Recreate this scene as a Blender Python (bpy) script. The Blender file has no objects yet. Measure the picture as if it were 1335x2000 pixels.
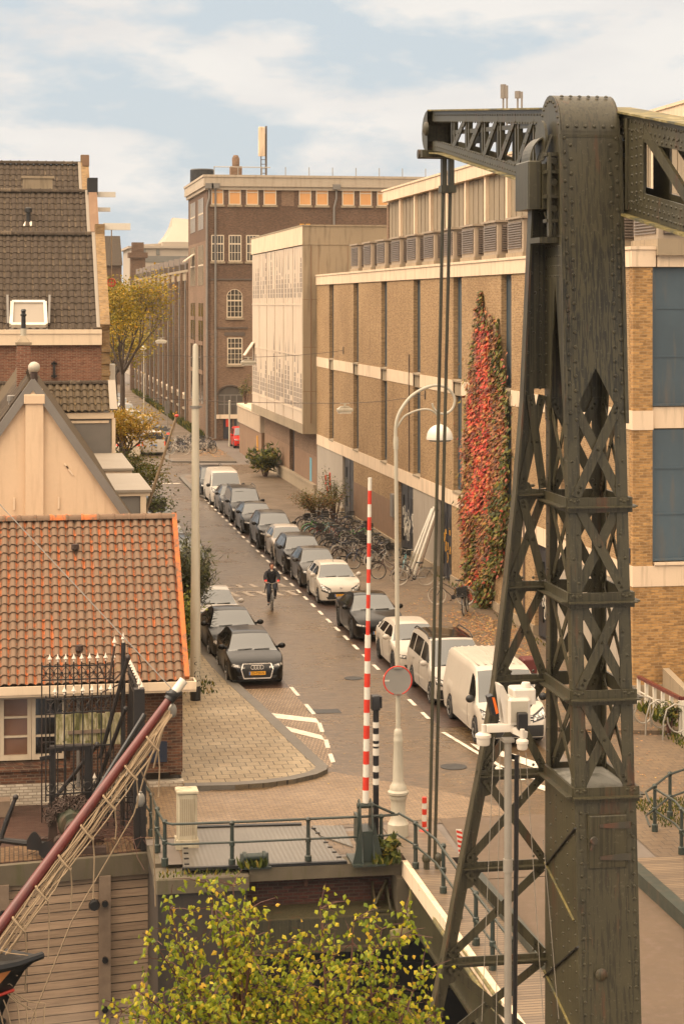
import bpy, math, random
from mathutils import Vector, Matrix, noise
from mathutils.bvhtree import BVHTree
rnd = random.Random(7)
PI = math.pi; R = math.radians
SC = bpy.context.scene
COL = SC.collection

# ---------------------------------------------------------------- photo -> world
# World frame: x across the street (right), y along the street (away), z up.
# The camera stands 12 m above the street, turned 9.6 degrees to the right of the street axis.
F = 3889.0; CH = 12.0; HV = 592.0; UC = 667.5
YAW = math.atan(657.5 / F); CS = math.cos(YAW); SN = math.sin(YAW)
def _a(u): return (u - UC) / F
def G(u, v, z=0.0):
    Z = F * (CH - z) / (v - HV); a = _a(u)
    return (Z * (a * CS + SN), Z * (CS - a * SN))
def AX(u, x):
    a = _a(u); Z = x / (a * CS + SN); return Z * (CS - a * SN), Z
def AY(u, y):
    a = _a(u); Z = y / (CS - a * SN); return Z * (a * CS + SN), Z
def PY(u, v, y):
    x, Z = AY(u, y); return Vector((x, y, CH - (v - HV) * Z / F))
def PX(u, v, x):
    y, Z = AX(u, x); return Vector((x, y, CH - (v - HV) * Z / F))
def V3(*a): return Vector(a)

# ---------------------------------------------------------------- mesh builder
class MB:
    def __init__(s): s.v = []; s.f = []; s.m = []; s.r = []; s.sm = []
    def add(s, vs, fs, mi=0, r=None, smooth=False):
        b = len(s.v)
        s.v.extend([tuple(q) for q in vs])
        for f in fs:
            s.f.append(tuple(b + i for i in f)); s.m.append(mi)
            s.r.append(rnd.random() if r is None else r); s.sm.append(smooth)
        return s
    def box(s, x0, x1, y0, y1, z0, z1, mi=0, r=None):
        vs = [(x0,y0,z0),(x1,y0,z0),(x1,y1,z0),(x0,y1,z0),(x0,y0,z1),(x1,y0,z1),(x1,y1,z1),(x0,y1,z1)]
        return s.add(vs, [(0,3,2,1),(4,5,6,7),(0,1,5,4),(1,2,6,5),(2,3,7,6),(3,0,4,7)], mi, r)
    def bbox(s, x0, x1, y0, y1, z0, z1, b=.02, mi=0):          # box with bevelled vertical and top edges
        def ring(i, z): return [(x0+i+b,y0+i,z),(x1-i-b,y0+i,z),(x1-i,y0+i+b,z),(x1-i,y1-i-b,z),(x1-i-b,y1-i,z),(x0+i+b,y1-i,z),(x0+i,y1-i-b,z),(x0+i,y0+i+b,z)]
        vs = ring(0, z0) + ring(0, z1-b) + ring(b*.7, z1)
        fs = [tuple(range(7,-1,-1)), tuple(range(16,24))]
        for k in (0, 8):
            for i in range(8): j = (i+1) % 8; fs.append((k+i, k+j, k+8+j, k+8+i))
        return s.add(vs, fs, mi)
    def prism(s, poly, z0, z1, mi=0, r=None):                   # poly in xy
        n = len(poly)
        vs = [(p[0],p[1],z0) for p in poly] + [(p[0],p[1],z1) for p in poly]
        fs = [tuple(range(n-1,-1,-1)), tuple(range(n, 2*n))] + [(i,(i+1)%n,n+(i+1)%n,n+i) for i in range(n)]
        return s.add(vs, fs, mi, r)
    def prism_y(s, poly, y0, y1, mi=0, r=None):                 # poly in xz
        n = len(poly)
        vs = [(p[0],y0,p[1]) for p in poly] + [(p[0],y1,p[1]) for p in poly]
        fs = [tuple(range(n)), tuple(range(2*n-1, n-1, -1))] + [((i+1)%n,i,n+i,n+(i+1)%n) for i in range(n)]
        return s.add(vs, fs, mi, r)
    def prism_x(s, poly, x0, x1, mi=0, r=None):                 # poly in yz
        n = len(poly)
        vs = [(x0,p[0],p[1]) for p in poly] + [(x1,p[0],p[1]) for p in poly]
        fs = [tuple(range(n-1,-1,-1)), tuple(range(n, 2*n))] + [(i,(i+1)%n,n+(i+1)%n,n+i) for i in range(n)]
        return s.add(vs, fs, mi, r)
    def sheet(s, poly, z, mi=0): return s.add([(p[0],p[1],z) for p in poly], [tuple(range(len(poly)))], mi)
    def frame(s, d, up=None):
        d = Vector(d).normalized()
        u = Vector(up) if up is not None else (Vector((0,0,1)) if abs(d.z) < .95 else Vector((1,0,0)))
        a = d.cross(u).normalized(); b = a.cross(d).normalized()
        return d, a, b
    def bar(s, p0, p1, w, h, up=None, mi=0, r=None):            # w across, h along up
        p0 = Vector(p0); p1 = Vector(p1); d, a, b = s.frame(p1-p0, up)
        vs = []
        for p in (p0, p1):
            for i, j in ((-1,-1),(1,-1),(1,1),(-1,1)): vs.append(p + a*(i*w/2) + b*(j*h/2))
        return s.add(vs, [(0,1,2,3),(7,6,5,4),(0,4,5,1),(1,5,6,2),(2,6,7,3),(3,7,4,0)], mi, r)
    def tube(s, pts, rad, n=8, mi=0, cap=True, smooth=True, r=None):
        pts = [Vector(p) for p in pts]; k = len(pts)
        rs = rad if isinstance(rad, (list, tuple)) else [rad]*k
        vs = []; prev = None
        for i, p in enumerate(pts):
            d = (pts[min(i+1,k-1)] - pts[max(i-1,0)])
            if d.length < 1e-9: d = Vector((0,0,1))
            d.normalize()
            if prev is None: _, a, b = s.frame(d); b = d.cross(a)
            else:
                a = (prev - d*prev.dot(d))
                if a.length < 1e-6: _, a, b = s.frame(d)
                a.normalize(); b = d.cross(a)
            prev = a
            for j in range(n):
                t = 2*PI*j/n; vs.append(p + a*(math.cos(t)*rs[i]) + b*(math.sin(t)*rs[i]))
        fs = [(i*n+j, i*n+(j+1)%n, (i+1)*n+(j+1)%n, (i+1)*n+j) for i in range(k-1) for j in range(n)]
        if cap: fs += [tuple(range(n-1,-1,-1)), tuple(range((k-1)*n, k*n))]
        return s.add(vs, fs, mi, r, smooth)
    def lathe(s, prof, c, n=16, axis='z', mi=0, smooth=True):   # prof: list of (r, h)
        vs = []
        for rr, h in prof:
            for j in range(n):
                t = 2*PI*j/n; p, q = math.cos(t)*rr, math.sin(t)*rr
                vs.append((c[0]+p,c[1]+q,c[2]+h) if axis == 'z' else ((c[0]+h,c[1]+p,c[2]+q) if axis == 'x' else (c[0]+q,c[1]+h,c[2]+p)))
        k = len(prof)
        fs = [(i*n+j, i*n+(j+1)%n, (i+1)*n+(j+1)%n, (i+1)*n+j) for i in range(k-1) for j in range(n)]
        fs += [tuple(range(n-1,-1,-1)), tuple(range((k-1)*n, k*n))]
        return s.add(vs, fs, mi, None, smooth)
    def rivet(s, p, nrm, r=.025, mi=0):
        p = Vector(p); d, a, b = s.frame(nrm)
        vs = []; n = 6
        for rr, h in ((1,0),(.8,.5),):
            for j in range(n): t = 2*PI*j/n; vs.append(p + (a*math.cos(t)+b*math.sin(t))*(rr*r) + d*(h*r))
        vs.append(p + d*(r*.85))
        fs = [(j,(j+1)%n,n+(j+1)%n,n+j) for j in range(n)] + [(n+j,n+(j+1)%n,2*n) for j in range(n)]
        return s.add(vs, fs, mi, None, True)
    def blob(s, c, rx, ry, rz, n=8, k=6, mi=0, jit=0.0):
        vs = []; fs = []
        for i in range(k+1):
            th = PI*i/k
            for j in range(n):
                t = 2*PI*j/n; q = 1 + (rnd.random()-.5)*jit
                vs.append((c[0]+rx*q*math.sin(th)*math.cos(t), c[1]+ry*q*math.sin(th)*math.sin(t), c[2]+rz*q*math.cos(th)))
        for i in range(k):
            for j in range(n): fs.append((i*n+j,(i+1)*n+j,(i+1)*n+(j+1)%n,i*n+(j+1)%n))
        return s.add(vs, fs, mi, None, True)
    def leaf(s, p, d, up, ln, wd, mi=0, r=None):                # pointed leaf, folded on its midrib
        p = Vector(p); d = Vector(d).normalized(); a = d.cross(Vector(up))
        if a.length < 1e-4: a = d.orthogonal()
        a.normalize(); b = a.cross(d)
        vs = [p, p+d*ln*.35+a*wd*.5-b*wd*.18, p+d*ln*.45, p+d*ln*.35-a*wd*.5-b*wd*.18, p+d*ln]
        return s.add(vs, [(0,1,2),(0,2,3),(1,4,2),(2,4,3)], mi, rnd.random() if r is None else r)

BASE = {}
def obj(name, mb, mats, parent=None, angle=35, label=None, local=False, base=None):
    me = bpy.data.meshes.new(name)
    o = bpy.data.objects.new(name, me); COL.objects.link(o)
    b = Vector((0,0,0))
    if not local:
        if parent is not None: b = BASE[parent.name]
        elif base is not None: b = Vector(base); o.location = b
        elif mb.v:
            xs = [q[0] for q in mb.v]; ys = [q[1] for q in mb.v]; zs = [q[2] for q in mb.v]
            b = Vector(((min(xs)+max(xs))/2, (min(ys)+max(ys))/2, min(zs))); o.location = b
    vs = [(q[0]-b.x, q[1]-b.y, q[2]-b.z) for q in mb.v]
    me.from_pydata(vs, [], mb.f)
    me.polygons.foreach_set('material_index', mb.m)
    at = me.attributes.new('rnd', 'FLOAT', 'FACE'); at.data.foreach_set('value', mb.r)
    if any(mb.sm):
        me.polygons.foreach_set('use_smooth', mb.sm); me.set_sharp_from_angle(angle=R(angle))
    for m in (mats if isinstance(mats, (list, tuple)) else [mats]): me.materials.append(m)
    BASE[o.name] = b
    if parent is not None: o.parent = parent
    if label: o['label'] = label
    return o
def tag(o, label, cat, group=None, kind=None):
    if label: o['label'] = label
    if cat: o['category'] = cat
    if group: o['group'] = group
    if kind: o['kind'] = kind
    return o
def thing(name, label, cat, loc, group=None, rz=0.0):
    o = bpy.data.objects.new(name, None); COL.objects.link(o); o.empty_display_size = .3
    o.location = loc; o.rotation_euler = (0,0,rz); BASE[o.name] = Vector(loc)
    return tag(o, label, cat, group)
def structure(name, mb, mats, **k):
    o = obj(name, mb, mats, base=(0,0,0), **k); o['kind'] = 'structure'; return o
def copy_tree(o, parent=None):
    c = o.copy(); COL.objects.link(c); c.parent = parent
    for ch in list(o.children): copy_tree(ch, c)
    return c
def text_mb(mb, s, size, mapf, mi=0):
    cu = bpy.data.curves.new('lettering', 'FONT'); cu.body = s; cu.size = size; cu.align_x = 'CENTER'; cu.align_y = 'CENTER'
    cu.resolution_u = 2
    to = bpy.data.objects.new('lettering', cu); COL.objects.link(to)
    bpy.context.view_layer.update()
    me = bpy.data.meshes.new_from_object(to.evaluated_get(bpy.context.evaluated_depsgraph_get()))
    mb.add([mapf(v.co.x, v.co.y) for v in me.vertices], [tuple(p.vertices) for p in me.polygons], mi)
    bpy.data.objects.remove(to); bpy.data.curves.remove(cu); bpy.data.meshes.remove(me)

# ---------------------------------------------------------------- materials
class NT:
    def __init__(s, name):
        s.m = bpy.data.materials.new(name); s.m.use_nodes = True; s.t = s.m.node_tree; s.t.nodes.clear()
        s.out = s.n('ShaderNodeOutputMaterial'); s.p = s.n('ShaderNodeBsdfPrincipled'); s.l(s.p.outputs[0], s.out.inputs[0])
    def n(s, t, **k):
        x = s.t.nodes.new(t)
        for a, b in k.items(): setattr(x, a, b)
        return x
    def l(s, a, b): s.t.links.new(a, b)
    def pos(s):
        if not hasattr(s, '_pos'): s._pos = s.n('ShaderNodeNewGeometry').outputs['Position']
        return s._pos
    def objc(s):
        if not hasattr(s, '_oc'): s._oc = s.n('ShaderNodeTexCoord').outputs['Object']
        return s._oc
    def math(s, op, a, b=None):
        x = s.n('ShaderNodeMath', operation=op)
        for i, q in enumerate((a, b)):
            if q is None: continue
            if isinstance(q, (int, float)): x.inputs[i].default_value = q
            else: s.l(q, x.inputs[i])
        return x.outputs[0]
    def sep(s, v):
        x = s.n('ShaderNodeSeparateXYZ'); s.l(v, x.inputs[0]); return x.outputs
    def comb(s, x, y, z=0):
        c = s.n('ShaderNodeCombineXYZ')
        for i, q in enumerate((x, y, z)):
            if isinstance(q, (int, float)): c.inputs[i].default_value = q
            else: s.l(q, c.inputs[i])
        return c.outputs[0]
    def scale(s, v, sx, sy, sz):
        m = s.n('ShaderNodeMapping'); s.l(v, m.inputs[0]); m.inputs['Scale'].default_value = (sx, sy, sz); return m.outputs[0]
    def noise(s, v, sc, detail=3, rough=.55):
        x = s.n('ShaderNodeTexNoise'); s.l(v, x.inputs['Vector']); x.inputs['Scale'].default_value = sc
        x.inputs['Detail'].default_value = detail; x.inputs['Roughness'].default_value = rough; return x.outputs[0]
    def ramp(s, f, stops, interp='LINEAR'):
        x = s.n('ShaderNodeValToRGB'); s.l(f, x.inputs[0]); e = x.color_ramp.elements; x.color_ramp.interpolation = interp
        while len(e) < len(stops): e.new(.5)
        for i, (p, c) in enumerate(stops): e[i].position = p; e[i].color = (c[0],c[1],c[2],1) if not isinstance(c, (int,float)) else (c,c,c,1)
        return x.outputs[0]
    def mix(s, f, a, b, mode='MIX'):
        x = s.n('ShaderNodeMix', data_type='RGBA', blend_type=mode)
        for q, i in ((f,0),(a,6),(b,7)):
            if isinstance(q, (int,float)): x.inputs[i].default_value = q
            elif isinstance(q, tuple): x.inputs[i].default_value = (q[0],q[1],q[2],1)
            else: s.l(q, x.inputs[i])
        return x.outputs[2]
    def bump(s, h, strength, dist=.02):
        b = s.n('ShaderNodeBump'); b.inputs['Strength'].default_value = strength; b.inputs['Distance'].default_value = dist
        s.l(h, b.inputs['Height']); s.l(b.outputs[0], s.p.inputs['Normal'])
    def set(s, k, v):
        i = s.p.inputs[k]
        if isinstance(v, (int,float)): i.default_value = v
        elif isinstance(v, tuple): i.default_value = (v[0],v[1],v[2],1)
        else: s.l(v, i)
    def brick(s, vec, bw, bh, mortar=.01, c1=(.3,.2,.1), c2=(.2,.1,.05), cm=(.4,.4,.35), off=.5):
        b = s.n('ShaderNodeTexBrick'); s.l(vec, b.inputs['Vector']); b.offset = off
        b.inputs['Scale'].default_value = 1; b.inputs['Brick Width'].default_value = bw; b.inputs['Row Height'].default_value = bh
        b.inputs['Mortar Size'].default_value = mortar; b.inputs['Mortar Smooth'].default_value = .3; b.inputs['Bias'].default_value = 0
        for k, c in (('Color1',c1),('Color2',c2),('Mortar',cm)): b.inputs[k].default_value = (c[0],c[1],c[2],1)
        return b.outputs
    def attr(s, name='rnd'):
        a = s.n('ShaderNodeAttribute', attribute_name=name); return a.outputs['Fac']
def sc3(c, k): return (c[0]*k, c[1]*k, c[2]*k)

def plain(name, c, rough=.6, var=.25, ns=1.5, metal=0.0, bump=0.0, coat=0.0, dirt=None, local=True, ior=None, fine=0.0, spec=None):
    t = NT(name); v = t.objc() if local else t.pos()
    col = t.mix(t.noise(v, ns, 4), sc3(c, 1-var), sc3(c, 1+var))
    if fine: col = t.mix(t.math('MULTIPLY', t.noise(v, ns*14, 2), fine), col, sc3(c, .45))
    if dirt:
        st = t.noise(t.scale(v, 2.2, 2.2, .25), 2.0, 4)
        col = t.mix(t.ramp(st, [(.52, 0), (.72, dirt[1])]), col, dirt[0])
    t.set('Base Color', col); t.set('Roughness', t.math('ADD', t.math('MULTIPLY', t.noise(v, ns*3, 2), .15), rough-.07)); t.set('Metallic', metal)
    if coat: t.set('Coat Weight', coat); t.set('Coat Roughness', .06)
    if ior: t.set('IOR', ior)
    if spec is not None: t.set('Specular IOR Level', spec)
    if bump: t.bump(t.noise(v, ns*12, 3), bump, .01)
    return t.m
def brickwall(name, c1, c2, cm, bw=.22, bh=.0625, big=.3, dirt=(.05,.035,.025), dirtamt=.5, rough=.85, mort=.011):
    t = NT(name); p = t.sep(t.pos()); v = t.comb(t.math('ADD', p[0], p[1]), p[2])
    b = t.brick(v, bw, bh, mort, c1, c2, cm)
    n1 = t.noise(t.pos(), big, 5, .6)
    col = t.mix(t.ramp(n1, [(.35, 0), (.7, .55)]), b[0], t.mix(1.0, b[0], (.62,.58,.55), 'MULTIPLY'))
    n3 = t.noise(t.scale(v, 4.4, 15, 1), 1.0, 1)
    col = t.mix(t.ramp(n3, [(.5, 0), (.68, .55)]), col, sc3(c2, .6))
    st = t.noise(t.scale(v, 1.3, .16, 1), 1.0, 5, .65)
    col = t.mix(t.ramp(st, [(.52, 0), (.78, dirtamt)]), col, dirt)
    t.set('Base Color', col); t.set('Roughness', rough); t.set('Specular IOR Level', .25)
    t.bump(t.math('SUBTRACT', t.noise(t.pos(), 30, 2), b[1]), .5, .012)
    return t.m
def paving(name, bw, bh, c1, c2, cm, rough=(.35,.6), mort=.012, swap=False, wet=.4, ns=.35, streak=.5, bmp=.55, grain=.25):
    t = NT(name); p = t.sep(t.pos()); v = t.comb(p[1], p[0]) if swap else t.comb(p[0], p[1])
    b = t.brick(v, bw, bh, mort, c1, c2, cm)
    n1 = t.noise(t.pos(), ns, 5, .6); n2 = t.noise(t.scale(t.pos(), 1.6, 4.2, 1), 1.3, 5, .75)
    col = t.mix(t.ramp(n1, [(.3, 0), (.72, .7)]), b[0], t.mix(1.0, b[0], (.55,.5,.47), 'MULTIPLY'))
    col = t.mix(t.ramp(n2, [(.45, 0), (.75, streak)]), col, sc3(c2, .55))
    col = t.mix(t.ramp(t.noise(t.pos(), 9, 2), [(.6, 0), (.75, .4)]), col, sc3(c1, 1.35))
    col = t.mix(t.ramp(t.noise(t.scale(t.pos(), 5, 7, 1), 1.0, 3, .7), [(.5, 0), (.64, grain)]), col, sc3(c2, .5))
    t.set('Base Color', col)
    t.set('Roughness', t.ramp(t.math('ADD', t.math('MULTIPLY', n1, .6), t.math('MULTIPLY', n2, .4)), [(.32, rough[0]), (.66, rough[1])]))
    t.set('Specular IOR Level', wet)
    t.bump(t.math('SUBTRACT', t.math('MULTIPLY', t.noise(t.pos(), 14, 3), .7), b[1]), bmp, .014)
    return t.m
def leafmat(name, stops, rough=.55, trans=.25):
    t = NT(name); f = t.attr(); t.set('Base Color', t.ramp(f, stops)); t.set('Roughness', rough)
    t.set('Transmission Weight', 0.0); t.set('Subsurface Weight', 0.0); t.set('Specular IOR Level', .3)
    tr = t.n('ShaderNodeBsdfTranslucent'); t.l(t.ramp(f, stops), tr.inputs[0])
    mx = t.n('ShaderNodeMixShader'); mx.inputs[0].default_value = trans
    t.l(t.p.outputs[0], mx.inputs[1]); t.l(tr.outputs[0], mx.inputs[2]); t.l(mx.outputs[0], t.out.inputs[0])
    return t.m
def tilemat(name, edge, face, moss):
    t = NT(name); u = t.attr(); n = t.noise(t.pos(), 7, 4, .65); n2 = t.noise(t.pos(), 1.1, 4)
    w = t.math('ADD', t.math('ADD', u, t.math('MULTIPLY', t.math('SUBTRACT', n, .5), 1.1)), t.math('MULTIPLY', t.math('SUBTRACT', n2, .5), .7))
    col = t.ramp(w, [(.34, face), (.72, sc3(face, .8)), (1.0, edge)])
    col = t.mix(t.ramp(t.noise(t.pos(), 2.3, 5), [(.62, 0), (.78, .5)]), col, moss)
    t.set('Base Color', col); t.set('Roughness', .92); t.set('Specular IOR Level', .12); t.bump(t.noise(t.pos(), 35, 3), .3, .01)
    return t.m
M = {}
def mats():
    M['road'] = paving('wet_brick_road', .21, .10, (.215,.140,.070), (.115,.077,.041), (.052,.037,.024), (.17,.44), wet=.6, bmp=.33, grain=.6, mort=.01)
    M['bay'] = paving('parking_brick', .21, .10, (.115,.064,.042), (.07,.042,.03), (.038,.028,.022), (.24,.5), wet=.5, swap=True)
    M['plaza'] = paving('plaza_brick', .2, .08, (.34,.235,.135), (.245,.168,.097), (.1,.08,.065), (.35,.6), wet=.4, streak=.35)
    M['hatch'] = paving('pale_brick', .10, .21, (.36,.26,.165), (.275,.195,.122), (.05,.04,.035), (.35,.6), wet=.4, swap=False, streak=.3)
    M['slab'] = paving('pavement_slab', .36, .42, (.385,.305,.195), (.31,.248,.16), (.05,.04,.03), (.45,.7), mort=.012, wet=.35, streak=.25)
    M['walk'] = paving('grey_footway', .3, .3, (.215,.155,.098), (.175,.128,.084), (.09,.075,.06), (.35,.65), mort=.01, wet=.4, streak=.4)
    M['asphalt'] = plain('pink_asphalt', (.125,.083,.047), .6, .22, .8, local=False, fine=.45, dirt=((.15,.10,.075),.6))
    M['quaybrick'] = paving('quay_clinker', .2, .1, (.24,.155,.085), (.16,.095,.05), (.07,.05,.035), (.4,.7), wet=.3, swap=True)
    M['quayred'] = paving('quay_red_brick', .2, .1, (.115,.06,.043), (.085,.045,.034), (.05,.035,.028), (.3,.6), wet=.35)
    M['kerb'] = plain('granite_kerb', (.15,.13,.105), .6, .25, 2, local=False, fine=.3)
    M['paint'] = plain('road_paint', (.62,.55,.45), .6, .2, 4, local=False, dirt=((.2,.16,.12),.6))
    M['asphalt_grey'] = plain('grey_concrete_ground', (.17,.14,.115), .55, .25, .6, local=False, fine=.3)
    M['brk_ware'] = brickwall('warehouse_brick', (.44,.295,.155), (.30,.19,.098), (.42,.31,.19), dirtamt=.35, dirt=(.13,.085,.05))
    M['brk_gable'] = brickwall('gable_brick', (.52,.31,.125), (.29,.17,.075), (.40,.28,.15), bw=.24, bh=.085, dirtamt=.6, dirt=(.10,.065,.04))
    M['brk_dark'] = plain('brown_painted_brick', (.23,.14,.082), .8, .2, 1.5, local=False, dirt=((.30,.2,.125),.4), bump=.3)
    M['brk_fact'] = brickwall('factory_brick', (.205,.115,.072), (.125,.073,.048), (.2,.15,.11), dirtamt=.55, dirt=(.07,.045,.034), big=.2)
    M['brk_fact2'] = brickwall('factory_pale_brick', (.31,.20,.13), (.2,.125,.082), (.26,.19,.135), dirtamt=.45, dirt=(.12,.08,.055), big=.25)
    M['brk_red'] = brickwall('house_red_brick', (.30,.125,.072), (.20,.082,.05), (.33,.25,.18), dirtamt=.25, dirt=(.12,.06,.04))
    M['brk_yel'] = brickwall('verge_yellow_brick', (.36,.23,.10), (.24,.15,.07), (.30,.23,.15), dirtamt=.3)
    M['brk_old'] = brickwall('old_dark_brick', (.22,.105,.06), (.085,.05,.038), (.21,.155,.11), bw=.21, bh=.072, dirtamt=.5, dirt=(.05,.033,.025))
    M['brk_wet'] = brickwall('wet_abutment_brick', (.105,.038,.027), (.05,.024,.02), (.085,.064,.05), bw=.22, bh=.075, dirtamt=.75, dirt=(.03,.025,.02), rough=.55)
    M['brk_white'] = brickwall('white_plinth_brick', (.62,.55,.44), (.5,.43,.34), (.32,.26,.2), bw=.21, bh=.072, dirtamt=.45, dirt=(.2,.15,.1))
    M['conc'] = plain('pale_concrete', (.66,.52,.375), .85, .1, .5, local=False, dirt=((.26,.19,.13),.55), bump=.15)
    M['conc_dk'] = plain('weathered_concrete', (.31,.245,.165), .85, .18, .35, local=False, dirt=((.17,.13,.085),.65), bump=.2)
    M['conc_wet'] = plain('dark_wet_concrete', (.062,.048,.037), .6, .4, .9, local=False, dirt=((.035,.03,.024),.8), bump=.3, fine=.3)
    M['coping'] = plain('mossy_coping', (.125,.10,.066), .8, .35, 1.6, local=False, dirt=((.09,.085,.03),.7), bump=.3)
    M['panel'] = plain('white_panel', (.56,.455,.345), .5, .06, .6, local=False, dirt=((.38,.3,.225),.5))
    M['print'] = plain('grey_print', (.25,.205,.165), .6, .12, 3, local=False)
    M['plast_gr'] = plain('grey_render', (.36,.31,.25), .8, .12, .5, local=False, dirt=((.26,.21,.16),.5))
    M['door_blue'] = plain('blue_black_door', (.033,.036,.045), .4, .3, .8, local=False, dirt=((.075,.07,.07),.6))
    M['win_blue'] = plain('blue_shutter', (.075,.105,.125), .42, .4, .35, local=False, dirt=((.14,.12,.095),.7), fine=.2)  # dirt, plus mottled tone that paints reflections into the panes
    M['win_dark'] = plain('dark_pane', (.022,.019,.016), .12, .4, 1.2, local=False, ior=1.7)
    M['win_frame'] = plain('cream_frame', (.58,.48,.35), .55, .1, 3, local=False, dirt=((.36,.27,.18),.4))
    M['cream'] = plain('cream_render', (.66,.50,.34), .85, .06, .7, local=False, dirt=((.48,.345,.225),.5), bump=.15, fine=.12)
    M['cream_trim'] = plain('cream_trim', (.70,.56,.40), .6, .06, 2, local=False, dirt=((.5,.38,.26),.4))
    M['lead'] = plain('grey_lead', (.20,.18,.155), .5, .2, 1.5, local=False)
    M['bitumen'] = plain('grey_roof_sheet', (.30,.255,.2), .6, .1, .8, local=False)
    M['tile_red'] = tilemat('orange_pantile', (.52,.18,.07), (.225,.155,.108), (.17,.13,.05))
    M['tile_dk'] = tilemat('dark_pantile', (.175,.135,.095), (.085,.066,.05), (.14,.115,.075))
    M['tile_dk2'] = tilemat('mossy_pantile', (.27,.2,.12), (.12,.092,.062), (.2,.16,.07))
    M['louvre'] = plain('louvre_metal', (.115,.085,.064), .55, .15, 2, local=False)
    M['fin'] = plain('ribbed_cladding', (.27,.215,.145), .7, .12, 1, local=False, dirt=((.17,.125,.085),.5))
    M['orange'] = NT('orange_blind').m
    t = NT('orange_blind_lit'); t.set('Base Color', t.mix(t.noise(t.pos(), .6, 3), (.52,.26,.09), (.66,.37,.15))); t.set('Roughness', .25); t.set('Emission Color', (1,.5,.2)); t.set('Emission Strength', .05); M['orange'] = t.m
    # steel of the drawbridge: green-grey paint, run marks and rust
    t = NT('green_bridge_steel'); v = t.pos(); n = t.noise(v, .9, 4)
    col = t.mix(n, (.041,.037,.022), (.090,.078,.042))
    dr = t.noise(t.scale(v, 27, 27, .45), 1.0, 3, .6); col = t.mix(t.ramp(dr, [(.52, 0), (.58, .7)]), col, (.028,.025,.014)); zz = t.sep(v)[2]; zm = t.n('ShaderNodeMapRange'); t.l(zz, zm.inputs[0]); zm.inputs[1].default_value = 13.9; zm.inputs[2].default_value = 12.6; zq = t.n('ShaderNodeMapRange'); t.l(zz, zq.inputs[0]); zq.inputs[1].default_value = 10.0; zq.inputs[2].default_value = 10.8; dl = t.ramp(t.noise(t.scale(v, 34, 34, .16), 1.0, 2, .5), [(.515, 0), (.545, 1)]); col = t.mix(t.math('MULTIPLY', t.math('MULTIPLY', dl, zm.outputs[0]), t.math('MULTIPLY', zq.outputs[0], .85)), col, (.020,.019,.012))
    ru = t.noise(t.scale(v, 3.2, 3.2, .45), 1.1, 5, .7); col = t.mix(t.ramp(ru, [(.59, 0), (.74, .85)]), col, (.13,.05,.022))
    sp = t.noise(v, 22, 3); col = t.mix(t.ramp(sp, [(.6, 0), (.72, .4)]), col, (.14,.13,.09))
    t.set('Base Color', col); t.set('Roughness', .42); t.set('Specular IOR Level', .45); t.bump(t.noise(v, 25, 3), .12, .01); M['steel'] = t.m
    t = NT('mossy_bridge_steel'); n = t.noise(t.pos(), 3, 5, .65); t.set('Base Color', t.ramp(n, [(.35,(.07,.07,.045)),(.55,(.19,.15,.045)),(.7,(.34,.30,.2))])); t.set('Roughness', .7); M['steel_moss'] = t.m
    M['steel_rail'] = plain('green_railing', (.036,.047,.037), .4, .3, 2, local=False, dirt=((.11,.075,.05),.4))
    M['steel_black'] = plain('black_steel', (.012,.011,.010), .45, .4, 1.5, local=False)
    M['iron'] = plain('wrought_iron', (.018,.014,.012), .5, .4, 3, local=False, dirt=((.06,.03,.02),.5))
    M['rust'] = plain('rusty_iron', (.06,.035,.024), .8, .4, 4, local=False, bump=.3)
    M['winchgreen'] = plain('winch_green', (.045,.048,.024), .7, .4, 3, local=False, dirt=((.12,.06,.03),.7))
    M['white_iron'] = plain('white_finial', (.66,.58,.48), .6, .1, 5, local=False)
    M['galv'] = plain('galvanised_steel', (.36,.33,.28), .45, .2, 3, metal=.6, local=False)
    M['white_paint'] = plain('white_paint', (.62,.57,.48), .4, .08, 2, dirt=((.45,.38,.28),.45))
    M['mast'] = plain('cream_mast_paint', (.43,.385,.30), .45, .08, 1.2, local=False, dirt=((.3,.25,.17),.5))
    M['red_paint'] = plain('red_paint', (.60,.045,.018), .45, .2, 4, fine=.35)
    M['black_paint'] = plain('black_paint', (.014,.013,.013), .4, .4, 2)
    M['timber'] = None
    t = NT('weathered_timber_wall'); p = t.sep(t.pos()); vv = t.comb(t.math('ADD', p[0], p[1]), p[2])
    b = t.brick(vv, 9.0, .19, .012, (.47,.335,.225), (.35,.25,.168), (.03,.024,.018), .37)
    g = t.noise(t.scale(t.pos(), 1.2, 1.2, 26), 1.0, 5, .7); col = t.mix(t.ramp(g, [(.44, 0), (.74, .55)]), b[0], (.15,.105,.072))
    col = t.mix(t.ramp(t.noise(t.pos(), .55, 4), [(.5, 0), (.72, .55)]), col, (.52,.385,.265)); t.set('Base Color', col); t.set('Roughness', .7); t.bump(t.math('SUBTRACT', g, b[1]), .6, .03); M['timber'] = t.m
    t = NT('weathered_boards'); g = t.noise(t.scale(t.pos(), 2, 2, 2), 1.2, 5, .7); t.set('Base Color', t.mix(g, (.10,.066,.045), (.29,.215,.15))); t.set('Roughness', .7); t.bump(t.noise(t.pos(), 30, 4), .3, .01); M['wood'] = t.m
    t = NT('deck_boards'); p = t.sep(t.pos()); b = t.brick(t.comb(p[0], p[1]), 30.0, .12, .012, (.235,.17,.108), (.16,.115,.074), (.03,.025,.02)); t.set('Base Color', t.mix(t.ramp(t.noise(t.pos(), 1.2, 4), [(.4,0),(.7,.5)]), b[0], (.13,.10,.075))); t.set('Roughness', .45); t.bump(t.math('SUBTRACT', .5, b[1]), .6, .02); M['deck'] = t.m
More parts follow.
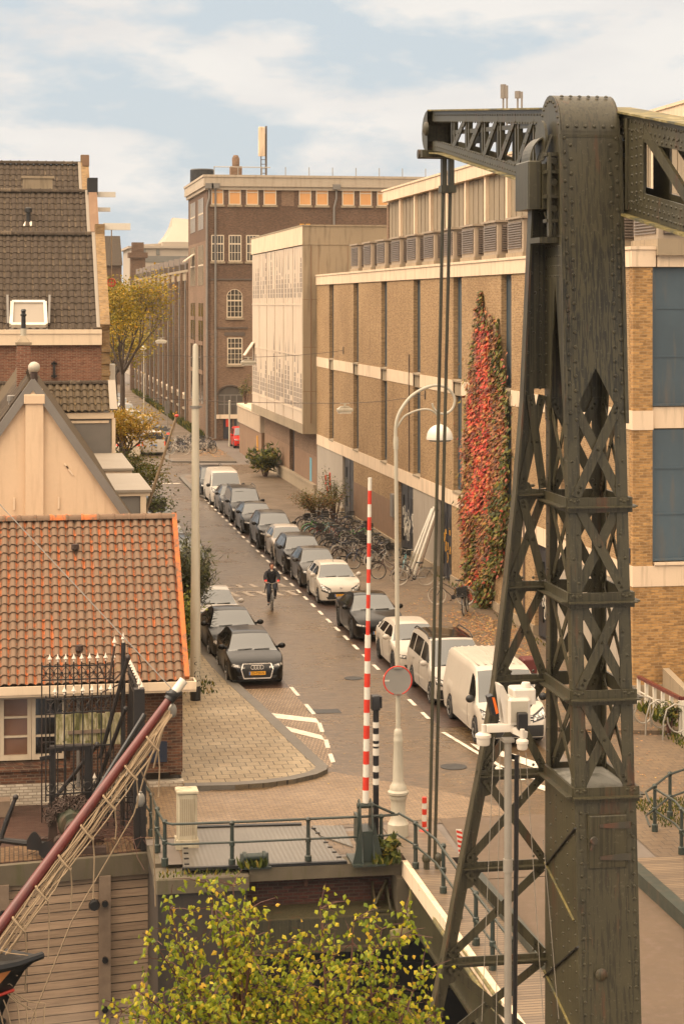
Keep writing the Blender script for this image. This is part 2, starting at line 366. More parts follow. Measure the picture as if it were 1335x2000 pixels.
    t = NT('mossy_board'); v = t.pos(); n = t.noise(t.scale(v, 9, 9, 1.6), 1.0, 5, .65); col = t.ramp(n, [(.34,(.055,.055,.015)),(.46,(.20,.18,.075)),(.56,(.36,.31,.19)),(.70,(.55,.50,.38))]); col = t.mix(t.ramp(t.noise(v, 5, 4), [(.52,0),(.66,.8)]), col, (.11,.11,.02)); t.set('Base Color', col); t.set('Roughness', .85); M['mossboard'] = t.m
    M['spar'] = plain('red_spar', (.13,.024,.018), .35, .4, 1.2, local=False, dirt=((.05,.02,.018),.6))
    M['rope'] = plain('hemp_rope', (.33,.245,.155), .9, .25, 8, local=False)
    M['varnish'] = plain('varnished_wood', (.62,.24,.075), .4, .3, 2, local=False)
    M['bluebox'] = plain('navy_board', (.02,.03,.055), .5, .2, 3, local=False)
    M['rubber'] = plain('rubber', (.018,.017,.016), .8, .3, 5)
    M['rim'] = plain('alloy', (.38,.36,.33), .35, .15, 5, metal=.7)
    M['rim_dk'] = plain('dark_alloy', (.05,.048,.045), .4, .2, 5, metal=.5)
    t = NT('car_glass'); t.set('Base Color', (.035,.04,.034)); t.set('Roughness', .04); t.set('IOR', 1.95); M['glass'] = t.m
    t = NT('car_side_glass'); t.set('Base Color', (.012,.012,.011)); t.set('Roughness', .08); t.set('IOR', 1.4); t.set('Specular IOR Level', .35); M['glass_s'] = t.m
    M['trim'] = plain('black_trim', (.015,.014,.013), .5, .2, 4)
    M['chrome'] = plain('chrome', (.74,.70,.64), .25, .05, 4, metal=.5)
    t = NT('lamp_glass'); t.set('Base Color', t.mix(t.ramp(t.noise(t.objc(), 14, 2), [(.42, 0), (.58, 1)]), (.10,.095,.085), (.62,.58,.52))); t.set('Roughness', .08); t.set('IOR', 1.6); M['lamp'] = t.m  # bright blotches paint the lens sparkle into its colour
    t = NT('tail_lamp'); t.set('Base Color', (.55,.03,.015)); t.set('Roughness', .2); t.set('Emission Color', (1,.1,.03)); t.set('Emission Strength', .5); M['tail'] = t.m
    M['plate'] = plain('yellow_plate', (.72,.37,.03), .45, .06, 8)
    M['plate_blue'] = plain('blue_plate', (.10,.22,.42), .45, .06, 8)
    M['amber'] = plain('orange_lens', (.7,.16,.02), .3, .1, 5)
    for k, c in dict(black=(.0045,.0042,.004), black2=(.008,.0072,.0065), dgrey=(.042,.037,.031), grey=(.13,.12,.105), silver=(.40,.36,.31), white=(.47,.42,.355), white2=(.44,.39,.33), cream=(.52,.45,.34), yellow=(.62,.36,.06), red=(.5,.03,.02), dblue=(.03,.035,.06)).items():
        M['car_'+k] = plain('car_paint_'+k, c, .32 if k in ('black','black2','dgrey','dblue') else .4, .06, 1.5, metal=0, coat=.38 if k.startswith('black') else .5, dirt=(sc3(c,.85),.25), spec=.08)
    for k, c in dict(black=(.018,.017,.016), green=(.05,.26,.03), red=(.36,.02,.03), lblue=(.16,.36,.38), silver=(.34,.32,.29), brown=(.10,.055,.04), dblue=(.03,.05,.1), white=(.55,.5,.43), orange=(.5,.17,.03)).items():
        M['bike_'+k] = plain('bike_paint_'+k, c, .4, .15, 4)
    M['tyre_white'] = plain('cream_tyre', (.46,.40,.33), .8, .15, 6)
    M['skin'] = plain('skin', (.50,.25,.155), .55, .08, 6)
    M['coat_navy'] = plain('navy_coat', (.013,.013,.018), .9, .3, 6)
    M['jean'] = plain('dark_jeans', (.018,.022,.034), .85, .3, 6)
    M['hair'] = plain('brown_hair', (.05,.02,.011), .6, .3, 12)
    M['cuff'] = plain('red_cuff', (.65,.03,.02), .7, .1, 8)
    M['bark'] = plain('bark', (.085,.062,.045), .9, .35, 3, local=False, bump=.4)
    M['twig'] = plain('red_twig', (.10,.045,.03), .8, .3, 5, local=False)
    M['l_birch'] = leafmat('birch_leaf', [(0,(.12,.165,.016)),(.4,(.23,.265,.02)),(.7,(.34,.34,.025)),(.92,(.48,.39,.035)),(1,(.56,.36,.05))], trans=.35)
    M['l_yellow'] = leafmat('autumn_leaf', [(0,(.09,.10,.010)),(.4,(.25,.20,.015)),(.75,(.42,.29,.02)),(1,(.48,.26,.02))], trans=.3)
    M['l_green'] = leafmat('green_leaf', [(0,(.03,.042,.010)),(.5,(.07,.085,.016)),(.8,(.15,.16,.02)),(1,(.30,.20,.04))], trans=.25)
    M['l_olean'] = leafmat('narrow_leaf', [(0,(.03,.038,.014)),(.5,(.07,.075,.026)),(.85,(.13,.12,.045)),(1,(.2,.22,.03))], trans=.2)
    M['l_vine_r'] = leafmat('creeper_red', [(0,(.13,.04,.028)),(.25,(.30,.045,.032)),(.5,(.66,.08,.055)),(.72,(.62,.22,.07)),(.86,(.30,.12,.06)),(.92,(.17,.16,.025)),(1,(.55,.26,.07))], trans=.2)
    M['l_vine_b'] = leafmat('creeper_russet', [(0,(.09,.045,.028)),(.3,(.20,.08,.045)),(.55,(.40,.17,.07)),(.75,(.22,.21,.03)),(.9,(.42,.09,.05)),(1,(.46,.22,.07))], trans=.2)
    M['l_vine_g'] = leafmat('creeper_green', [(0,(.035,.042,.008)),(.4,(.095,.10,.013)),(.7,(.21,.19,.02)),(.85,(.26,.13,.045)),(1,(.38,.08,.05))], trans=.2)
    M['l_fall'] = leafmat('fallen_leaf', [(0,(.16,.075,.04)),(.4,(.34,.17,.075)),(.75,(.48,.27,.12)),(1,(.5,.36,.09))], trans=.05)
    M['water'] = plain('dark_water', (.012,.012,.010), .08, .3, .6, local=False, bump=.1, ior=1.33)
    M['pot'] = plain('dark_pot', (.03,.027,.024), .7, .3, 4)
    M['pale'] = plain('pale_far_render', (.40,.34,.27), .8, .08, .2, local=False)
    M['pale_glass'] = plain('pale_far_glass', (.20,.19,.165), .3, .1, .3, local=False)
    M['sensor'] = plain('sensor_plastic', (.56,.51,.44), .45, .06, 4, dirt=((.52,.45,.34),.4))
    M['sensor_in'] = plain('sensor_window', (.40,.36,.29), .3, .2, 6)
    M['cyan'] = plain('cyan_paint', (.12,.34,.42), .6, .2, 4)
    M['concpost'] = plain('stained_white_post', (.46,.40,.29), .75, .15, 1.5, local=False, dirt=((.19,.155,.085),.95), fine=.25)
    M['plate_steel'] = None
    t = NT('ribbed_steel_plate'); p = t.sep(t.pos()); w = t.n('ShaderNodeTexWave'); w.inputs['Scale'].default_value = 3.2; w.inputs['Distortion'].default_value = .4; t.l(t.scale(t.pos(), 1, .25, 1), w.inputs[0])
    t.set('Base Color', t.mix(t.noise(t.pos(), 1.1, 4), (.13,.115,.098), (.205,.185,.155))); t.set('Roughness', .42); t.set('Metallic', .3); t.bump(w.outputs[1], .35, .012); M['plate_steel'] = t.m
mats()
M['rust_steel'] = plain('rust_streaked_steel', (.055,.05,.036), .6, .4, 4, local=False, dirt=((.14,.05,.022),.9))
M['winblind'] = plain('brown_pane', (.20,.105,.06), .15, .35, 1.3, local=False, ior=1.6)  # brown pane colour, alternating with the dark panes

def grade(g=1.13):
    """deepen every surface colour a little (albedo ** g): richer browns, deeper darks"""
    f = lambda c: tuple(max(0, q)**g for q in c[:3])+(1.0,)
    grey = lambda c: abs(c[0]-c[1]) < 1e-4 and abs(c[1]-c[2]) < 1e-4
    for m in bpy.data.materials:
        if not m.use_nodes: continue
        for n in m.node_tree.nodes:
            if n.type == 'VALTORGB':
                for e in n.color_ramp.elements:
                    if not grey(e.color): e.color = f(e.color)
            else:
                for i in n.inputs:
                    if i.type == 'RGBA' and not i.is_linked and i.name not in ('Emission Color', 'Specular Tint') and not grey(i.default_value): i.default_value = f(i.default_value)
# ================================================================ setting
def setting():
    g = MB()
    far = 1500
    # one ground sheet with the canal left open: front edge follows the quay and the far abutment
    edge = [(-far,49.7),(3.1,49.7),(3.1,44.2),(3.3,44.2),(3.3,42.6),(9.7,42.6),(9.7,41.2),(16.0,41.2),(16.0,40.5),(far,40.5)]
    g.sheet(edge + [(far,far),(-far,far)], -.012)
    g.sheet([(-far,-40),(far,-40),(far,30.5),(-far,30.5)], -.012)
    structure('ground', g, M['asphalt_grey'])
    w = MB(); w.sheet([(-400,30),(400,30),(400,44),(-400,44)], -4.2); structure('water', w, M['water'])
    r = MB(); r.sheet([(6.2,50.4),(8.2,50.0),(14.3,46.0),(14.2,145),(9.5,300),(3.5,300),(4.6,70)], 0.0)
    r.sheet([(3.2,46.6),(3.2,44.9),(14.3,44.9),(14.3,46.0),(8.2,50.0),(6.2,50.4)], 0.0)
    structure('road', r, M['road'])
    cs = MB(); cs.sheet([(14.2,138.5),(45,138.5),(45,149),(14.2,147)], 0.002); structure('side_road', cs, M['road'])
    p = MB(); p.sheet([(3.1,44.7),(4.3,44.7),(7.9,45.2),(12,45.4),(10.8,47.6),(8.2,50.35),(6.3,48.7),(4.3,48.8),(4.3,49.5),(3.1,49.5)], .004); structure('plaza', p, M['plaza'])
    b = MB(); b.sheet([(12.12,55.0),(14.15,55.0),(14.15,121),(12.05,121)], .004)
    b.sheet([(7.15,61.5),(8.72,61.5),(8.78,81.0),(6.85,81.0),(6.85,68)], .004); b.sheet([(6.8,86),(8.75,86),(8.75,118),(6.8,118)], .004)
    structure('parking_bays', b, M['bay'])
    h = MB(); h.sheet([(8.15,50.7),(8.37,50.9),(8.68,53.2),(8.87,56.7),(8.72,61.5),(7.2,61.5),(7.75,55.2)], .004); structure('pale_brick_bay', h, M['hatch'])
    # footways: raised slabs with a granite kerb
    def foot(name, poly, kerbline, mat, ztop=.12, kw=.32):
        m = MB(); m.prism(poly, -.01, ztop - .006); structure(name, m, M[mat])
        k = MB(); n = len(kerbline); L = []
        for i, q in enumerate(kerbline):
            a = Vector(kerbline[max(i-1,0)]); c = Vector(kerbline[min(i+1,n-1)]); d = (c-a).normalized(); nn = Vector((-d.y, d.x)); L.append((Vector(q), nn))
        for i in range(n-1):
            (p0,n0),(p1,n1) = L[i], L[i+1]
            k.prism([tuple(p0), tuple(p1), tuple(p1+n1*kw), tuple(p0+n0*kw)], -.01, ztop)
        structure(name + '_kerb', k, M['kerb'])
    kl = [(4.35,48.95),(5.6,48.85),(6.4,48.95),(7.1,49.2),(7.75,49.65),(8.08,50.1),(8.17,50.5),(8.1,51.2),(7.98,52.6),(7.77,55.2),(7.5,58.6),(7.2,61.8),(6.95,65.5),(6.82,69),(6.76,80),(6.74,120)]
    foot('pavement', [(4.36,48.95)] + kl[1:] + [(4.36,120)], kl, 'slab')
    kr = [(14.25,160),(11.9,159)] if 0 else [(14.5,138.3),(12.4,138.2),(11.75,136.5),(11.7,124),(12.1,121.2),(14.2,120.6),(14.2,57),(14.9,54.2)]
    foot('footway', kr + [(16.5,53.4),(18.7,53.0),(18.68,138.3)], kr, 'walk')
    ki = [(17.2,149.2),(12.6,150),(12.3,153.5),(13.8,162),(14.3,175),(14.3,300)]
    foot('far_footway', ki + [(17.38,300),(17.38,173)], ki, 'walk')
    # painted markings
    def mark(name, quads, z=.010):
        m = MB()
        for q in quads: m.sheet(q, z)
        structure(name, m, M['paint'])
    q = []
    y = 56.2
    while y < 121: q.append([(11.98,y),(12.1,y),(12.1,y+.95),(11.98,y+.95)]); y += 1.95
    mark('bay_marking', q)
    q = []
    for (a, bb) in (((8.80,61.6),(8.83,60.2)),((8.86,58.9),(8.88,57.4)),((8.84,56.2),(8.74,55.0)),((8.68,54.0),(8.58,53.0)),((8.52,52.3),(8.44,51.3))):
        q.append([(a[0]-.06,a[1]),(bb[0]-.06,bb[1]),(bb[0]+.06,bb[1]),(a[0]+.06,a[1])])
    for A, B in ((G(512,1391),G(618,1405)),(G(545,1416),G(628,1438))):
        q.append([A,(A[0]+.05,A[1]-.75),(B[0],B[1]-.55),(B[0],B[1]+.1)])
    mark('left_bay_marking', q)
    q = [[(8.9,82.1),(11.9,82.1),(11.9,82.3),(8.9,82.3)],[(8.9,83.4),(11.9,83.4),(11.9,83.55),(8.9,83.55)]]
    for i in range(5):
        x = 9.05 + i*.6
        q.append([(x+.25,80.9),(x+.47,80.9),(x+.25,82.1),(x,82.1)]); q.append([(x+.1,83.55),(x+.3,83.55),(x+.18,84.4),(x-.05,84.4)])
    mark('crossing_marking', q); bpy.data.objects['crossing_marking'].data.materials[0] = M['paint_worn']
    q = []
    for (u0,v0),(u1,v1),(u2,v2),(u3,v3) in (((917,1452),(1010,1475),(1010,1487),(935,1466)),((990,1470),(1130,1516),(1130,1530),(1000,1486)),((960,1496),(1050,1510),(1050,1524),(968,1510)),((1040,1528),(1130,1556),(1130,1568),(1048,1540))):
        q.append([G(u0,v0),G(u1,v1),G(u2,v2),G(u3,v3)])
    q.append([(12.0,54.4),(12.12,54.4),(12.5,51.5),(12.38,51.5)]); q.append([(12.5,50.8),(12.62,50.8),(12.9,48.6),(12.78,48.6)])
    mark('crossing_stripes', q)
    q = [[(8.6,132.2),(11.5,132.2),(11.5,132.6),(8.6,132.6)]]
    mark('stop_marking', q)
    d = MB(); d.sheet([G(598,1386),G(660,1385),G(668,1393),G(606,1394)], .008); structure('drain_grate', d, M['steel_black'])
    for nm, u, v, s in (('manhole_cover',885,1498,.35),('drain_cover',690,1325,.3)):
        x, y = G(u, v); m = MB(); m.lathe([(s,0),(s,.006)], (x,y,.006), 16); structure(nm, m, M['steel_black'])
    # pink bridge asphalt on land
    a = MB(); a.sheet([(9.75,40.4),(12.85,40.4),(13.6,42.5),(13.9,45.3),(9.95,45.3)], .006); structure('asphalt', a, M['asphalt'])
    rf = MB(); rf.sheet([(13.9,41.2),(16.5,41.2),(18.6,52.9),(14.9,54.0),(14.35,48),(14.0,45.3)], .003); structure('right_forecourt', rf, M['walk'])
    fl = MB()
    def scat(n, cx, cy, rx, ry, z, s=.06):
        for _ in range(n):
            a = rnd.random()*2*PI; q = rnd.random()**.6; x = cx + math.cos(a)*q*rx; y = cy + math.sin(a)*q*ry
            fl.leaf((x, y, z + rnd.random()*.02), (math.cos(a*7), math.sin(a*7), .15*rnd.random()), (0,0,1), s*(1+rnd.random()), s*(.8+rnd.random()*.6))
    scat(1500, 17.3, 70, 1.15, 5.0, .12); scat(500, 16.6, 72.5, 1.6, 8.5, .12); scat(420, 16.8, 58, 1.6, 6.5, .125, .05); scat(260, 15.6, 50, 1.4, 6, .02, .04); scat(350, 16.0, 158, 1.4, 5, .12, .1); scat(130, 17.9, 105, .7, 14, .12, .06); scat(150, 11, 60, 4, 30, .014, .035)
    o = obj('fallen_leaves', fl, M['l_fall'], base=(0,0,0)); tag(o, 'brown autumn leaves lying along the wall and footway', 'leaves', kind='stuff')
    # sheet of weeds at wall feet
    wd = MB()
    def weeds(x0, x1, y0, y1, n, h=.18, z=.1):
        for _ in range(n):
            x = x0 + rnd.random()*(x1-x0); y = y0 + rnd.random()*(y1-y0)
            wd.leaf((x,y,z), (rnd.random()-.5, rnd.random()-.5, .9), (rnd.random()-.5,1,0), h*(.6+rnd.random()), h*.35)
    weeds(16.75,17.35,175,265,2500,.5); weeds(18.2,18.65,53.5,56,160,.25); weeds(18.3,18.65,60,120,250,.14); weeds(5.0,6.4,60.2,63,120,.15,.12); weeds(14.75,16.4,43.7,46.2,900,.08,.0); weeds(7.75,8.3,41.7,42.25,150,.22,.0)
    weeds(4.9,5.5,41.9,42.2,40,.2,.0); weeds(3.2,4.9,41.7,42.1,60,.1,-.05); weeds(17.9,18.6,51,53.4,160,.12,.02)
    o = obj('weeds', wd, M['l_green'], base=(0,0,0)); tag(o, 'green weeds growing along wall feet and kerbs', 'weeds', kind='stuff')

# ================================================================ right warehouse
def warehouse():
    XW = 18.7; Y0, Y1 = 57.9, 119.8
    t = thing('warehouse', 'long yellow brick warehouse with pale concrete bands and narrow blue window strips', 'building', (24, 90, 0))
    wy = [114.3,106.1,98.0,89.95,81.6,73.35,65.1]
    hw = .78
    seg = []; prev = Y0+.36
    for y in sorted(wy): seg.append((prev, y-hw)); prev = y+hw
    seg.append((prev, Y1))
    wall = MB()
    for a, b in seg: wall.box(XW, XW+.45, a, b, 4.04, 13.1)
    wall.box(XW+.45, XW+.6, Y0+.4, Y1-.02, .2, 13.3)                     # inner leaf behind the openings
    # ground floor brick
    for a, b in ((94.3,106.8),(69.2,82.7)): wall.box(XW, XW+.44, a, b, .45, 3.42)
    wall.box(XW, XW+.44, Y0+.36, 58.6, .45, 3.42)
    obj('street_wall', wall, M['brk_ware'], t)
    band = MB(); 
    for a, b in seg: band.box(XW-.025, XW+.40, a, b, 8.16, 8.74)
    band.box(XW-.02, XW+.43, Y0+.36, Y1, 3.42, 4.04)
    obj('concrete_band', band, M['conc'], t)
    corn = MB(); corn.box(XW-.06, XW+.7, Y0-.06, Y1, 13.1, 13.62); corn.box(XW-.10, XW+.75, Y0-.10, Y1, 13.62, 13.72); corn.box(XW+.75, 40, Y0-.06, Y0+.5, 13.1, 13.7)
    obj('cornice', corn, M['conc'], t)
    for y in wy:
        for z0, z1, dk in ((8.82,13.08,0),(4.12,8.1,1)):
            w = MB(); w.box(XW+.235, XW+.30, y-hw+.005, y+hw-.005, z0, z1)
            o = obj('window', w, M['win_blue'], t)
            f = MB(); f.box(XW+.205, XW+.234, y-hw+.01, y-hw+.09, z0+.01, z1-.01); f.box(XW+.205, XW+.234, y+hw-.09, y+hw-.01, z0+.01, z1-.01); f.box(XW+.205, XW+.234, y-hw+.09, y+hw-.09, z0+.01, z0+.1)
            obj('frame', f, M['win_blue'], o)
            s = MB(); s.prism_y([(XW-.05,z0-.14),(XW+.42,z0-.06),(XW+.42,z0-.005),(XW-.05,z0-.06)], y-hw+.01, y+hw-.01); obj('sill', s, M['conc_dk'], o)
        s = MB(); s.box(XW+.05, XW+.42, y-hw+.005, y+hw-.005, 8.11, 8.66); obj('spandrel', s, M['conc_dk'], t)
    # ground floor: render panels, sliding doors, plinth
    for a, b in ((110.5,119.8),(85.5,90.9),(58.6,66.4)): rp = MB(); rp.box(XW+.02, XW+.44, a, b, .45, 3.42); obj('render_panel', rp, M['plast_gr'], t)
    for a, b, gr in ((106.8,110.5,0),(90.9,94.3,1),(82.7,85.5,2),(66.4,69.2,3)):
        d = MB(); d.box(XW+.14, XW+.25, a, b, .12, 3.42); d.box(XW+.11, XW+.14, (a+b)/2-.03, (a+b)/2+.03, .15, 3.4)
        o = obj('sliding_door', d, M['door_blue'], t)
        for yy in (a+.55, b-.55):
            for zz in (2.55, .95): k = MB(); k.box(XW+.08, XW+.14, yy-.22, yy+.22, zz-.28, zz+.28); obj('shutter_plate', k, M['steel_black'], o)
        if gr:
            m = MB(); z = .5
            for j in range(26 if gr != 2 else 7):
                cy = a+.5+rnd.random()*(b-a-1.0); cz = .9+rnd.random()*1.3; pts = []
                for q in range(9):
                    an = q*.8+rnd.random(); rr = .10+.13*rnd.random(); pts.append((XW+.125, cy+math.cos(an)*rr*.6, cz+math.sin(an)*rr*1.2))
                m.tube(pts, .011, 4, cap=False)
            obj('graffiti', m, M['plate' if gr == 2 else 'white_paint'], o)
    g = MB()
    for j in range(5):
        cy = 114.4+rnd.random()*2.2; cz = .9+rnd.random()*1.1; g.tube([(XW+.0, cy+math.cos(q*1.1)*.2, cz+math.sin(q*1.1)*.3) for q in range(6)], .03, 4, cap=False)
    obj('graffiti', g, M['red_paint'], t)
    pl = MB(); pl.box(XW-.07, XW+.40, 69.2, 82.7, 0, .45); pl.box(XW-.07, XW+.4, 94.3, 106.8, 0, .45); pl.box(XW-.07, XW+.4, 110.5, 119.8, 0, .45); pl.box(XW-.07, XW+.4, 85.5, 90.9, 0, .45); pl.box(XW-.07, XW+.4, 57.9, 66.4, 0, .45)
    obj('plinth', pl, M['conc_dk'], t)
    pt = MB(); pt.box(XW-.004, XW+.1, 94.4, 106.7, .5, 2.3); obj('painted_patch', pt, M['brk_dark'], t)
    dp = MB(); dp.tube([(XW-.03,91.6,9.6),(XW-.03,91.6,4.1)], .035, 6); obj('cable_run', dp, M['louvre'], t); dp = MB(); dp.tube([(XW-.03,70.6,4.6),(XW-.03,70.6,.1)], .05, 6); obj('cable_run', dp, M['louvre'], t)
    jb = MB(); jb.box(XW-.16, XW-.0, 94.9, 95.6, 1.6, 2.7); obj('meter_box', jb, M['lead'], t)
    # gable towards the canal
    gw = MB(); ya, yb = Y0, Y0+.35
    x1, _ = AY(1273, Y0); x2 = 27.5
    gw.box(XW+.003, x1, ya, yb, .45, 3.42); gw.box(x1, 40, ya, yb, .45, 3.42)
    gw.box(XW+.003, x1, ya, yb, 4.04, 13.1); gw.box(x2, 40, ya, yb, 4.04, 13.1)
    gw.box(x1, x2, yb, yb+.2, .2, 13.2); gw.box(x2, 40, yb+.002, yb+.2, 3.7, 13.2); gw.box(39.7,40,yb+.2,119,.2,13.2)
    obj('gable_wall', gw, M['brk_gable'], t)
    gb = MB(); gb.box(XW-.025, x1+.02, ya-.025, yb+.005, 8.16, 8.74); gb.box(XW-.021, 40, ya-.025, yb+.005, 3.42, 4.04); gb.box(x1+.02, x2, ya+.12, yb-.01, 8.20, 8.85); gb.box(x1+.05, x2, ya-.08, yb-.03, 4.06, 4.14); obj('gable_band', gb, M['conc'], t)
    for z0, z1 in ((8.88,13.08),(4.18,8.16)):
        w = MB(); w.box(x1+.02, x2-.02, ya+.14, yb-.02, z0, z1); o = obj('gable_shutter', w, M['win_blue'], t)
        f = MB(); f.box(x1+.005, x1+.07, ya+.06, ya+.138, z0, z1); f.box(x1+.07, x2-.07, ya+.06, ya+.138, z0, z0+.07)
        for zz in (z0+(z1-z0)*.35, z0+(z1-z0)*.7): f.box(x1+.07, x2-.07, ya+.115, ya+.138, zz, zz+.05)
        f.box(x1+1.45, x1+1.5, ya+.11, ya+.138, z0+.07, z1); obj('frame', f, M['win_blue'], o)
    gp = MB(); gp.box(XW-.05, 40, ya-.06, yb-.03, 0, .45); obj('gable_plinth', gp, M['conc_dk'], t)
    sg = MB(); sg.box(XW-.03, XW-.002, 58.15, 58.75, 4.1, 4.55); obj('street_name_plate', sg, M['bluebox'], t)
    roof = MB(); roof.box(XW+.75, 39.7, Y0+.5, Y1, 13.2, 13.45); obj('roof', roof, M['bitumen'], t)
    # roof ventilators: one every bay along the edge
    for k in range(16):
        Z = 107.2 + 3.9 - k*3.98
        yc = Z*1.0 - .3
        if yc < 58.5: break
        v = MB(); v.bbox(19.45, 21.0, yc-1.25, yc+1.1, 13.95, 15.25, .03); v.box(19.35, 21.05, yc-1.35, yc+1.15, 15.25, 15.33)
        o = obj('roof_ventilator', v, M['vent'], t)
        l = MB(); l.box(19.62, 20.85, yc-1.30, yc-1.252, 14.08, 15.15); 
        for q in range(11): zz = 14.12+q*.094; l.prism_x([(yc-1.36,zz),(yc-1.31,zz+.07),(yc-1.302,zz+.07),(yc-1.302,zz)], 19.64, 20.83)
        for q in range(11): zz = 14.12+q*.094; l.prism_y([(19.40,zz),(19.448,zz),(19.448,zz+.07)], yc-1.1, yc+1.0)
        obj('louvre', l, M['louvre'], o)
        b = MB(); b.box(19.4, 21.0, yc-1.4, yc+1.2, 13.45, 13.95); obj('kerb', b, M['conc_dk'], o)
    # set-back upper storey with concrete fins
    XU = 21.5; ye = 111.8
    u = MB(); u.box(XU+.06, 38, 58.6, ye-.46, 13.45, 17.7); obj('upper_storey', u, M['fin'], t)
    e = MB(); e.box(XU, XU+.9, ye-.45, ye, 13.45, 17.6); e.box(XU+.9, 38, ye-.3, ye, 13.45, 17.6); obj('upper_end_wall', e, M['brk_fact2'], t)
    fa = MB(); fa.box(XU-.25, 38, 58.3, ye+.1, 17.75, 18.35); fa.box(XU-.3, 38, 58.2, ye+.15, 18.35, 18.45); obj('upper_fascia', fa, M['conc'], t)
    y = 107.6; 
    while y > 59: 
        f = MB(); f.box(XU-.10, XU+.058, y-.16, y+.16, 13.45, 17.75); obj('fin', f, M['conc'], t)
        rb = MB()
        for q in range(1, 4): rb.box(XU+.03, XU+.058, y+q*.95-.03, y+q*.95+.03, 13.5, 17.7)
        obj('cladding_rib', rb, M['fin'], t); y -= 3.95
    for (uu, v0, v1, rr) in ((982,165,192,.16),(989,167,192,.07),(1010,178,192,.16),(1018,179,192,.06)): an = MB(); an.tube([PX(uu,v1+60,26),PX(uu,v1-6,26)], .05, 6); an.tube([PX(uu,v1,26),PX(uu,v0,26)], rr, 6); obj('roof_aerial', an, M['lead'], t)

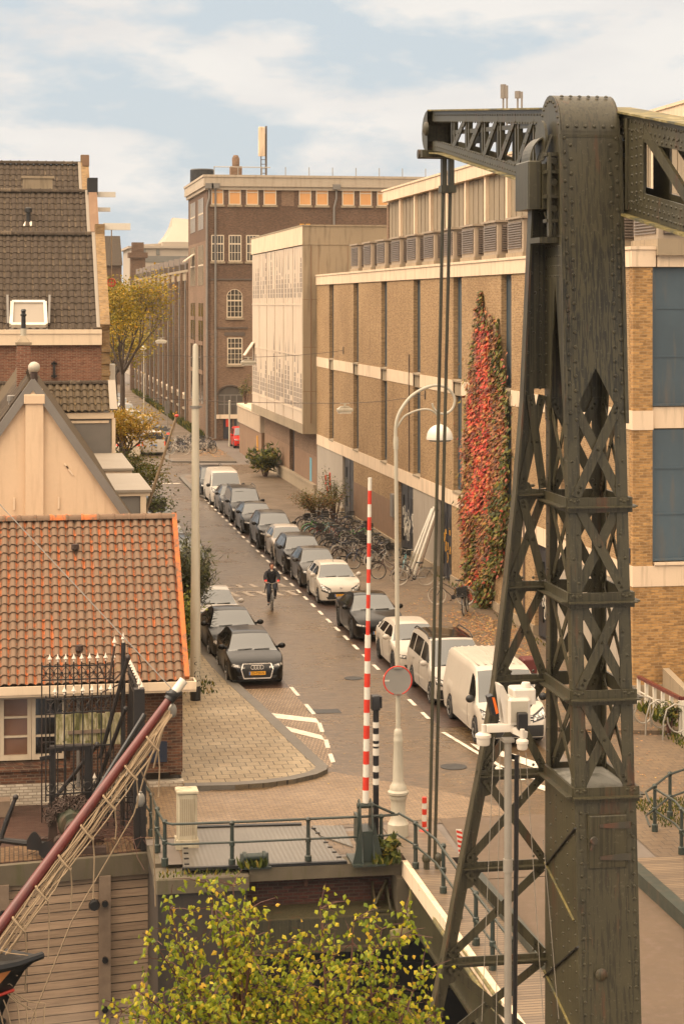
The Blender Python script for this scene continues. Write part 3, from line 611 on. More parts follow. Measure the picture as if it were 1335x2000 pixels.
# ================================================================ concrete block beside the warehouse
def office():
    XO, Ya, Yb = 17.85, 119.85, 145.4
    t = thing('printed_panel_block', 'cantilevered concrete block with white panels printed with grey city skylines', 'building', (24, 132, 0))
    c = MB(); c.box(XO+.12, 34, Ya, Yb, 4.03, 15.6); c.box(XO-.02, 34, Ya-.03, Yb+.02, 15.55, 16.68); c.box(XO-.06, 34.1, Ya-.07, Yb+.06, 16.68, 16.78); c.box(XO-.01, XO+.12, Ya-.002, Yb, 4.03, 4.62)
    c.box(XO+.02, XO+.12, Ya-.003, Ya+.35, 4.62, 15.55)
    obj('concrete_frame', c, M['conc_dk'], t)
    fr = MB(); fr.box(XO-.045, XO-.02, Ya-.035, Yb, 15.56, 16.66); obj('fascia', fr, M['conc'], t)
    j = MB()
    for z in (6.6, 9.3, 12.2): j.box(XO+.0, 34, Ya-.006, Ya, z, z+.03)
    for x in (18.8, 20.6, 23.3): j.box(x, x+.035, Ya-.007, Ya, 4.6, 15.5)
    j.tube([(XO+.5,Ya-.03,4.7),(XO+.5,Ya-.03,15.5)], .03, 6)
    obj('panel_joint', j, M['brk_dark'], t)
    nb = 6; wb = (Yb-.2-Ya-.35)/nb
    for k in range(nb):
        y0 = Ya+.36+k*wb; y1 = y0+wb-.08
        p = MB(); p.box(XO+.03, XO+.11, y0, y1, 4.63, 15.5); p.box(XO+.0, XO+.03, y0-.05, y0, 4.63, 15.5)
        for q in range(1,4): p.box(XO+.015, XO+.03, y0+q*wb/4-.02, y0+q*wb/4+.02, 11.9, 15.4)
        for zz in (11.85, 8.75, 5.35): p.box(XO+.0, XO+.03, y0, y1, zz, zz+.09)
        s = p
        def tower(yc, w, z0, z1, spire):
            n = int((z1-z0)/.31); 
            for i in range(n):
                ww = w*(1 if i < n*.55 else (.7 if i < n*.8 else .4))
                zz = z0+i*.31
                if rnd.random() < .93:
                    s.box(XO+.024, XO+.03, yc-ww/2, yc-.06*ww, zz, zz+.27, 1); 
                if rnd.random() < .93: s.box(XO+.024, XO+.03, yc+.06*ww, yc+ww/2, zz, zz+.27, 1)
            if spire: s.add([(XO+.024,yc-w*.25,z1),(XO+.024,yc+w*.25,z1),(XO+.024,yc,z1+1.3)], [(0,1,2)], 1)
        for q in range(3):
            yc = y0+.6+q*wb*.31; hgt = (.9+1.9*rnd.random()); tower(yc, .85, 12.35, 12.35+hgt, rnd.random() < .55)
            hgt = 1.5+1.9*rnd.random(); tower(yc, 1.0, 5.55, 5.5+hgt, rnd.random() < .5)
        obj('white_panel', s, [M['panel'], M['print']], t)
    w = MB(); w.prism_y([(XO-.7,8.2),(XO-.62,8.2),(XO+.02,9.15),(XO-.04,9.15)], 143.6, 145.0); obj('open_hatch', w, M['panel'], t)
    base = MB(); base.box(18.72, 34, Ya+.02, 129.5, .9, 4.02); base.box(18.72, 34, 131.6, 144.6, .9, 4.02); base.box(19.1, 34, 129.5, 131.6, .2, 4.02)
    obj('base_wall', base, M['brk_fact2'], t)
    b2 = MB(); b2.box(18.715, 18.8, Ya+.1, 129.4, .92, 2.6); b2.box(18.715, 18.8, 131.7, 144.5, .92, 2.5); obj('painted_patch', b2, M['brk_dark'], t)
    d = MB(); d.box(18.95, 19.05, 129.5, 131.6, .3, 4.0); obj('door', d, M['door_blue'], t)
    p = MB(); p.box(18.55, 18.75, Ya, 144.6, 0, .78); p.box(18.50, 18.75, Ya, 144.6, .78, .92); obj('plinth', p, M['conc_dk'], t)
    g = MB(); g.box(18.70, 18.713, 121.9, 122.6, .95, 2.4); obj('graffiti', g, M['cyan'], t)
    # low wing
    t2 = thing('low_wing', 'low brown walled annexe with a pale corrugated band and flat top', 'building', (21, 152, 0))
    w = MB(); w.box(18.6, 26, 145.45, 159.5, 0, 2.45); obj('wall', w, M['brk_dark'], t2)
    w = MB(); w.box(18.5, 26.1, 145.5, 159.6, 2.45, 3.75)
    y = 145.6
    while y < 159.4: w.box(18.46, 18.5, y, y+.25, 2.5, 3.7); y += .6
    obj('corrugated_band', w, M['panel'], t2)
    w = MB(); w.box(18.42, 26.2, 145.46, 159.7, 3.75, 3.95); obj('roof_edge', w, M['conc'], t2)
    w = MB(); w.tube([(18.58,147.6,.9),(18.58,147.7,2.1)], .06, 5); w2 = obj('graffiti', w, M['plate'], t2)

# ================================================================ factory
def win_y(t, x0, x1, z0, z1, y, nx, nz, pane='win_dark', fr='win_frame', arch=False, fw=.07, depth=.16):
    """multi-pane window in a wall facing -y; the wall face is y"""
    w = MB()
    if arch:
        xc = (x0+x1)/2; rr = (x1-x0)/2; zs = z1-rr
        pl = [(x0,z0),(x1,z0)] + [(xc+rr*math.cos(a*PI/10), zs+rr*math.sin(a*PI/10)) for a in range(0,11)]
        w.prism_y(pl, y-.012, y+.1)
    else: w.box(x0, x1, y-.012, y+.1, z0, z1)
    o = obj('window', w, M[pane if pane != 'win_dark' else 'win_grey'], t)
    f = MB()
    def zt(x): return z1 if not arch else zs+math.sqrt(max(rr*rr-(x-xc)**2, 0))
    f.box(x0-.02, x0+fw, y-.06, y-.013, z0, z1 if not arch else zs); f.box(x1-fw, x1+.02, y-.06, y-.013, z0, z1 if not arch else zs)
    f.box(x0+fw, x1-fw, y-.06, y-.013, z0-.02, z0+fw)
    if not arch: f.box(x0+fw, x1-fw, y-.06, y-.013, z1-fw, z1+.02)
    else:
        pts = [(xc+rr*math.cos(a*PI/12), y-.04, zs+rr*math.sin(a*PI/12)) for a in range(13)]
        for a, b in zip(pts, pts[1:]): f.bar(a, b, .05, fw*1.2, up=(0,1,0))
    for i in range(1, nx): x = x0+(x1-x0)*i/nx; f.box(x-fw*.3, x+fw*.3, y-.045, y-.014, z0+fw, zt(x)-.02)
    for i in range(1, nz): z = z0+(z1-z0)*i/nz; h = .9 if (nz > 2 and i == nz//2+1) else .3; f.box(x0+fw, x1-fw, y-.05, y-.015, z-fw*h, z+fw*h)
    obj('frame', f, M[fr], o)
    s = MB(); s.box(x0-.12, x1+.12, y-.16, y-.002, z0-.2, z0-.02); obj('sill', s, M['conc_dk'], o)
    return o
def factory():
    Yf = 173.3; Xf = 17.4; Zd = 173.7
    zz = lambda v: CH-(v-HV)*Zd/F
    xx = lambda u: AY(u, Yf)[0]
    t = thing('corner_factory', 'tall dark brick factory block with a row of orange top windows', 'building', (24, 182, 0))
    w = MB(); w.box(Xf, 46, Yf, 191.5, 0, 22.2); obj('wall', w, M['brk_fact'], t)
    w = MB(); w.box(Xf-.012, Xf+.2, Yf+.9, 191.4, 0, 17.5); obj('pale_side_wall', w, M['brk_fact2'], t)
    w = MB(); w.box(xx(412), 46, Yf-.012, Yf+.2, 0, zz(548)); obj('pale_front_wall', w, M['brk_fact2'], t)
    c = MB(); c.box(Xf-.35, 46, Yf-.35, 191.9, 22.2, 23.0); c.box(Xf-.42, 46.1, Yf-.42, 192, 23.0, 23.2); c.box(Xf-.2, 46, Yf-.2, 191.7, 21.9, 22.2); obj('cornice', c, M['conc_mid'], t)
    for u0, u1 in ((413,436),(447,470),(481,504),(515,539),(584,607),(617,640),(668,691),(702,725),(736,757),(770,792)):
        win_y(t, xx(u0), xx(u1), zz(399), zz(364), Yf, 1, 1, 'orange')
        f = MB(); f.box(xx(u0), xx(u1), Yf-.055, Yf-.014, zz(376), zz(374)); obj('transom', f, M['win_frame'], t)
    w = MB(); w.box(xx(550), xx(574), Yf-.02, Yf+.1, zz(401), zz(364)); obj('blocked_window', w, M['brk_fact2'], t)
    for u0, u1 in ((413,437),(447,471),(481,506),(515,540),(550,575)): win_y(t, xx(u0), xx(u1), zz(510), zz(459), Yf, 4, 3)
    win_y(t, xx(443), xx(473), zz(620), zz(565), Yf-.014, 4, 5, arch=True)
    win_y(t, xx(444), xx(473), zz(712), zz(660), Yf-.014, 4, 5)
    l = MB()
    for vv, u0, u1 in ((640,420,484),(700,478,486),(545,412,494)): l.box(xx(u0), xx(u1), Yf-.12, Yf-.014, zz(vv+2), zz(vv-1))
    l.box(xx(438), xx(478), Yf-.06, Yf-.014, zz(656), zz(649)); obj('string_course', l, M['louvre'], t)
    # arched entrance
    xc = (xx(426)+xx(474))/2; rr = (xx(474)-xx(426))/2
    pl = [(xx(426),zz(810)),(xx(474),zz(810)),(xx(474),zz(772))] + [(xc+rr*math.cos(a*PI/10), zz(772)+.75*math.sin(a*PI/10)) for a in range(1,10)] + [(xx(426),zz(772))]
    d = MB(); d.prism_y(pl, Yf-.03, Yf+.1); o = obj('fanlight', d, M['fan'], t)
    a = MB()
    pts = [(xc+(rr+.1)*math.cos(k*PI/12), Yf-.06, zz(772)+.85*math.sin(k*PI/12)) for k in range(13)]
    for p, q in zip(pts, pts[1:]): a.bar(p, q, .1, .22, up=(0,1,0))
    obj('arch_ring', a, M['louvre'], o)
    b = MB(); 
    for q in range(1,4): x = xx(426)+q*(xx(474)-xx(426))/4; b.box(x-.04, x+.04, Yf-.05, Yf-.03, zz(810), zz(772))
    for v in (790, 772): b.box(xx(427), xx(473), Yf-.055, Yf-.031, zz(v+1), zz(v-1))
    obj('glazing_bar', b, M['lead'], o)
    b = MB(); b.box(xx(422), xx(478), Yf-.22, Yf-.014, zz(818), zz(810)); obj('lintel', b, M['conc'], t)
    for u0, u1 in ((436,453),(457,474)):
        d = MB(); d.box(xx(u0), xx(u1), Yf-.08, Yf+.02, .15, zz(819)); o = obj('entrance_door', d, M['door_blue'], t)
        p = MB(); p.box(xx(u0+5), xx(u1-4), Yf-.095, Yf-.081, 1.2, 2.2); obj('notice', p, M['red_paint' if u0 == 436 else 'pale_glass'], o)
    b = MB(); b.box(xx(422), xx(434), Yf-.1, Yf-.014, 0, zz(819)); obj('door_pier', b, M['brk_fact'], t)
    # downpipes with hoppers
    for u in (399, 404, 656):
        p = MB(); x = xx(u) if u > 404 else Xf+.15+(u-399)*.11
        p.tube([(x,Yf-.14,22.1),(x,Yf-.14,21.2),(x-.2 if u != 404 else x,Yf-.14,20.4),(x-.2 if u != 404 else x,Yf-.14,.2)], .1, 6); p.box(x-.35, x+.35, Yf-.45, Yf-.05, 22.0, 22.45)
        obj('downpipe', p, M['lead'], t)
    # street side windows of the corner block
    for y0 in (176.5, 184.2):
        for z0, z1 in ((18.6,21.4),(13.6,17.2)):
            m = MB(); m.box(Xf-.03, Xf+.1, y0, y0+4.6, z0, z1); o = obj('side_window', m, M['win_dark'], t)
            f = MB()
            for q in range(5): f.box(Xf-.06, Xf-.031, y0+q*1.15-.06, y0+q*1.15+.06, z0, z1)
            f.box(Xf-.065, Xf-.032, y0, y0+4.6, (z0+z1)/2-.06, (z0+z1)/2+.06); obj('frame', f, M['win_frame'], o)
        m = MB(); m.box(Xf-.04, Xf+.1, y0+.4, y0+2.0, 3, 12); m.box(Xf-.04, Xf+.1, y0+2.8, y0+4.4, 3, 12); obj('tall_window', m, M['win_dark'], t)
        m = MB()
        for zq in (5.8, 8.4, 10.6): m.box(Xf-.08, Xf-.04, y0+.4, y0+4.4, zq-.18, zq+.18)
        obj('spandrel', m, M['brk_fact2'], t)
    m = MB(); m.prism_y([(Xf-1.0,15.9),(Xf-.95,15.8),(Xf-.02,16.5),(Xf-.02,16.6)], 184.5, 187); obj('open_casement', m, M['win_frame'], t)
    # roof furniture
    m = MB(); m.lathe([(1.15,0),(1.15,1.3),(1.05,1.4)], (Xf+.9,187,23.2), 16); obj('roof_tank', m, M['steel_black'], t)
    for u, h in ((466,1.3),(680,1.4)):
        m = MB(); x = xx(u); m.box(x-.5, x+.5, 175, 176, 23.2 if u == 466 else 18, 23.2+.9 if u == 466 else zz(412)); m.lathe([(.32,0),(.34,.7),(.2,1.0)], (x,175.5,24.1 if u == 466 else zz(412)), 10); obj('chimney', m, M['brk_fact2'], t)
    m = MB()
    for i in range(10):
        x = xx(420)+i*2.1; m.tube([(x,174,23.2),(x,174,24.0)], .04, 5)
    m.tube([(xx(420),174,23.95),(xx(530),174,23.95)], .04, 5); obj('roof_railing', m, M['galv'], t)
    m = MB(); x = xx(519)
    for dx in (-.2,.2): m.tube([(x+dx,175,23.2),(x+dx,175,27.0)], .05, 5)
    for q in range(9): m.tube([(x-.2,175,23.5+q*.4),(x+.2,175,23.5+q*.4)], .03, 4)
    m.tube([(x+.25,175,23.2),(x+.25,175,zz(241))], .09, 6); o = obj('antenna_mast', m, M['louvre'], t)
    m = MB(); m.bbox(x-.45, x+.12, 174.7, 175.1, zz(301), zz(243), .05); obj('antenna_panel', m, M['conc'], o)
    m = MB(); m.box(xx(585), xx(593), Yf-.2, Yf-.01, zz(440), zz(436)); m.box(xx(597), xx(605), Yf-.2, Yf-.01, zz(440), zz(436)); obj('vent_hood', m, M['plate'], t)
    # long hall
    t2 = thing('long_factory_hall', 'long brown brick factory hall with tall windows between slender piers', 'building', (24, 232, 0))
    Ya, Yb = 191.55, 273; n = 12; pb = (Yb-Ya)/n
    w = MB(); w.box(Xf+.3, 46, Ya, Yb, 0, 14.2); obj('wall', w, M['brk_fact'], t2)
    w = MB(); w.box(Xf+.05, 46, Ya, Yb, 14.2, 15.0); w.box(Xf-.05, 46, Ya, Yb, 15.0, 15.25); w.box(Xf+.02, Xf+.3, Ya, Yb, 2.5, 2.9); w.box(Xf-.02, Xf+.3, Ya, Yb, 1.5, 1.7); obj('band', w, M['conc_dk'], t2)
    for k in range(n):
        y0 = Ya+k*pb
        p = MB(); p.box(Xf-.15, Xf+.3, y0, y0+1.0, 0, 15.0); p.box(Xf-.2, Xf+.3, y0-.05, y0+1.05, 13.3, 14.0); obj('pier', p, M['brk_fact2'], t2); p = MB(); p.prism_x([(y0+2.4,15.25),(y0+3.9,15.25),(y0+3.9,15.9),(y0+3.15,16.6),(y0+2.4,15.9)], Xf, Xf+.6); obj('parapet_peak', p, M['louvre'], t2)
        d = MB(); d.tube([(Xf-.25,y0+.5,14.2),(Xf-.25,y0+.5,.2)], .09, 5); obj('downpipe', d, M['lead'], t2)
        for j in range(2):
            yw = y0+1.35+j*2.75
            m = MB(); m.box(Xf+.2, Xf+.299, yw, yw+2.2, 3.2, 13.0); o = obj('tall_window', m, M['win_dark'], t2)
            f = MB()
            for q in range(1,4): f.box(Xf+.16, Xf+.199, yw+q*.55-.03, yw+q*.55+.03, 3.2, 13)
            for q in range(1,8): f.box(Xf+.15, Xf+.195, yw, yw+2.2, 3.2+q*1.22-.05, 3.2+q*1.22+.05)
            obj('frame', f, M['lead'], o)
            s = MB(); s.box(Xf-.02, Xf+.19, yw-.05, yw+2.25, 2.95, 3.15); obj('sill', s, M['conc'], o)
    p = MB(); p.box(Xf-.5, Xf+1.5, Yb-.5, Yb+1.5, 0, 18.2); p.box(Xf-.8, Xf+1.8, Yb-.8, Yb+1.8, 18.2, 18.9); p.prism([(Xf-.3,Yb-.3),(Xf+1.3,Yb-.3),(Xf+1.3,Yb+1.3),(Xf-.3,Yb+1.3)], 18.9, 20.3); obj('end_turret', p, M['brk_fact'], t2)
    # far end of the street
    t3 = thing('end_house', 'distant brown brick house closing the street behind the yellow tree', 'building', (9, 297, 0))
    w = MB(); w.box(-14, 16.8, 292, 304, 0, 17.5); obj('wall', w, M['brk_fact'], t3)
    w = MB(); w.prism_x([(291.5,17.5),(304,17.5),(298,22.0)], -14, 16.9); obj('roof', w, M['tile_dk'], t3)
    for i in range(9):
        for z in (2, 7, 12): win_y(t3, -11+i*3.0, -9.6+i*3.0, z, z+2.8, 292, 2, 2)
    w = MB(); w.box(11, 12.4, 297, 299, 20, 24.6); obj('chimney', w, M['brk_fact2'], t3)
    # pale building with a tent roof
    Yp = 330
    zp = lambda v: CH-(v-HV)*AY(320,Yp)[1]/F
    xp = lambda u: AY(u,Yp)[0]
    t4 = thing('pale_tent_roof_hall', 'pale distant hall with terraces and a tall tent shaped roof', 'building', (xp(330), Yp+8, 0))
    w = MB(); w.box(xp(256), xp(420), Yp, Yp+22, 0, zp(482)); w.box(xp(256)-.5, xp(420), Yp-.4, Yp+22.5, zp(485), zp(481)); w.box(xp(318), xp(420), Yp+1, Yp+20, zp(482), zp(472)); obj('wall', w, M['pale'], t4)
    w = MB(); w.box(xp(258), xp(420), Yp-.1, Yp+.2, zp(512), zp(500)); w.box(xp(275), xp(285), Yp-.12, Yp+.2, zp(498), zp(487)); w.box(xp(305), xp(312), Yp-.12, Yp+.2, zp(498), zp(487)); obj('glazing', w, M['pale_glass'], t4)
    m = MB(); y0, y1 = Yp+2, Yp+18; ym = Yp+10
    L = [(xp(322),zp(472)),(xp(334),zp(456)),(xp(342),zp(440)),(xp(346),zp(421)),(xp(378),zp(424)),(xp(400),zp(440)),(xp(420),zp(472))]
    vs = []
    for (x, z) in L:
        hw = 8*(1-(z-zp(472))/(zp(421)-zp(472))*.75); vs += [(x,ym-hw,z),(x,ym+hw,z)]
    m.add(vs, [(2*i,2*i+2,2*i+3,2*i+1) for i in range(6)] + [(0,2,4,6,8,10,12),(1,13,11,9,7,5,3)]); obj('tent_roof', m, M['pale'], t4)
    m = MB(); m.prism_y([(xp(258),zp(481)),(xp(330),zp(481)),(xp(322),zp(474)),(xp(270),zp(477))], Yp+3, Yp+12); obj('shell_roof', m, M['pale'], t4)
# ================================================================ left row of houses
def pantiles(mb, x0, x1, ya, za, yb, zb, tw=.24, rows=16, amp=.035, step=.03, mi=0, flip=False, seg=6):
    """S-shaped pantile courses from the eave (ya, za) up to the ridge (yb, zb); roof plane runs along x"""
    n = max(1, round((x1-x0)/tw)); tw = (x1-x0)/n
    L = math.hypot(yb-ya, zb-za); uy, uz = (yb-ya)/L, (zb-za)/L; ny, nz = -uz*(1 if yb > ya else -1), abs(uy)
    prof = [(q/seg, amp*(math.sin(2*PI*(q/seg)-.6)+.35*math.sin(4*PI*q/seg))) for q in range(seg+1)]
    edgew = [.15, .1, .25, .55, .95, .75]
    for r in range(rows):
        d0, d1 = L*r/rows - .02, L*(r+1)/rows + .03
        for c in range(n):
            jx = (rnd.random()-.5)*.012; jn = rnd.random()*.008; tone = rnd.random()*.35
            vs = []
            for d, lift in ((d0, step), (d1, 0.0)):
                for f, a in prof:
                    h = a + lift + jn
                    vs.append((x0+(c+f)*tw+jx, ya+uy*d+ny*h, za+uz*d+nz*h))
            k = seg+1
            for f, a in prof:
                h = a + step + jn - .03; vs.append((x0+(c+f)*tw+jx, ya+uy*(d0+.005)+ny*h, za+uz*(d0+.005)+nz*h))
            for q in range(seg):
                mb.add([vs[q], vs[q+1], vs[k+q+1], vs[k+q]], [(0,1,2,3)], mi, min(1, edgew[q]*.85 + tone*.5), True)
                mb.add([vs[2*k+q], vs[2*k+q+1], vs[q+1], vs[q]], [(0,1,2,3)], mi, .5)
def ridge_caps(mb, x0, x1, y, z, r=.13, ln=.4, mi=0):
    n = int((x1-x0)/ln); ln = (x1-x0)/n
    for i in range(n):
        a = x0+i*ln; vs = []
        for x, rr in ((a, r*1.12), (a+.06, r*1.12), (a+.07, r*.96), (a+ln+.03, r)):
            for q in range(7): t = PI*q/6; vs.append((x, y-math.cos(t)*rr, z+math.sin(t)*rr-.03))
        mb.add(vs, [(k*7+q, k*7+q+1, (k+1)*7+q+1, (k+1)*7+q) for k in range(3) for q in range(6)], mi, .35+.6*rnd.random(), True)

def left_houses():
    # ---- low brick house with the orange tiled roof
    t = thing('tiled_brick_house', 'low brick house with a weathered orange pantile roof and cream gutter board', 'house', (0, 53, 0))
    y0 = 49.46; xr = 4.35; x_l = -9.0
    w = MB()
    def zz(v, u=100): return CH-(v-HV)*AY(u, y0)[1]/F
    wx = [AY(u, y0)[0] for u in (-120, 138)]
    zt, zb = 2.36, .78
    w.box(x_l, wx[0], y0, y0+.3, .2, 2.6); w.box(wx[1], xr, y0, y0+.3, .35, 2.6); w.box(wx[0], wx[1], y0, y0+.3, .2, zb-.12); w.box(wx[0], wx[1], y0, y0+.3, zt, 2.6)
    w.box(xr-.3, xr, y0+.3, 56.1, .2, 2.7); w.prism_x([(49.5,2.6),(56.1,2.6),(52.8,6.1)], xr-.28, xr-.02)
    obj('wall', w, M['brk_old'], t)
    p = MB(); p.box(x_l, 3.3, y0-.04, y0+.28, -.32, .2); p.box(3.3, xr+.03, y0-.04, y0+.28, -.05, .13); obj('plinth', p, M['brk_white'], t)
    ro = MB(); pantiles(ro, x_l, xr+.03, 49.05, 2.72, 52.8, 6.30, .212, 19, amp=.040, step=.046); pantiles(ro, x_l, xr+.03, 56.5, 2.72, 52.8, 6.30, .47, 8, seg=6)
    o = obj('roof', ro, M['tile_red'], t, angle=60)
    rc = MB(); ridge_caps(rc, x_l, xr+.06, 52.8, 6.34); obj('ridge_tiles', rc, M['tile_red'], o)
    ve = MB()
    for r in range(16):
        q = r/16; ve.bar((xr+.07, 49.05+3.75*q, 2.76+3.58*q), (xr+.07, 49.05+3.75*(q+.068), 2.80+3.58*(q+.068)), .12, .14, up=(0,-.7,.7), r=.95)
    obj('verge_tiles', ve, M['tile_red'], o)
    for (u, v) in ((147,1078),(155,1267)):
        vt = MB()
        pp = PY(u, v, 50.6 if v > 1200 else 52.2); yy = 49.05 + (52.8-49.05)*((12-pp.z)*0 + (.18 if v > 1200 else .80)); z = 2.72+3.58*((yy-49.05)/3.75)
        x = AY(u, yy)[0]; vt.lathe([(.10,0),(.10,.12),(.07,.13),(.0,.10)], (x, yy-.06, z+.05), 10); obj('vent_tile', vt, M['rust'], o)
    gu = MB(); gx = AY(383, 48.95)[0]
    gu.box(x_l, gx, 48.86, 48.90, 2.50, 2.70); gu.box(x_l, gx, 48.90, 49.2, 2.44, 2.50); gu.box(gx-.04, gx, 48.9, 49.4, 2.50, 2.70); gu.box(4.42, gx-.04, 49.36, 49.4, 2.5, 2.7); gu.box(x_l, xr+.05, 49.1, 49.46, 2.505, 2.56)
    obj('gutter', gu, M['cream_trim'], t)
    gl = MB(); gl.box(x_l, gx-.05, 48.905, 49.09, 2.62, 2.64); obj('gutter_lining', gl, M['lead'], t)
    # windows
    xs = [AY(u, y0)[0] for u in (-120, -58, 0, 62, 130)]
    for i in range(4):
        a, b = xs[i], xs[i+1]
        m = MB(); m.box(a+.07, b-.07, y0+.14, y0+.2, zb+.1, zt-.06); o = obj('window', m, M['win_dark'] if i in (1,3) else M['winblind'], t)
        f = MB(); fy0, fy1 = y0+.05, y0+.138
        f.box(a+.005, a+.10, fy0, fy1, zb, zt); f.box(b-.10, b-.005, fy0, fy1, zb, zt); f.box(a+.1, b-.1, fy0, fy1, zb, zb+.12); f.box(a+.1, b-.1, fy0, fy1, zt-.08, zt)
        for q in (1, 2): z = zb+.1+(zt-zb-.16)*q/3; f.box(a+.1, b-.1, fy0+.03, fy1, z-.025, z+.025)
        obj('frame', f, M['win_frame'], o)
    s = MB(); s.prism_x([(y0-.06,zb-.26),(y0-.06,zb-.20),(y0+.2,zb-.004),(y0+.2,zb-.12),(y0-.003,zb-.26)], wx[0], wx[1]); obj('brick_sill', s, M['brk_old'], t)
    d = MB(); x = AY(153, y0)[0]; d.tube([(x, y0-.06, 2.5),(x, y0-.06, .1)], .045, 8); obj('downpipe', d, M['lead'], t)
    b = MB(); xa, xb = AY(291, y0)[0], AY(326, y0)[0]; b.box(xa, xb, y0-.06, y0-.002, .62, 1.13); obj('notice_board', b, M['bluebox'], t)
    # ---- cream gabled house with dormers
    yg = 57.0; ap = PY(65, 745, yg); rr = PY(245, 1000, yg); sl = (ap.z-rr.z)/(rr.x-ap.x); ez = ap.z-sl*(4.3-ap.x); xl = ap.x-(4.3-ap.x)
    t = thing('cream_gabled_house', 'cream rendered gable house with grey roof edges and flat topped dormers', 'house', (ap.x, 68, 0))
    w = MB(); w.prism_y([(xl,0),(4.28,0),(4.28,ez),(ap.x,ap.z-.03),(xl,ez)], yg, yg+.3); w.box(4.0, 4.28, yg+.3, 79.8, 0, ez-.1); w.box(xl, xl+.28, yg+.3, 79.8, 0, ez-.1); obj('gable_wall', w, M['cream'], t)
    fb = MB()
    x0b, x1b = AY(50, yg)[0], AY(85, yg)[0]
    fb.box(x0b, x1b, yg-.14, yg-.003, 0, ap.z-.62); fb.bbox(x0b-.04, x1b+.04, yg-.2, yg+.25, ap.z-.62, ap.z-.36, .02); fb.prism([(x0b+.02,yg-.14),(x1b-.02,yg-.14),(x1b-.02,yg+.2),(x0b+.02,yg+.2)], ap.z-.36, ap.z-.22)
    o = obj('flue', fb, M['cream'], t)
    pf = MB(); xc = AY(67, yg)[0]; pf.lathe([(.10,-.25),(.10,.28)], (xc, yg, ap.z), 12); obj('flue_pipe', pf, M['rust'], o)
    pf = MB(); pf.blob((xc, yg, ap.z+.4), .17, .17, .16, 12, 8); obj('cowl', pf, M['mast'], o)
    for u, va, vb in ((28,972,996),(115,970,994)):
        an = MB(); a = PY(u, va, yg); b = PY(u, vb, yg); an.bar(a+V3(0,-.02,0), b+V3(0,-.02,0), .05, .03, up=(0,1,0)); obj('wall_anchor', an, M['cream_trim'], t)
    an = MB()
    for (u0,v0,u1,v1) in ((126,905,134,915),(130,910,143,928)): an.bar(PY(u0,v0,yg)+V3(0,-.02,0), PY(u1,v1,yg)+V3(0,-.02,0), .04, .03, up=(0,1,0))
    obj('wall_anchor', an, M['cream_trim'], t)
    e = MB(); n2 = Vector((sl, 0, 1)).normalized()
    e.bar((ap.x-.05, yg-.06, ap.z+.02), (4.55, yg-.06, ap.z-sl*(4.6-ap.x)), .22, .22, up=(sl,0,1)); e.bar((ap.x+.05, yg-.056, ap.z+.016), (xl-.25, yg-.06, ez-.3), .22, .22, up=(-sl,0,1)); obj('verge_board', e, M['lead'], t)
    ro = MB(); th = .1
    ro.add([(ap.x,yg+.05,ap.z+.12),(4.6,yg+.05,ap.z+.12-sl*(4.6-ap.x)),(4.6,80,ap.z+.12-sl*(4.6-ap.x)),(ap.x,80,ap.z+.12),(xl-.3,yg+.05,ez-.3),(xl-.3,80,ez-.3)], [(0,1,2,3),(0,3,5,4)], r=.12)
    obj('roof', ro, M['tile_dk2'], t)
    # rolls of dark tile on the left slope
    rl = MB()
    for i in range(9):
        q0, q1 = i/9, (i+1.08)/9
        for k in range(34):
            ya_, yb_ = yg+.1+k*.32, yg+.1+(k+1)*.32
            x_0 = ap.x-(ap.x-xl)*q0*.8; x_1 = ap.x-(ap.x-xl)*q1*.8
            rl.bar((x_0, (ya_+yb_)/2, ap.z+.17-(ap.x-x_0)*sl), (x_1, (ya_+yb_)/2, ap.z+.20-(ap.x-x_1)*sl), .26, .05, up=(-sl,0,1))
    ridge = MB()
    for k in range(30): ridge.tube([(ap.x, yg+.1+k*.4, ap.z+.1),(ap.x, yg+.53+k*.4, ap.z+.12)], [.15,.13], 8)
    obj('ridge_tiles', ridge, M['tile_dk'], t); obj('roof_tiles', rl, M['tile_dk'], t)
    # dormers
    for (ya, yb, zd) in ((63.0,69.2,6.06),(72.0,79.4,6.0)):
        xi = ap.x+(ap.z-zd)/sl-.3
        d = MB(); d.box(xi, 4.22, ya+.15, yb-.1, ez-.3, zd-.14); o = obj('dormer', d, M['lead'], t)
        r = MB(); r.box(xi-.1, 4.58, ya-.02, yb, zd-.03, zd+.05); obj('dormer_roof', r, M['bitumen'], o)
        c = MB(); c.box(4.22, 4.40, ya+.08, yb-.05, ez-.4, zd-.15); c.box(xi, 4.52, ya+.06, ya+.13, zd-.15, zd-.035); c.box(4.4, 4.52, ya+.13, yb-.05, zd-.15, zd-.035); obj('dormer_frame', c, M['cream_trim'], o)
        g = MB(); g.box(4.4, 4.43, ya+.6, yb-.6, ez+.1, zd-.3); obj('pane', g, M['win_dark'], o)
    ch = MB(); xc0, xc1 = AY(33, 62)[0], AY(60, 62)[0]; zc = 12-(713-HV)*AY(45,62)[1]/F
    ch.box(xc0, xc1, 62, 62.6, zc-1.6, zc+.62); o = obj('chimney', ch, M['brk_red'], t)
    ch = MB(); xm = (xc0+xc1)/2; ch.prism([(xc0-.04,61.96),(xc1+.04,61.96),(xc1+.04,62.64),(xc0-.04,62.64)], zc+.62, zc+.70); ch.add([(xc0,62,zc+.7),(xc1,62,zc+.7),(xc1,62.6,zc+.7),(xc0,62.6,zc+.7),(xm,62.3,zc+.98)], [(0,1,4),(1,2,4),(2,3,4),(3,0,4)]); obj('cap', ch, M['conc_dk'], o)
    ch = MB(); ch.lathe([(.09,.9),(.09,1.12)], (xm,62.3,zc), 10); obj('collar', ch, M['mast'], o)
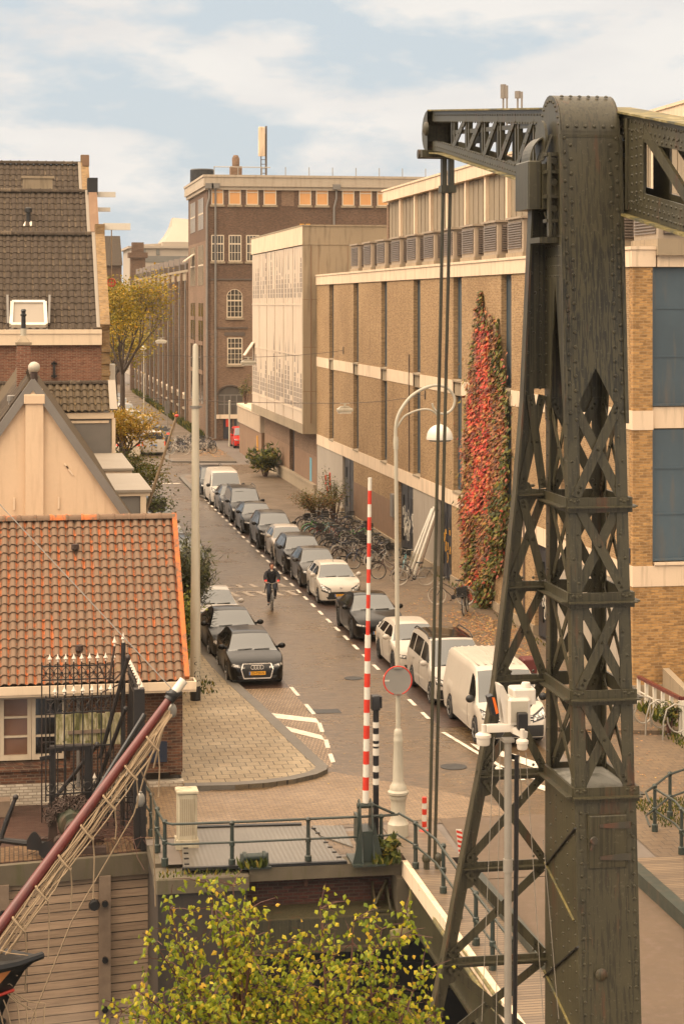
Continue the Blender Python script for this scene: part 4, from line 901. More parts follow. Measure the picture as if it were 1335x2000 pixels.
    ch = MB(); ch.lathe([(.075,1.12),(.065,1.5),(.095,1.52),(.095,1.56),(.065,1.58),(.065,1.64),(.09,1.66),(.06,1.72)], (xm,62.3,zc), 10); obj('pipe', ch, M['steel_black'], o)
    pp = MB(); xq, zq = AY(23, 59)[0], 12-(800-HV)*AY(23,59)[1]/F; pp.tube([(xq,59,zq-.5),(xq,59,zq+.25)], .09, 8); pp.lathe([(.13,.25),(.13,.4),(.1,.42)], (xq,59,zq), 10); obj('vent_pipe', pp, M['lead'], t)
    # ---- house with small mossy roof and slate cheek
    t = thing('slate_cheeked_house', 'narrow house with a small mossy tile roof above a dark grey cheek wall', 'house', (1, 82, 0))
    w = MB(); w.box(-2.5, 4.2, 80.2, 83.9, 0, 7.55); obj('cheek_wall', w, M['lead'], t)
    w = MB(); w.box(-2.6, 4.30, 80.08, 80.19, 7.38, 7.62); w.box(4.22, 4.36, 80.1, 80.35, 4.6, 7.38); w.box(-2.6,4.1,80.15,80.195,7.2,7.3); obj('fascia', w, M['cream_trim'], t)
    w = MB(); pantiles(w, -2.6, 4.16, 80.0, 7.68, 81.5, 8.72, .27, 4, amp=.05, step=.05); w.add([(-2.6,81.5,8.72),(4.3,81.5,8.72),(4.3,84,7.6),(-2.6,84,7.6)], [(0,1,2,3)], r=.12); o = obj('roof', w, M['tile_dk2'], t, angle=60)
    w = MB(); ridge_caps(w, -2.6, 4.2, 81.5, 8.76); obj('ridge_tiles', w, M['tile_dk'], o)
    w = MB(); w.bar((4.28,79.95,7.75),(4.28,81.5,8.85),.3,.06,up=(0,-.5,.85)); obj('verge_flashing', w, M['bitumen'], o)
    # ---- three taller brick houses
    def tall(name, label, ya, ze, yr, zr, rows, wallm, parm, side='brk_yel', yback=None, xl=-14):
        t = thing(name, label, 'house', (-4, (ya+yr)/2+1, 0))
        yb = 2*yr-ya
        w = MB(); w.box(xl, 4.0, ya, ya+.3, 0, ze-.05); w.box(3.95, 4.3, ya+.3, yb, 0, ze); w.prism_x([(ya+.3,ze),(yb,ze),(yr,zr-.1)], 4.0, 4.3); obj('wall', w, M[wallm], t)
        p = MB()
        p.bar((4.14,ya-.1,ze+.1),(4.14,yr,zr+.15),.4,.42,up=(0,-1,1.1)); p.bar((4.14,yr,zr+.15),(4.14,yb,ze),.4,.42,up=(0,1,1.1)); p.box(3.94,4.35,yr-.45,yr+.4,zr-.1,zr+.5)
        p.box(4.0, 4.34, ya-.02, ya+.29, ze-2.4, ze+.3); 
        for q in range(4): p.box(4.0-.0, 4.37, ya-.06-.02*q, ya-.02, ze-2.4+q*.5, ze-2.2+q*.5)
        obj('verge_parapet', p, M[parm], t)
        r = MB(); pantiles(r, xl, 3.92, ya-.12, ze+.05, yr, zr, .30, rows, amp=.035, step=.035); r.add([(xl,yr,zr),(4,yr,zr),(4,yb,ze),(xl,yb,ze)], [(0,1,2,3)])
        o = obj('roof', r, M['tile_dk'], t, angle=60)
        c = MB(); ridge_caps(c, xl, 3.95, yr, zr+.05, .16, .45); obj('ridge_tiles', c, M['tile_dk'], o)
        l = MB(); l.bar((3.90,ya-.15,ze+.13),(3.90,yr-.1,zr+.12),.22,.05,up=(0,-1,1.1)); obj('verge_flashing', l, M['bitumen'], o)
        return t, o
    t, o = tall('skylight_house', 'tall red brick house with a dark pantile roof and one open skylight', 84.15, 10.85, 89.0, 15.0, 15, 'brk_red', 'brk_yel')
    w = MB(); w.box(-14, 4.0, 83.9, 84.14, 10.25, 10.80); w.box(-14, 4.0, 83.86, 84.1, 10.72, 10.9); obj('eave_board', w, M['cream_trim'], t)
    def rp(u, v):      # point on the roof slope seen at (u, v)
        lo, hi = 84.0, 89.0
        for _ in range(40):
            m = (lo+hi)/2; z = 10.9+(15.0-10.85)*(m-84.03)/4.97
            p = PY(u, v, m)
            if p.z > z: lo = m
            else: hi = m
        return p
    a, b, c, d = rp(22,640), rp(90,640), rp(88,596), rp(24,596)
    up = Vector((0,-.65,.76))
    f = MB(); 
    for p, q in ((a,b),(b,c),(c,d),(d,a)): f.bar(p+up*.12, q+up*.12, .14, .22, up=up)
    o2 = obj('skylight', f, M['white_paint'], t)
    g = MB(); g.add([q+up*.16 for q in (a,b,c,d)], [(0,1,2,3)]); obj('pane', g, M['bitumen'], o2)
    f = MB()
    for uu in (16, 96): f.bar(rp(uu,636)+up*.1, rp(uu+(-1 if uu < 50 else 1),592)+up*.42, .09, .12, up=up)
    f.bar(rp(18,648)+up*.05, rp(94,648)+up*.05, .2, .1, up=up); obj('hood', f, M['lead'], o2)
    m = MB(); p = PY(106, 722, 84.1); m.box(p.x-.05, p.x+.05, 84.04, 84.14, p.z-.35, p.z+.35); m.box(p.x-.12, p.x+.12, 84.04, 84.14, p.z+.22, p.z+.3); m.box(p.x-.12, p.x+.12, 84.04, 84.14, p.z-.3, p.z-.22); obj('wall_anchor', m, M['iron'], t)
    m = MB(); m.box(4.3, 4.62, 85.0, 85.9, 8.2, 9.4); obj('wall_box', m, M['white_paint'], t)
    m = MB(); m.box(4.3, 5.5, 88.85, 89.1, 15.25, 15.55); o2 = obj('hoist_beam', m, M['white_paint'], t)
    xe = AY(218, 88.95)[0]; ze = PY(218, 552, 88.95).z; m = MB(); m.tube([(xe,88.95,15.25),(xe,88.95,ze+.2)], .025, 5); pts = [(xe+.17*math.sin(q*PI/6),88.95,ze+.17*math.cos(q*PI/6)) for q in range(13)]; obj('hoist_line', m, M['rope'], o2)
    m = MB(); m.tube(pts, .028, 5); m.tube([(xe-.2,88.95,ze),(xe+.2,88.95,ze)], .022, 5); m.tube([(xe,88.95,ze-.2),(xe,88.95,ze+.25)], .022, 5); obj('hanging_emblem', m, M['red_paint'], o2)
    t, o = tall('black_capped_house', 'tall house with dark pantiles and a black capped gable behind the skylight house', 91.5, 13.2, 96.4, 17.3, 14, 'brk_red', 'brk_dark')
    m = MB(); m.box(3.9, 4.38, 95.9, 96.9, 17.2, 18.0); obj('black_cap', m, M['steel_black'], t)
    m = MB(); p = rp(56, 405); xx = AY(56, 94.6)[0]; m.lathe([(.1,0),(.1,.5),(.17,.52),(.17,.7),(.1,.74)], (xx, 94.6, 15.75), 10); obj('vent_pipe', m, M['steel_black'], t)
    m = MB(); m.add([(xx-.26,94.3,15.62),(xx+.26,94.3,15.62),(xx+.14,94.6,15.86),(xx-.14,94.6,15.86)], [(0,1,2,3)]); obj('flashing', m, M['white_paint'], t)
    m = MB(); x0c, x1c = AY(45, 97)[0], AY(103, 97)[0]; m.box(x0c, x1c, 96.9, 97.9, 15.5, 18.0); m.box(x0c-.08, x1c+.08, 96.85, 97.95, 18.0, 18.12); obj('chimney', m, M['conc_dk'], t)
    m = MB(); m.box(4.3, 5.25, 96.3, 96.5, 17.1, 17.35); m.box(4.3, 5.0, 96.3, 96.5, 16.4, 16.6); obj('hoist_beam', m, M['white_paint'], t)
    t, o = tall('mossy_parapet_house', 'tall tiled house with a yellow mossed parapet end and wide chimney before it', 101.0, 15.2, 105.9, 19.3, 13, 'brk_fact', 'brk_yel')
    m = MB(); m.box(4.0, 4.36, 105.2, 106.4, 19.2, 19.75); obj('parapet_cap', m, M['brk_dark'], t)

# ================================================================ quay, abutment, canal edge
def quay():
    q = MB(); yq = lambda x: 44.42+.155*x
    q.prism([(-60,yq(-60)),(3.1,yq(3.1)),(3.1,49.75),(-60,49.75)], -.6, -.31); structure('quay', q, M['quayred'])
    e = MB(); e.prism([(-60,yq(-60)+.03),(3.0,yq(3.0)+.03),(3.0,yq(3.0)+1.25),(-60,yq(-60)+1.4)], -.4, -.30); structure('quay_edge', e, M['quaybrick'])
    t = thing('timber_quay_wall', 'weathered timber plank quay wall with upright posts below the winch', 'wall', (0, 44.4, -4.2))
    w = MB(); w.prism([(-60,yq(-60)+.02),(3.2,yq(3.2)+.02),(3.2,yq(3.2)+.5),(-60,yq(-60)+.5)], -4.6, -.62); obj('planking', w, M['timber'], t)
    w = MB(); w.bar((-60,yq(-60)-.0,-.56),(3.16,yq(3.2)-.0,-.56),.35,.46); obj('cap_beam', w, M['coping'], t)
    for u in (6, 205):
        x = AY(u, yq(1.2 if u > 100 else -.9))[0]; p = MB(); p.box(x-.13, x+.13, yq(x)-.22, yq(x)+.01, -4.6, -.75); o = obj('post', p, M['wood'], t)
        for z in (-1.35,-2.6,-3.7): b = MB(); b.lathe([(.07,-.08),(.07,0)], (x, yq(x)-.22, z), 8, 'y'); obj('bolt', b, M['steel_black'], o)
    t = thing('mooring_ring', 'small round iron mooring eye on the timber quay wall', 'mooring ring', (AY(184,44.3)[0], 44.3, -1.75))
    p = PY(184, 1765, 44.35); m = MB(); m.lathe([(.0,-.3),(.10,-.3),(.13,-.22),(.10,-.15),(.06,-.1),(.06,.1)], (p.x, 44.45, p.z), 10, 'y'); obj('eye', m, M['steel_black'], t)
    # abutment
    t = thing('bridge_abutment', 'stone and brick bridge abutment with mossy coping below the railing', 'abutment', (5.8, 43, -4.2))
    c = MB(); c.box(3.17, 5.05, 41.95, 46.6, -4.6, -.42); obj('concrete_pier', c, M['conc_wet'], t)
    c = MB(); c.bbox(3.12, 5.1, 41.85, 42.75, -.42, -.10, .03); c.box(3.14, 3.75, 42.76, 44.9, -.35, -.02); obj('pier_coping', c, M['coping'], t)
    c = MB(); c.box(5.05, 16, 42.4, 44, -4.6, -.30); obj('brick_face', c, M['brk_wet'], t)
    c = MB(); c.box(5.11, 8.42, 42.05, 42.8, -.30, -.02); c.box(8.25, 8.62, 41.75, 42.4, -1.6, -.3); obj('coping', c, M['coping'], t)
    c = MB(); c.prism([(3.76,42.76),(8.45,42.8),(8.45,44.6),(4.2,44.6),(3.76,44.6)], -.4, -.004); obj('top_slab', c, M['walk'], t)
    c = MB(); c.prism_x([(42.4,-.93),(41.75,-1.02),(41.75,-1.12),(42.4,-1.05)], 5.06, 8.44); c.box(5.06, 8.44, 41.62, 41.75, -1.62, -1.02); c.box(5.06, 8.44, 41.45, 41.8, -1.70, -1.62); obj('steel_ledge', c, M['steel'], t)
    c = MB(); c.box(5.06, 16, 42.0, 42.35, -4.6, -1.71); 
    obj('sheet_piling', c, M['steel_black'], t)
    c = MB()
    for z in (-2.25, -2.9): c.box(5.06, 16, 41.93, 42.0, z, z+.09)
    for k in range(26): c.rivet((5.2+k*.125, 41.63, -1.06), (0,-1,.3), .018)
    obj('waling', c, M['steel_black'], t)
    c = MB(); c.prism_x([(42.35,-.5),(41.8,-.98),(42.35,-.98)], 8.1, 8.14); c.prism_x([(42.35,-.5),(41.8,-.98),(42.35,-.98)], 7.8, 7.84); c.bar((7.8,41.9,-.88),(8.14,42.35,-.5),.06,.06); c.box(7.75,8.2,41.75,42.36,-1.0,-.96); obj('bearing_bracket', c, M['steel'], t)
    # ribbed plates
    t = thing('ribbed_deck_plate', 'grey ribbed steel plates covering the machine pit behind the railing', 'steel plate', (5.5, 43.6, 0))
    c = MB(); c.prism([(3.72,42.2),(7.2,42.15),(6.95,44.2),(6.85,45.1),(3.95,45.3)], .0, .035); pm = c
    c = MB(); c.prism([(7.0,44.2),(7.55,43.2),(7.62,45.0),(6.92,45.1)], .0, .03); obj('side_plate', c, M['plate_steel'], t)
    c = MB(); c.bar((3.7,42.14,.015),(7.22,42.09,.015),.1,.06); obj('plate_edge', c, M['steel_black'], t); c = MB(); c.bar((3.95,45.36,.03),(6.7,45.2,.03),.14,.08); obj('plate_edge', c, M['steel_black'], t)
    c = pm
    for i in range(7):
        for p in ((3.82+.03*i,42.4+.42*i),(7.1-.03*i,42.4+.4*i)): c.box(p[0]-.05, p[0]+.05, p[1]-.03, p[1]+.03, .035, .055, 1)
    obj('main_plate', c, [M['plate_steel'], M['steel_black']], t)
    t = thing('rope_roller', 'small green rope roller on the quay coping under the railing', 'roller', (5.15, 42.12, -.02))
    x = AY(497, 42.1)[0]; m = MB(); m.lathe([(.12,-.24),(.12,-.18),(.085,-.17),(.085,.17),(.12,.18),(.12,.24)], (x, 42.15, .2), 14, 'x'); obj('drum', m, M['steel_rail'], t)
    m = MB()
    for s in (-1,1): m.prism_x([(42.0,-.02),(42.3,-.02),(42.2,.28),(42.1,.28)], x+s*.27-.03, x+s*.27+.03)
    m.box(x-.35, x+.35, 41.98, 42.32, -.02, .02); obj('bracket', m, M['steel_rail'], t)
    # cabinet
    t = thing('stained_utility_cabinet', 'narrow stained white utility cabinet behind the quay railing', 'cabinet', (3.95, 44.0, 0))
    m = MB(); m.bbox(3.74, 4.17, 43.7, 44.12, .2, 1.22, .03); o = obj('body', m, M['concpost'], t)
    m = MB(); m.box(3.70, 4.2, 43.66, 44.16, 0, .2); obj('base', m, M['concpost'], t)
    m = MB(); m.bbox(3.71, 4.20, 43.67, 44.15, 1.22, 1.28, .02); obj('lid', m, M['concpost'], t)
    m = MB(); 
    for k in range(8): m.box(3.80+k*.042, 3.812+k*.042, 43.692, 43.7, .3, 1.1)
    obj('rib', m, M['conc_dk'], t)

def railing(name, label, pts, posts, h=.95, rails=(.93,.5), r=.028, cat='railing', knob=True, group=None, endx=None):
    t = thing(name, label, cat, (pts[0][0], pts[0][1], pts[0][2]), group)
    for z in rails:
        m = MB(); P = [Vector(p)+V3(0,0,z) for p in pts]; m.tube(P, r if z == max(rails) else r*.85, 8); obj('rail', m, M['steel_rail'], t)
    for p in posts:
        m = MB(); m.lathe([(.075,0),(.075,.16),(.045,.18),(.045,.44),(.06,.46),(.06,.54),(.042,.56),(.04,h-.06),(.055,h-.04),(.06,h),(.04,h+.035),(.0,h+.045)], p, 10); obj('post', m, M['steel_rail'], t)
    return t
def bridge():
    railing('quay_railing', 'green tubular railing along the quay edge between cabinet and barrier', [(3.1,46.6,0),(3.25,44.9,0),(3.28,43.4,0),(3.34,42.5,0),(3.5,42.3,0),(5,42.25,0),(8.05,42.25,0),(8.38,42.3,0)], [(3.16,46.0,0),(3.25,44.9,0),(3.28,43.6,0),(3.36,42.5,0),(4.77,42.25,-.02),(6.41,42.25,-.02),(8.0,42.25,-.02)])
    railing('walkway_railing', 'green tubular railing along the footway between lifting rods and tower', [(8.38,42.2,0),(8.55,41.5,0),(8.72,40.0,0),(8.66,37.5,0),(8.62,33.5,0)], [(8.56,41.3,0),(8.76,39.5,0),(8.69,37.8,0),(8.65,36.2,0),(8.62,34.8,0),(8.62,33.5,0)], h=1.0, rails=(.98,.5))
    railing('curved_railing', 'green railing curving round the weedy corner of the forecourt', [(13.95,42.0,0),(14.15,42.9,0),(14.55,43.45,0),(15.2,44.4,0),(16.4,45.4,0),(18,45.9,0)], [(14.53,43.4,0),(15.25,44.45,0),(16.4,45.4,0)], h=1.05, rails=(1.03,.5))
    railing('footpath_railing', 'straight green railing by the boarded footpath below the curved railing', [(14.52,43.4,0),(14.6,42.2,0),(14.35,40.2,0),(14.3,36,0)], [(14.5,41.5,0),(14.35,40.2,0),(14.3,38.2,0),(14.3,36.2,0)], h=1.0, rails=(.98,.48))
    t = thing('drawbridge_deck', 'drawbridge deck with board footways either side of a pink asphalt road', 'bridge deck', (10.5, 36, -.5))
    d = MB(); d.box(9.75, 12.82, 28, 40.38, -.25, .0); obj('roadway', d, M['asphalt'], t)
    d = MB(); d.box(8.5, 9.5, 28, 42.0, -.12, .03); d.box(8.5, 9.7, 42.0, 44.9, -.12, .028); obj('left_boards', d, M['deck'], t)
    d = MB(); d.box(13.1, 14.4, 28, 41.3, -.12, .03); obj('right_boards', d, M['deck'], t)
    d = MB(); d.box(8.38, 8.5, 28, 41.9, -.28, .05); obj('edge_timber', d, M['conc'], t)
    d = MB(); d.box(12.82, 13.09, 28, 40.9, -.3, .28); d.box(9.5, 9.74, 28, 40.6, -.3, .2); obj('kerb_beam', d, M['steel_rail'], t)
    d = MB(); d.box(8.44, 8.6, 28, 41.5, -1.0, -.29); d.box(8.38, 8.75, 28, 41.5, -1.06, -1.0); d.box(10.8, 11.0, 28, 41.5, -1.0, -.27); obj('girder', d, M['steel'], t)
    # lifting rods
    top = PY(869, 287, 40.6)
    for s in (-1, 1):
        t = thing('lifting_rod', ('thin green lifting rod on the street lamp side, hanging from the arm tip' if s < 0 else 'thin green lifting rod on the tower side, hanging from the arm tip'), 'lifting rod', (8.95+s*.12, 41.2, .2), 'lifting rods')
        xt = AY(873+s*7,40.6)[0]; xb_ = AY(843+s*5.5,41.25)[0]; m = MB(); m.tube([(xt,40.6,15.0),(xb_,41.25,.25)], .036, 8); obj('rod', m, M['steel'], t)
        m = MB(); m.box(xt-.05, xt+.05, 40.5, 40.7, 14.4, 15.25); m.box(xt-.08, xt+.08, 40.45, 40.75, 14.3, 14.45); obj('upper_fork', m, M['steel'], t)
        m = MB(); m.blob((xb_+s*.06, 41.25, .25), .10, .10, .12, 8, 6); m.box(xb_+s*.06-.05, xb_+s*.06+.05, 41.18, 41.32, -.35, .2); m.blob((xb_+s*.06, 41.25, -.38), .09, .1, .1, 8, 6); obj('lower_eye', m, M['steel'], t)
    t = thing('lifting_linkage', 'long slanted steel links joining rod foot to the bridge walkway edge', 'linkage', (8.5, 39, 0))
    m = MB(); m.tube([(8.9,41.2,-.3),(8.36,38.4,-.2),(8.3,33.2,-.15)], .05, 8); m.tube([(9.0,41.2,-.3),(8.42,37.8,-.05),(8.36,33.2,.0)], .04, 8); obj('link', m, M['steel_moss'], t)
    m = MB(); m.tube([(8.36,41.2,-1.3),(8.5,41.2,.0)], .05, 8); m.lathe([(.13,-.3),(.16,-.2),(.16,.1),(.1,.2)], (8.3,41.2,-1.35), 12, 'x'); obj('pivot', m, M['steel_moss'], t)
    # ------------------------------------------------------- tower
    t = thing('bridge_tower', 'tall riveted green lattice tower of the drawbridge with domed head', 'bridge tower', (8.2, 27.3, 0))
    xl, xr, yb = 7.785, 8.645, 28.2
    yf = lambda z: 27.42-(14.6-z)*.078
    lv = [10.61, 9.23, 7.91, 6.57, 5.24]
    # domed head
    def head(inset):
        pts = []
        zc = 14.45; r = .56
        yc = yf(14.4)+r
        a = [(yf(10.4)+inset, 10.4)] + [(yc-(r-inset)*math.cos(k*PI/14), zc+(r-inset)*math.sin(k*PI/14)) for k in range(15)] + [(yb-inset, 10.4)]
        return a
    out = head(0)
    m = MB()
    pl = [p for p in out if p[1] > 10.5]
    vs = []
    for p in out: vs += [(xl,p[0],p[1]),(xr,p[0],p[1])]
    m.add(vs, [(2*i,2*i+1,2*i+3,2*i+2) for i in range(1, len(out)-1)])
    # front plate with the pointed opening
    apx, apz = 8.22, 11.08
    ww = .16
    m.add([(xl,yf(14.45),14.45),(xl,yf(10.3),10.3),(xl+ww,yf(10.3),10.3),(xl+ww,yf(10.55),10.55),(apx,yf(apz),apz),(xr-ww,yf(10.55),10.55),(xr-ww,yf(10.3),10.3),(xr,yf(10.3),10.3),(xr,yf(14.45),14.45)], [(0,1,2,3,4),(0,4,8),(4,5,6,7,8)])
    m.add([(xl,yb,14.45),(xl,yb,10.3),(xl+ww,yb,10.3),(xl+ww,yb,10.75),(apx,yb,11.3),(xr-ww,yb,10.75),(xr-ww,yb,10.3),(xr,yb,10.3),(xr,yb,14.45)], [(4,3,2,1,0),(8,4,0),(8,7,6,5,4)])
    head_mb = m
    for x, s in ((xl,-1),(xr,1)):
        m = MB(); poly = [(p[0],p[1]) for p in out]
        inner = [(yf(10.3)+.12,10.3),(yf(10.5)+.15,10.5),((yf(12.2)+yb)/2-.05,12.3),(yb-.25,10.5),(yb-.2,10.3)]
        full = poly[1:-1] + [(yb,10.3)] + inner[::-1][0:] + [(yf(10.3),10.3)]
        m.prism_x(full, x-.012, x+.012);         zc = 14.45; yc = yf(14.4)+.56
        for k in range(1, 14): m.rivet((x+s*.012, yc-.48*math.cos(k*PI/14), zc+.48*math.sin(k*PI/14)), (s,0,0), .026)
        for k in range(26): z = 14.2-k*.155; m.rivet((x+s*.012, yf(z)+.05, z), (s,0,0), .02)
        for k in range(26): z = 14.2-k*.155; m.rivet((x+s*.012, yb-.06, z), (s,0,0), .02)
        for q in range(5):
            for k in range(7): m.rivet((x+s*.012, yf(13)+.16+k*.11, 12.95-q*.14), (s,0,0), .015)
        obj('side_plate', m, M['steel'], t)
    m = head_mb
    for k in range(21):
        z = 14.35-k*.205
        if z < 10.35: break
        for x in (xl+.045, xr-.045): m.rivet((x, yf(z), z), (0,-1,0), .03)
        for x in (xl+.14, xr-.14): m.rivet((x, yf(z-.1), z-.1), (0,-1,0), .03)
    for k in range(6): m.rivet((xl+.1+k*.132, yf(14.55)-.005, 14.52), (0,-1,.2), .03)
    for k in range(6): m.rivet((xl+.1+k*.132, yc-.5*.56/.56*.5, 14.45+.52), (0,-.5,1), .032)
    obj('head_plate', m, M['steel'], t, angle=40); m = MB(); m.box(xl-.02, xr+.02, yf(14.45)-.012, yf(14.45)+.02, 14.36, 14.40); obj('cover_strip', m, M['steel'], t); m = MB()
    m.bar((xl-.01,yf(14.4)-.01,14.4),(xl-.01,yf(10.3)-.01,10.3),.05,.05,up=(0,1,0)); m.bar((xr+.01,yf(14.4)-.01,14.4),(xr+.01,yf(10.3)-.01,10.3),.05,.05,up=(0,1,0))
    obj('corner_angle', m, M['steel'], t)
    # corner angles
    def post(x, yfun, z0, z1, sx, sy, w=.17):
        m = MB(); m.bar((x+sx*.012,yfun(z0),z0),(x+sx*.012,yfun(z1),z1),.024,w,up=(0,1,0)) if 0 else None
        a = Vector((x, yfun(z0), z0)); b = Vector((x, yfun(z1), z1))
        m.bar(a+V3(sx*w/2,sy*.012,0), b+V3(sx*w/2,sy*.012,0), w, .022, up=(0,1,0)); m.bar(a+V3(sx*.012,sy*w/2+sy*.024,0), b+V3(sx*.012,sy*w/2+sy*.024,0), .022, w, up=(0,1,0))
        n = int((z1-z0)/.33)
        for k in range(n):
            q = (k+.5)/n; p = a.lerp(b, q)
            m.rivet(p+V3(sx*w*(.35 if k%2 else .7),-.0 if sy > 0 else .012,0), (0,-1,0), .024)
            if sx > 0: m.rivet(p+V3(0,sy*w*.6,0), (-1,0,0), .018)
        return m
    yB = lambda z: yb
    for x, s in ((xl,1),(xr,-1)):
        obj('corner_post', post(x, yf, 5.2, 10.62, s, 1), M['steel'], t)
        obj('corner_post', post(x, yB, 0, 10.62, s, -1), M['steel'], t)
    def brace(p0, p1, w=.135, up=(0,1,0), th=.016):
        m = MB(); p0 = Vector(p0); p1 = Vector(p1); m.bar(p0, p1, w, th, up=up)
        nn = Vector(up).normalized(); d = (p1-p0).normalized()
        for q in (.05, .10, .5, .90, .95):
            p = p0.lerp(p1, q)
            for k in (-1, 1): m.rivet(p - nn*th*.5*(1 if nn.y > 0 else -1) if abs(nn.y) > .5 else p + nn*th*.5*(-1 if nn.x > 0 else 1), (0,-1,0) if abs(nn.y) > .5 else (-1,0,0), .024)
        obj('brace', m, M['steel'], t)
    for a, b in zip(lv, lv[1:]):
        za, zb = a-.02, b+.05
        flip = lv.index(a) % 2
        L0, L1 = (xl+.1, xr-.1) if not flip else (xr-.1, xl+.1)
        brace((L0,yf(zb)-.02,zb),(L1,yf(za)-.02,za)); brace((L1,yf(zb)+.03,zb),(L0,yf(za)+.03,za))
        brace((L0,yb-.03,zb),(L1,yb-.03,za)); brace((L1,yb-.06,zb),(L0,yb-.06,za))
        for x, k in ((xl+.03,1),(xr-.03,-1)):
            brace((x,yf(zb)+.1,zb),(x,yb-.1,za),.1,up=(1,0,0)); brace((x+k*.03,yb-.1,zb),(x+k*.03,yf(za)+.1,za),.1,up=(1,0,0))
    for z in lv[1:]:
        m = MB()
        m.box(xl-.03, xr+.05, yf(z)-.055, yf(z)-.03, z-.17, z+.04); m.box(xl-.05, xr+.07, yf(z)-.15, yf(z)-.055, z-.10, z-.08)
        m.box(xl+.05, xr-.05, yb-.02, yb+.02, z-.15, z+.05)
        for x, s in ((xl,-1),(xr,1)): m.bar((x+s*.03,yf(z)-.03,z-.06),(x+s*.03,yb,z-.06),.04,.2); m.bar((x+s*.09,yf(z)-.03,z-.09),(x+s*.09,yb,z-.09),.1,.02)
        for k in range(3):
            for x in (xl+.07, xr-.07): m.rivet((x+(k-1)*.055, yf(z)-.055, z-.02 if k%2 else z+.0), (0,-1,0), .024)
        obj('cross_beam', m, M['steel'], t)
    # base box
    m = MB(); z1 = 5.2
    ring = lambda z: [(xl-.01,yf(z)-.02,z),(xr+.01,yf(z)-.02,z),(xr+.01,yb+.01,z),(xl-.01,yb+.01,z)]
    m.add(ring(0)+ring(z1), [(0,1,5,4),(1,2,6,5),(2,3,7,6),(3,0,4,7)]); bb_mb = m
    m = MB(); m.add(ring(z1)+[(xl+.33,27.3,z1+.12),(xr-.33,27.3,z1+.12)], [(0,1,5,4),(1,2,5),(2,3,4,5),(3,0,4)]); obj('box_lid', m, M['lid'], t)
    m = bb_mb
    for k in range(30):
        z = 5.1-k*.17
        for x in (xl+.07, xr-.05): m.rivet((x, yf(z)-.02, z), (0,-1,0), .026)
        if k % 2: m.rivet((xl+.16, yf(z)-.02, z), (0,-1,0), .022); m.rivet((xr-.14, yf(z)-.02, z), (0,-1,0), .022)
        for q in range(5):
            if rnd.random() < .75: m.rivet((xl-.01, yf(z)+.08+q*(yb-yf(z)-.1)/5+rnd.random()*.05, z+rnd.random()*.04), (-1,0,0), .018)
    for k in range(6): m.rivet((xl+.12+k*.125, yf(5.1)-.02, 5.1), (0,-1,0), .026)
    for k in range(8): m.rivet((xl+.08+k*.1, yf(4.6)-.02, 4.62), (0,-1,0), .02)
    obj('base_box', m, M['steel'], t); m = MB(); m.box(xl-.02, xr+.02, yf(z1)-.04, yf(z1)-.022, z1-.10, z1+.02); obj('cover_strip', m, M['steel'], t)
    for z in (4.2, 2.6, 1.1):
        m = MB(); m.bar((xl-.03,yf(z-.7)+.02,z+.55),(xl-.03,yb,z-.45),.02,.03,up=(1,0,0)); obj('side_bar', m, M['steel_black'], t); m = MB(); m.bar((xl-.03,yf(z)+.05,z-.75),(xl-.03,yb,z-.35),.02,.03,up=(1,0,0)); obj('side_bar', m, M['steel_moss'], t)
    hz = lambda v: CH-(v-HV)*27.5/F
    hx = lambda u, z: AY(u, yf(z)-.03)[0]
    z0, z1 = hz(1697), hz(1595)
    m = MB(); m.bbox(hx(1147,4.5), hx(1222,4.5), yf(4.5)-.07, yf(4.5)+.04, z0, z1, .012); oh = obj('hatch_door', m, M['steel'], t)
    m = MB()
    for zc in (z1-.14, z0+.14):
        m.prism_y([(hx(1168,4.5),zc-.02),(hx(1212,4.5),zc-.045),(hx(1228,4.5),zc-.045),(hx(1228,4.5),zc+.045),(hx(1212,4.5),zc+.045),(hx(1168,4.5),zc+.02)], yf(4.5)-.09, yf(4.5)-.071)
    obj('hinge', m, M['rust_steel'], oh)
    m = MB(); m.lathe([(.05,-.06),(.06,-.03),(.03,0)], (hx(1156,4.5), yf(4.5)-.07, (z0+z1)/2+.03), 10, 'y'); m.bar((hx(1156,4.5),yf(4.5)-.11,(z0+z1)/2+.03),(hx(1150,4.5),yf(4.5)-.11,(z0+z1)/2-.1),.03,.02,up=(0,1,0)); obj('handle', m, M['rust_steel'], oh)
    m = MB(); m.lathe([(.04,-.08),(.09,-.05),(.07,0)], (hx(1172,2.9), yf(2.9)-.02, hz(1900)), 10, 'y'); obj('drain_boss', m, M['steel'], t)
    # outward buttress in the back plane
    ed = [(1040,340),(1030,560),(1020,780),(1005,965),(986,1148),(963,1340),(932,1520),(897,1700),(862,1885),(838,2000)]
    yp = yb-.02
    E = [PY(u, v, yp) for u, v in ed]; E.append(E[-1]+(E[-1]-E[-2])*1.6)
    def ex(z):
        for a, b in zip(E, E[1:]):
            if b.z <= z <= a.z: return a.x+(b.x-a.x)*(a.z-z)/(a.z-b.z)
        return E[-1].x
    m = MB()
    for a, b in zip(E, E[1:]): m.bar(a+V3(-.015,-.03,0), b+V3(-.015,-.03,0), .03, .22, up=(0,1,0)); m.bar(a+V3(.085,.03,0), b+V3(.085,.03,0), .17, .02, up=(0,1,0))
    for k in range(46):
        z = 13.6-k*.29; m.rivet((ex(z)+.05+(k%2)*.07, yp+.02, z), (0,-1,0), .024)
    obj('stay_leg', m, M['steel'], t)
    m = MB(); zt = E[0].z
    m.add([(ex(zt),yp+.04,zt),(ex(12),yp+.04,12),(ex(10.75),yp+.04,10.75),(xl,yp+.04,10.75),(xl,yp+.04,zt)], [(0,1,2,3,4)])
    for k in range(12): z = 13.4-k*.24; m.rivet((xl-.08,yp+.04,z),(0,-1,0),.026)
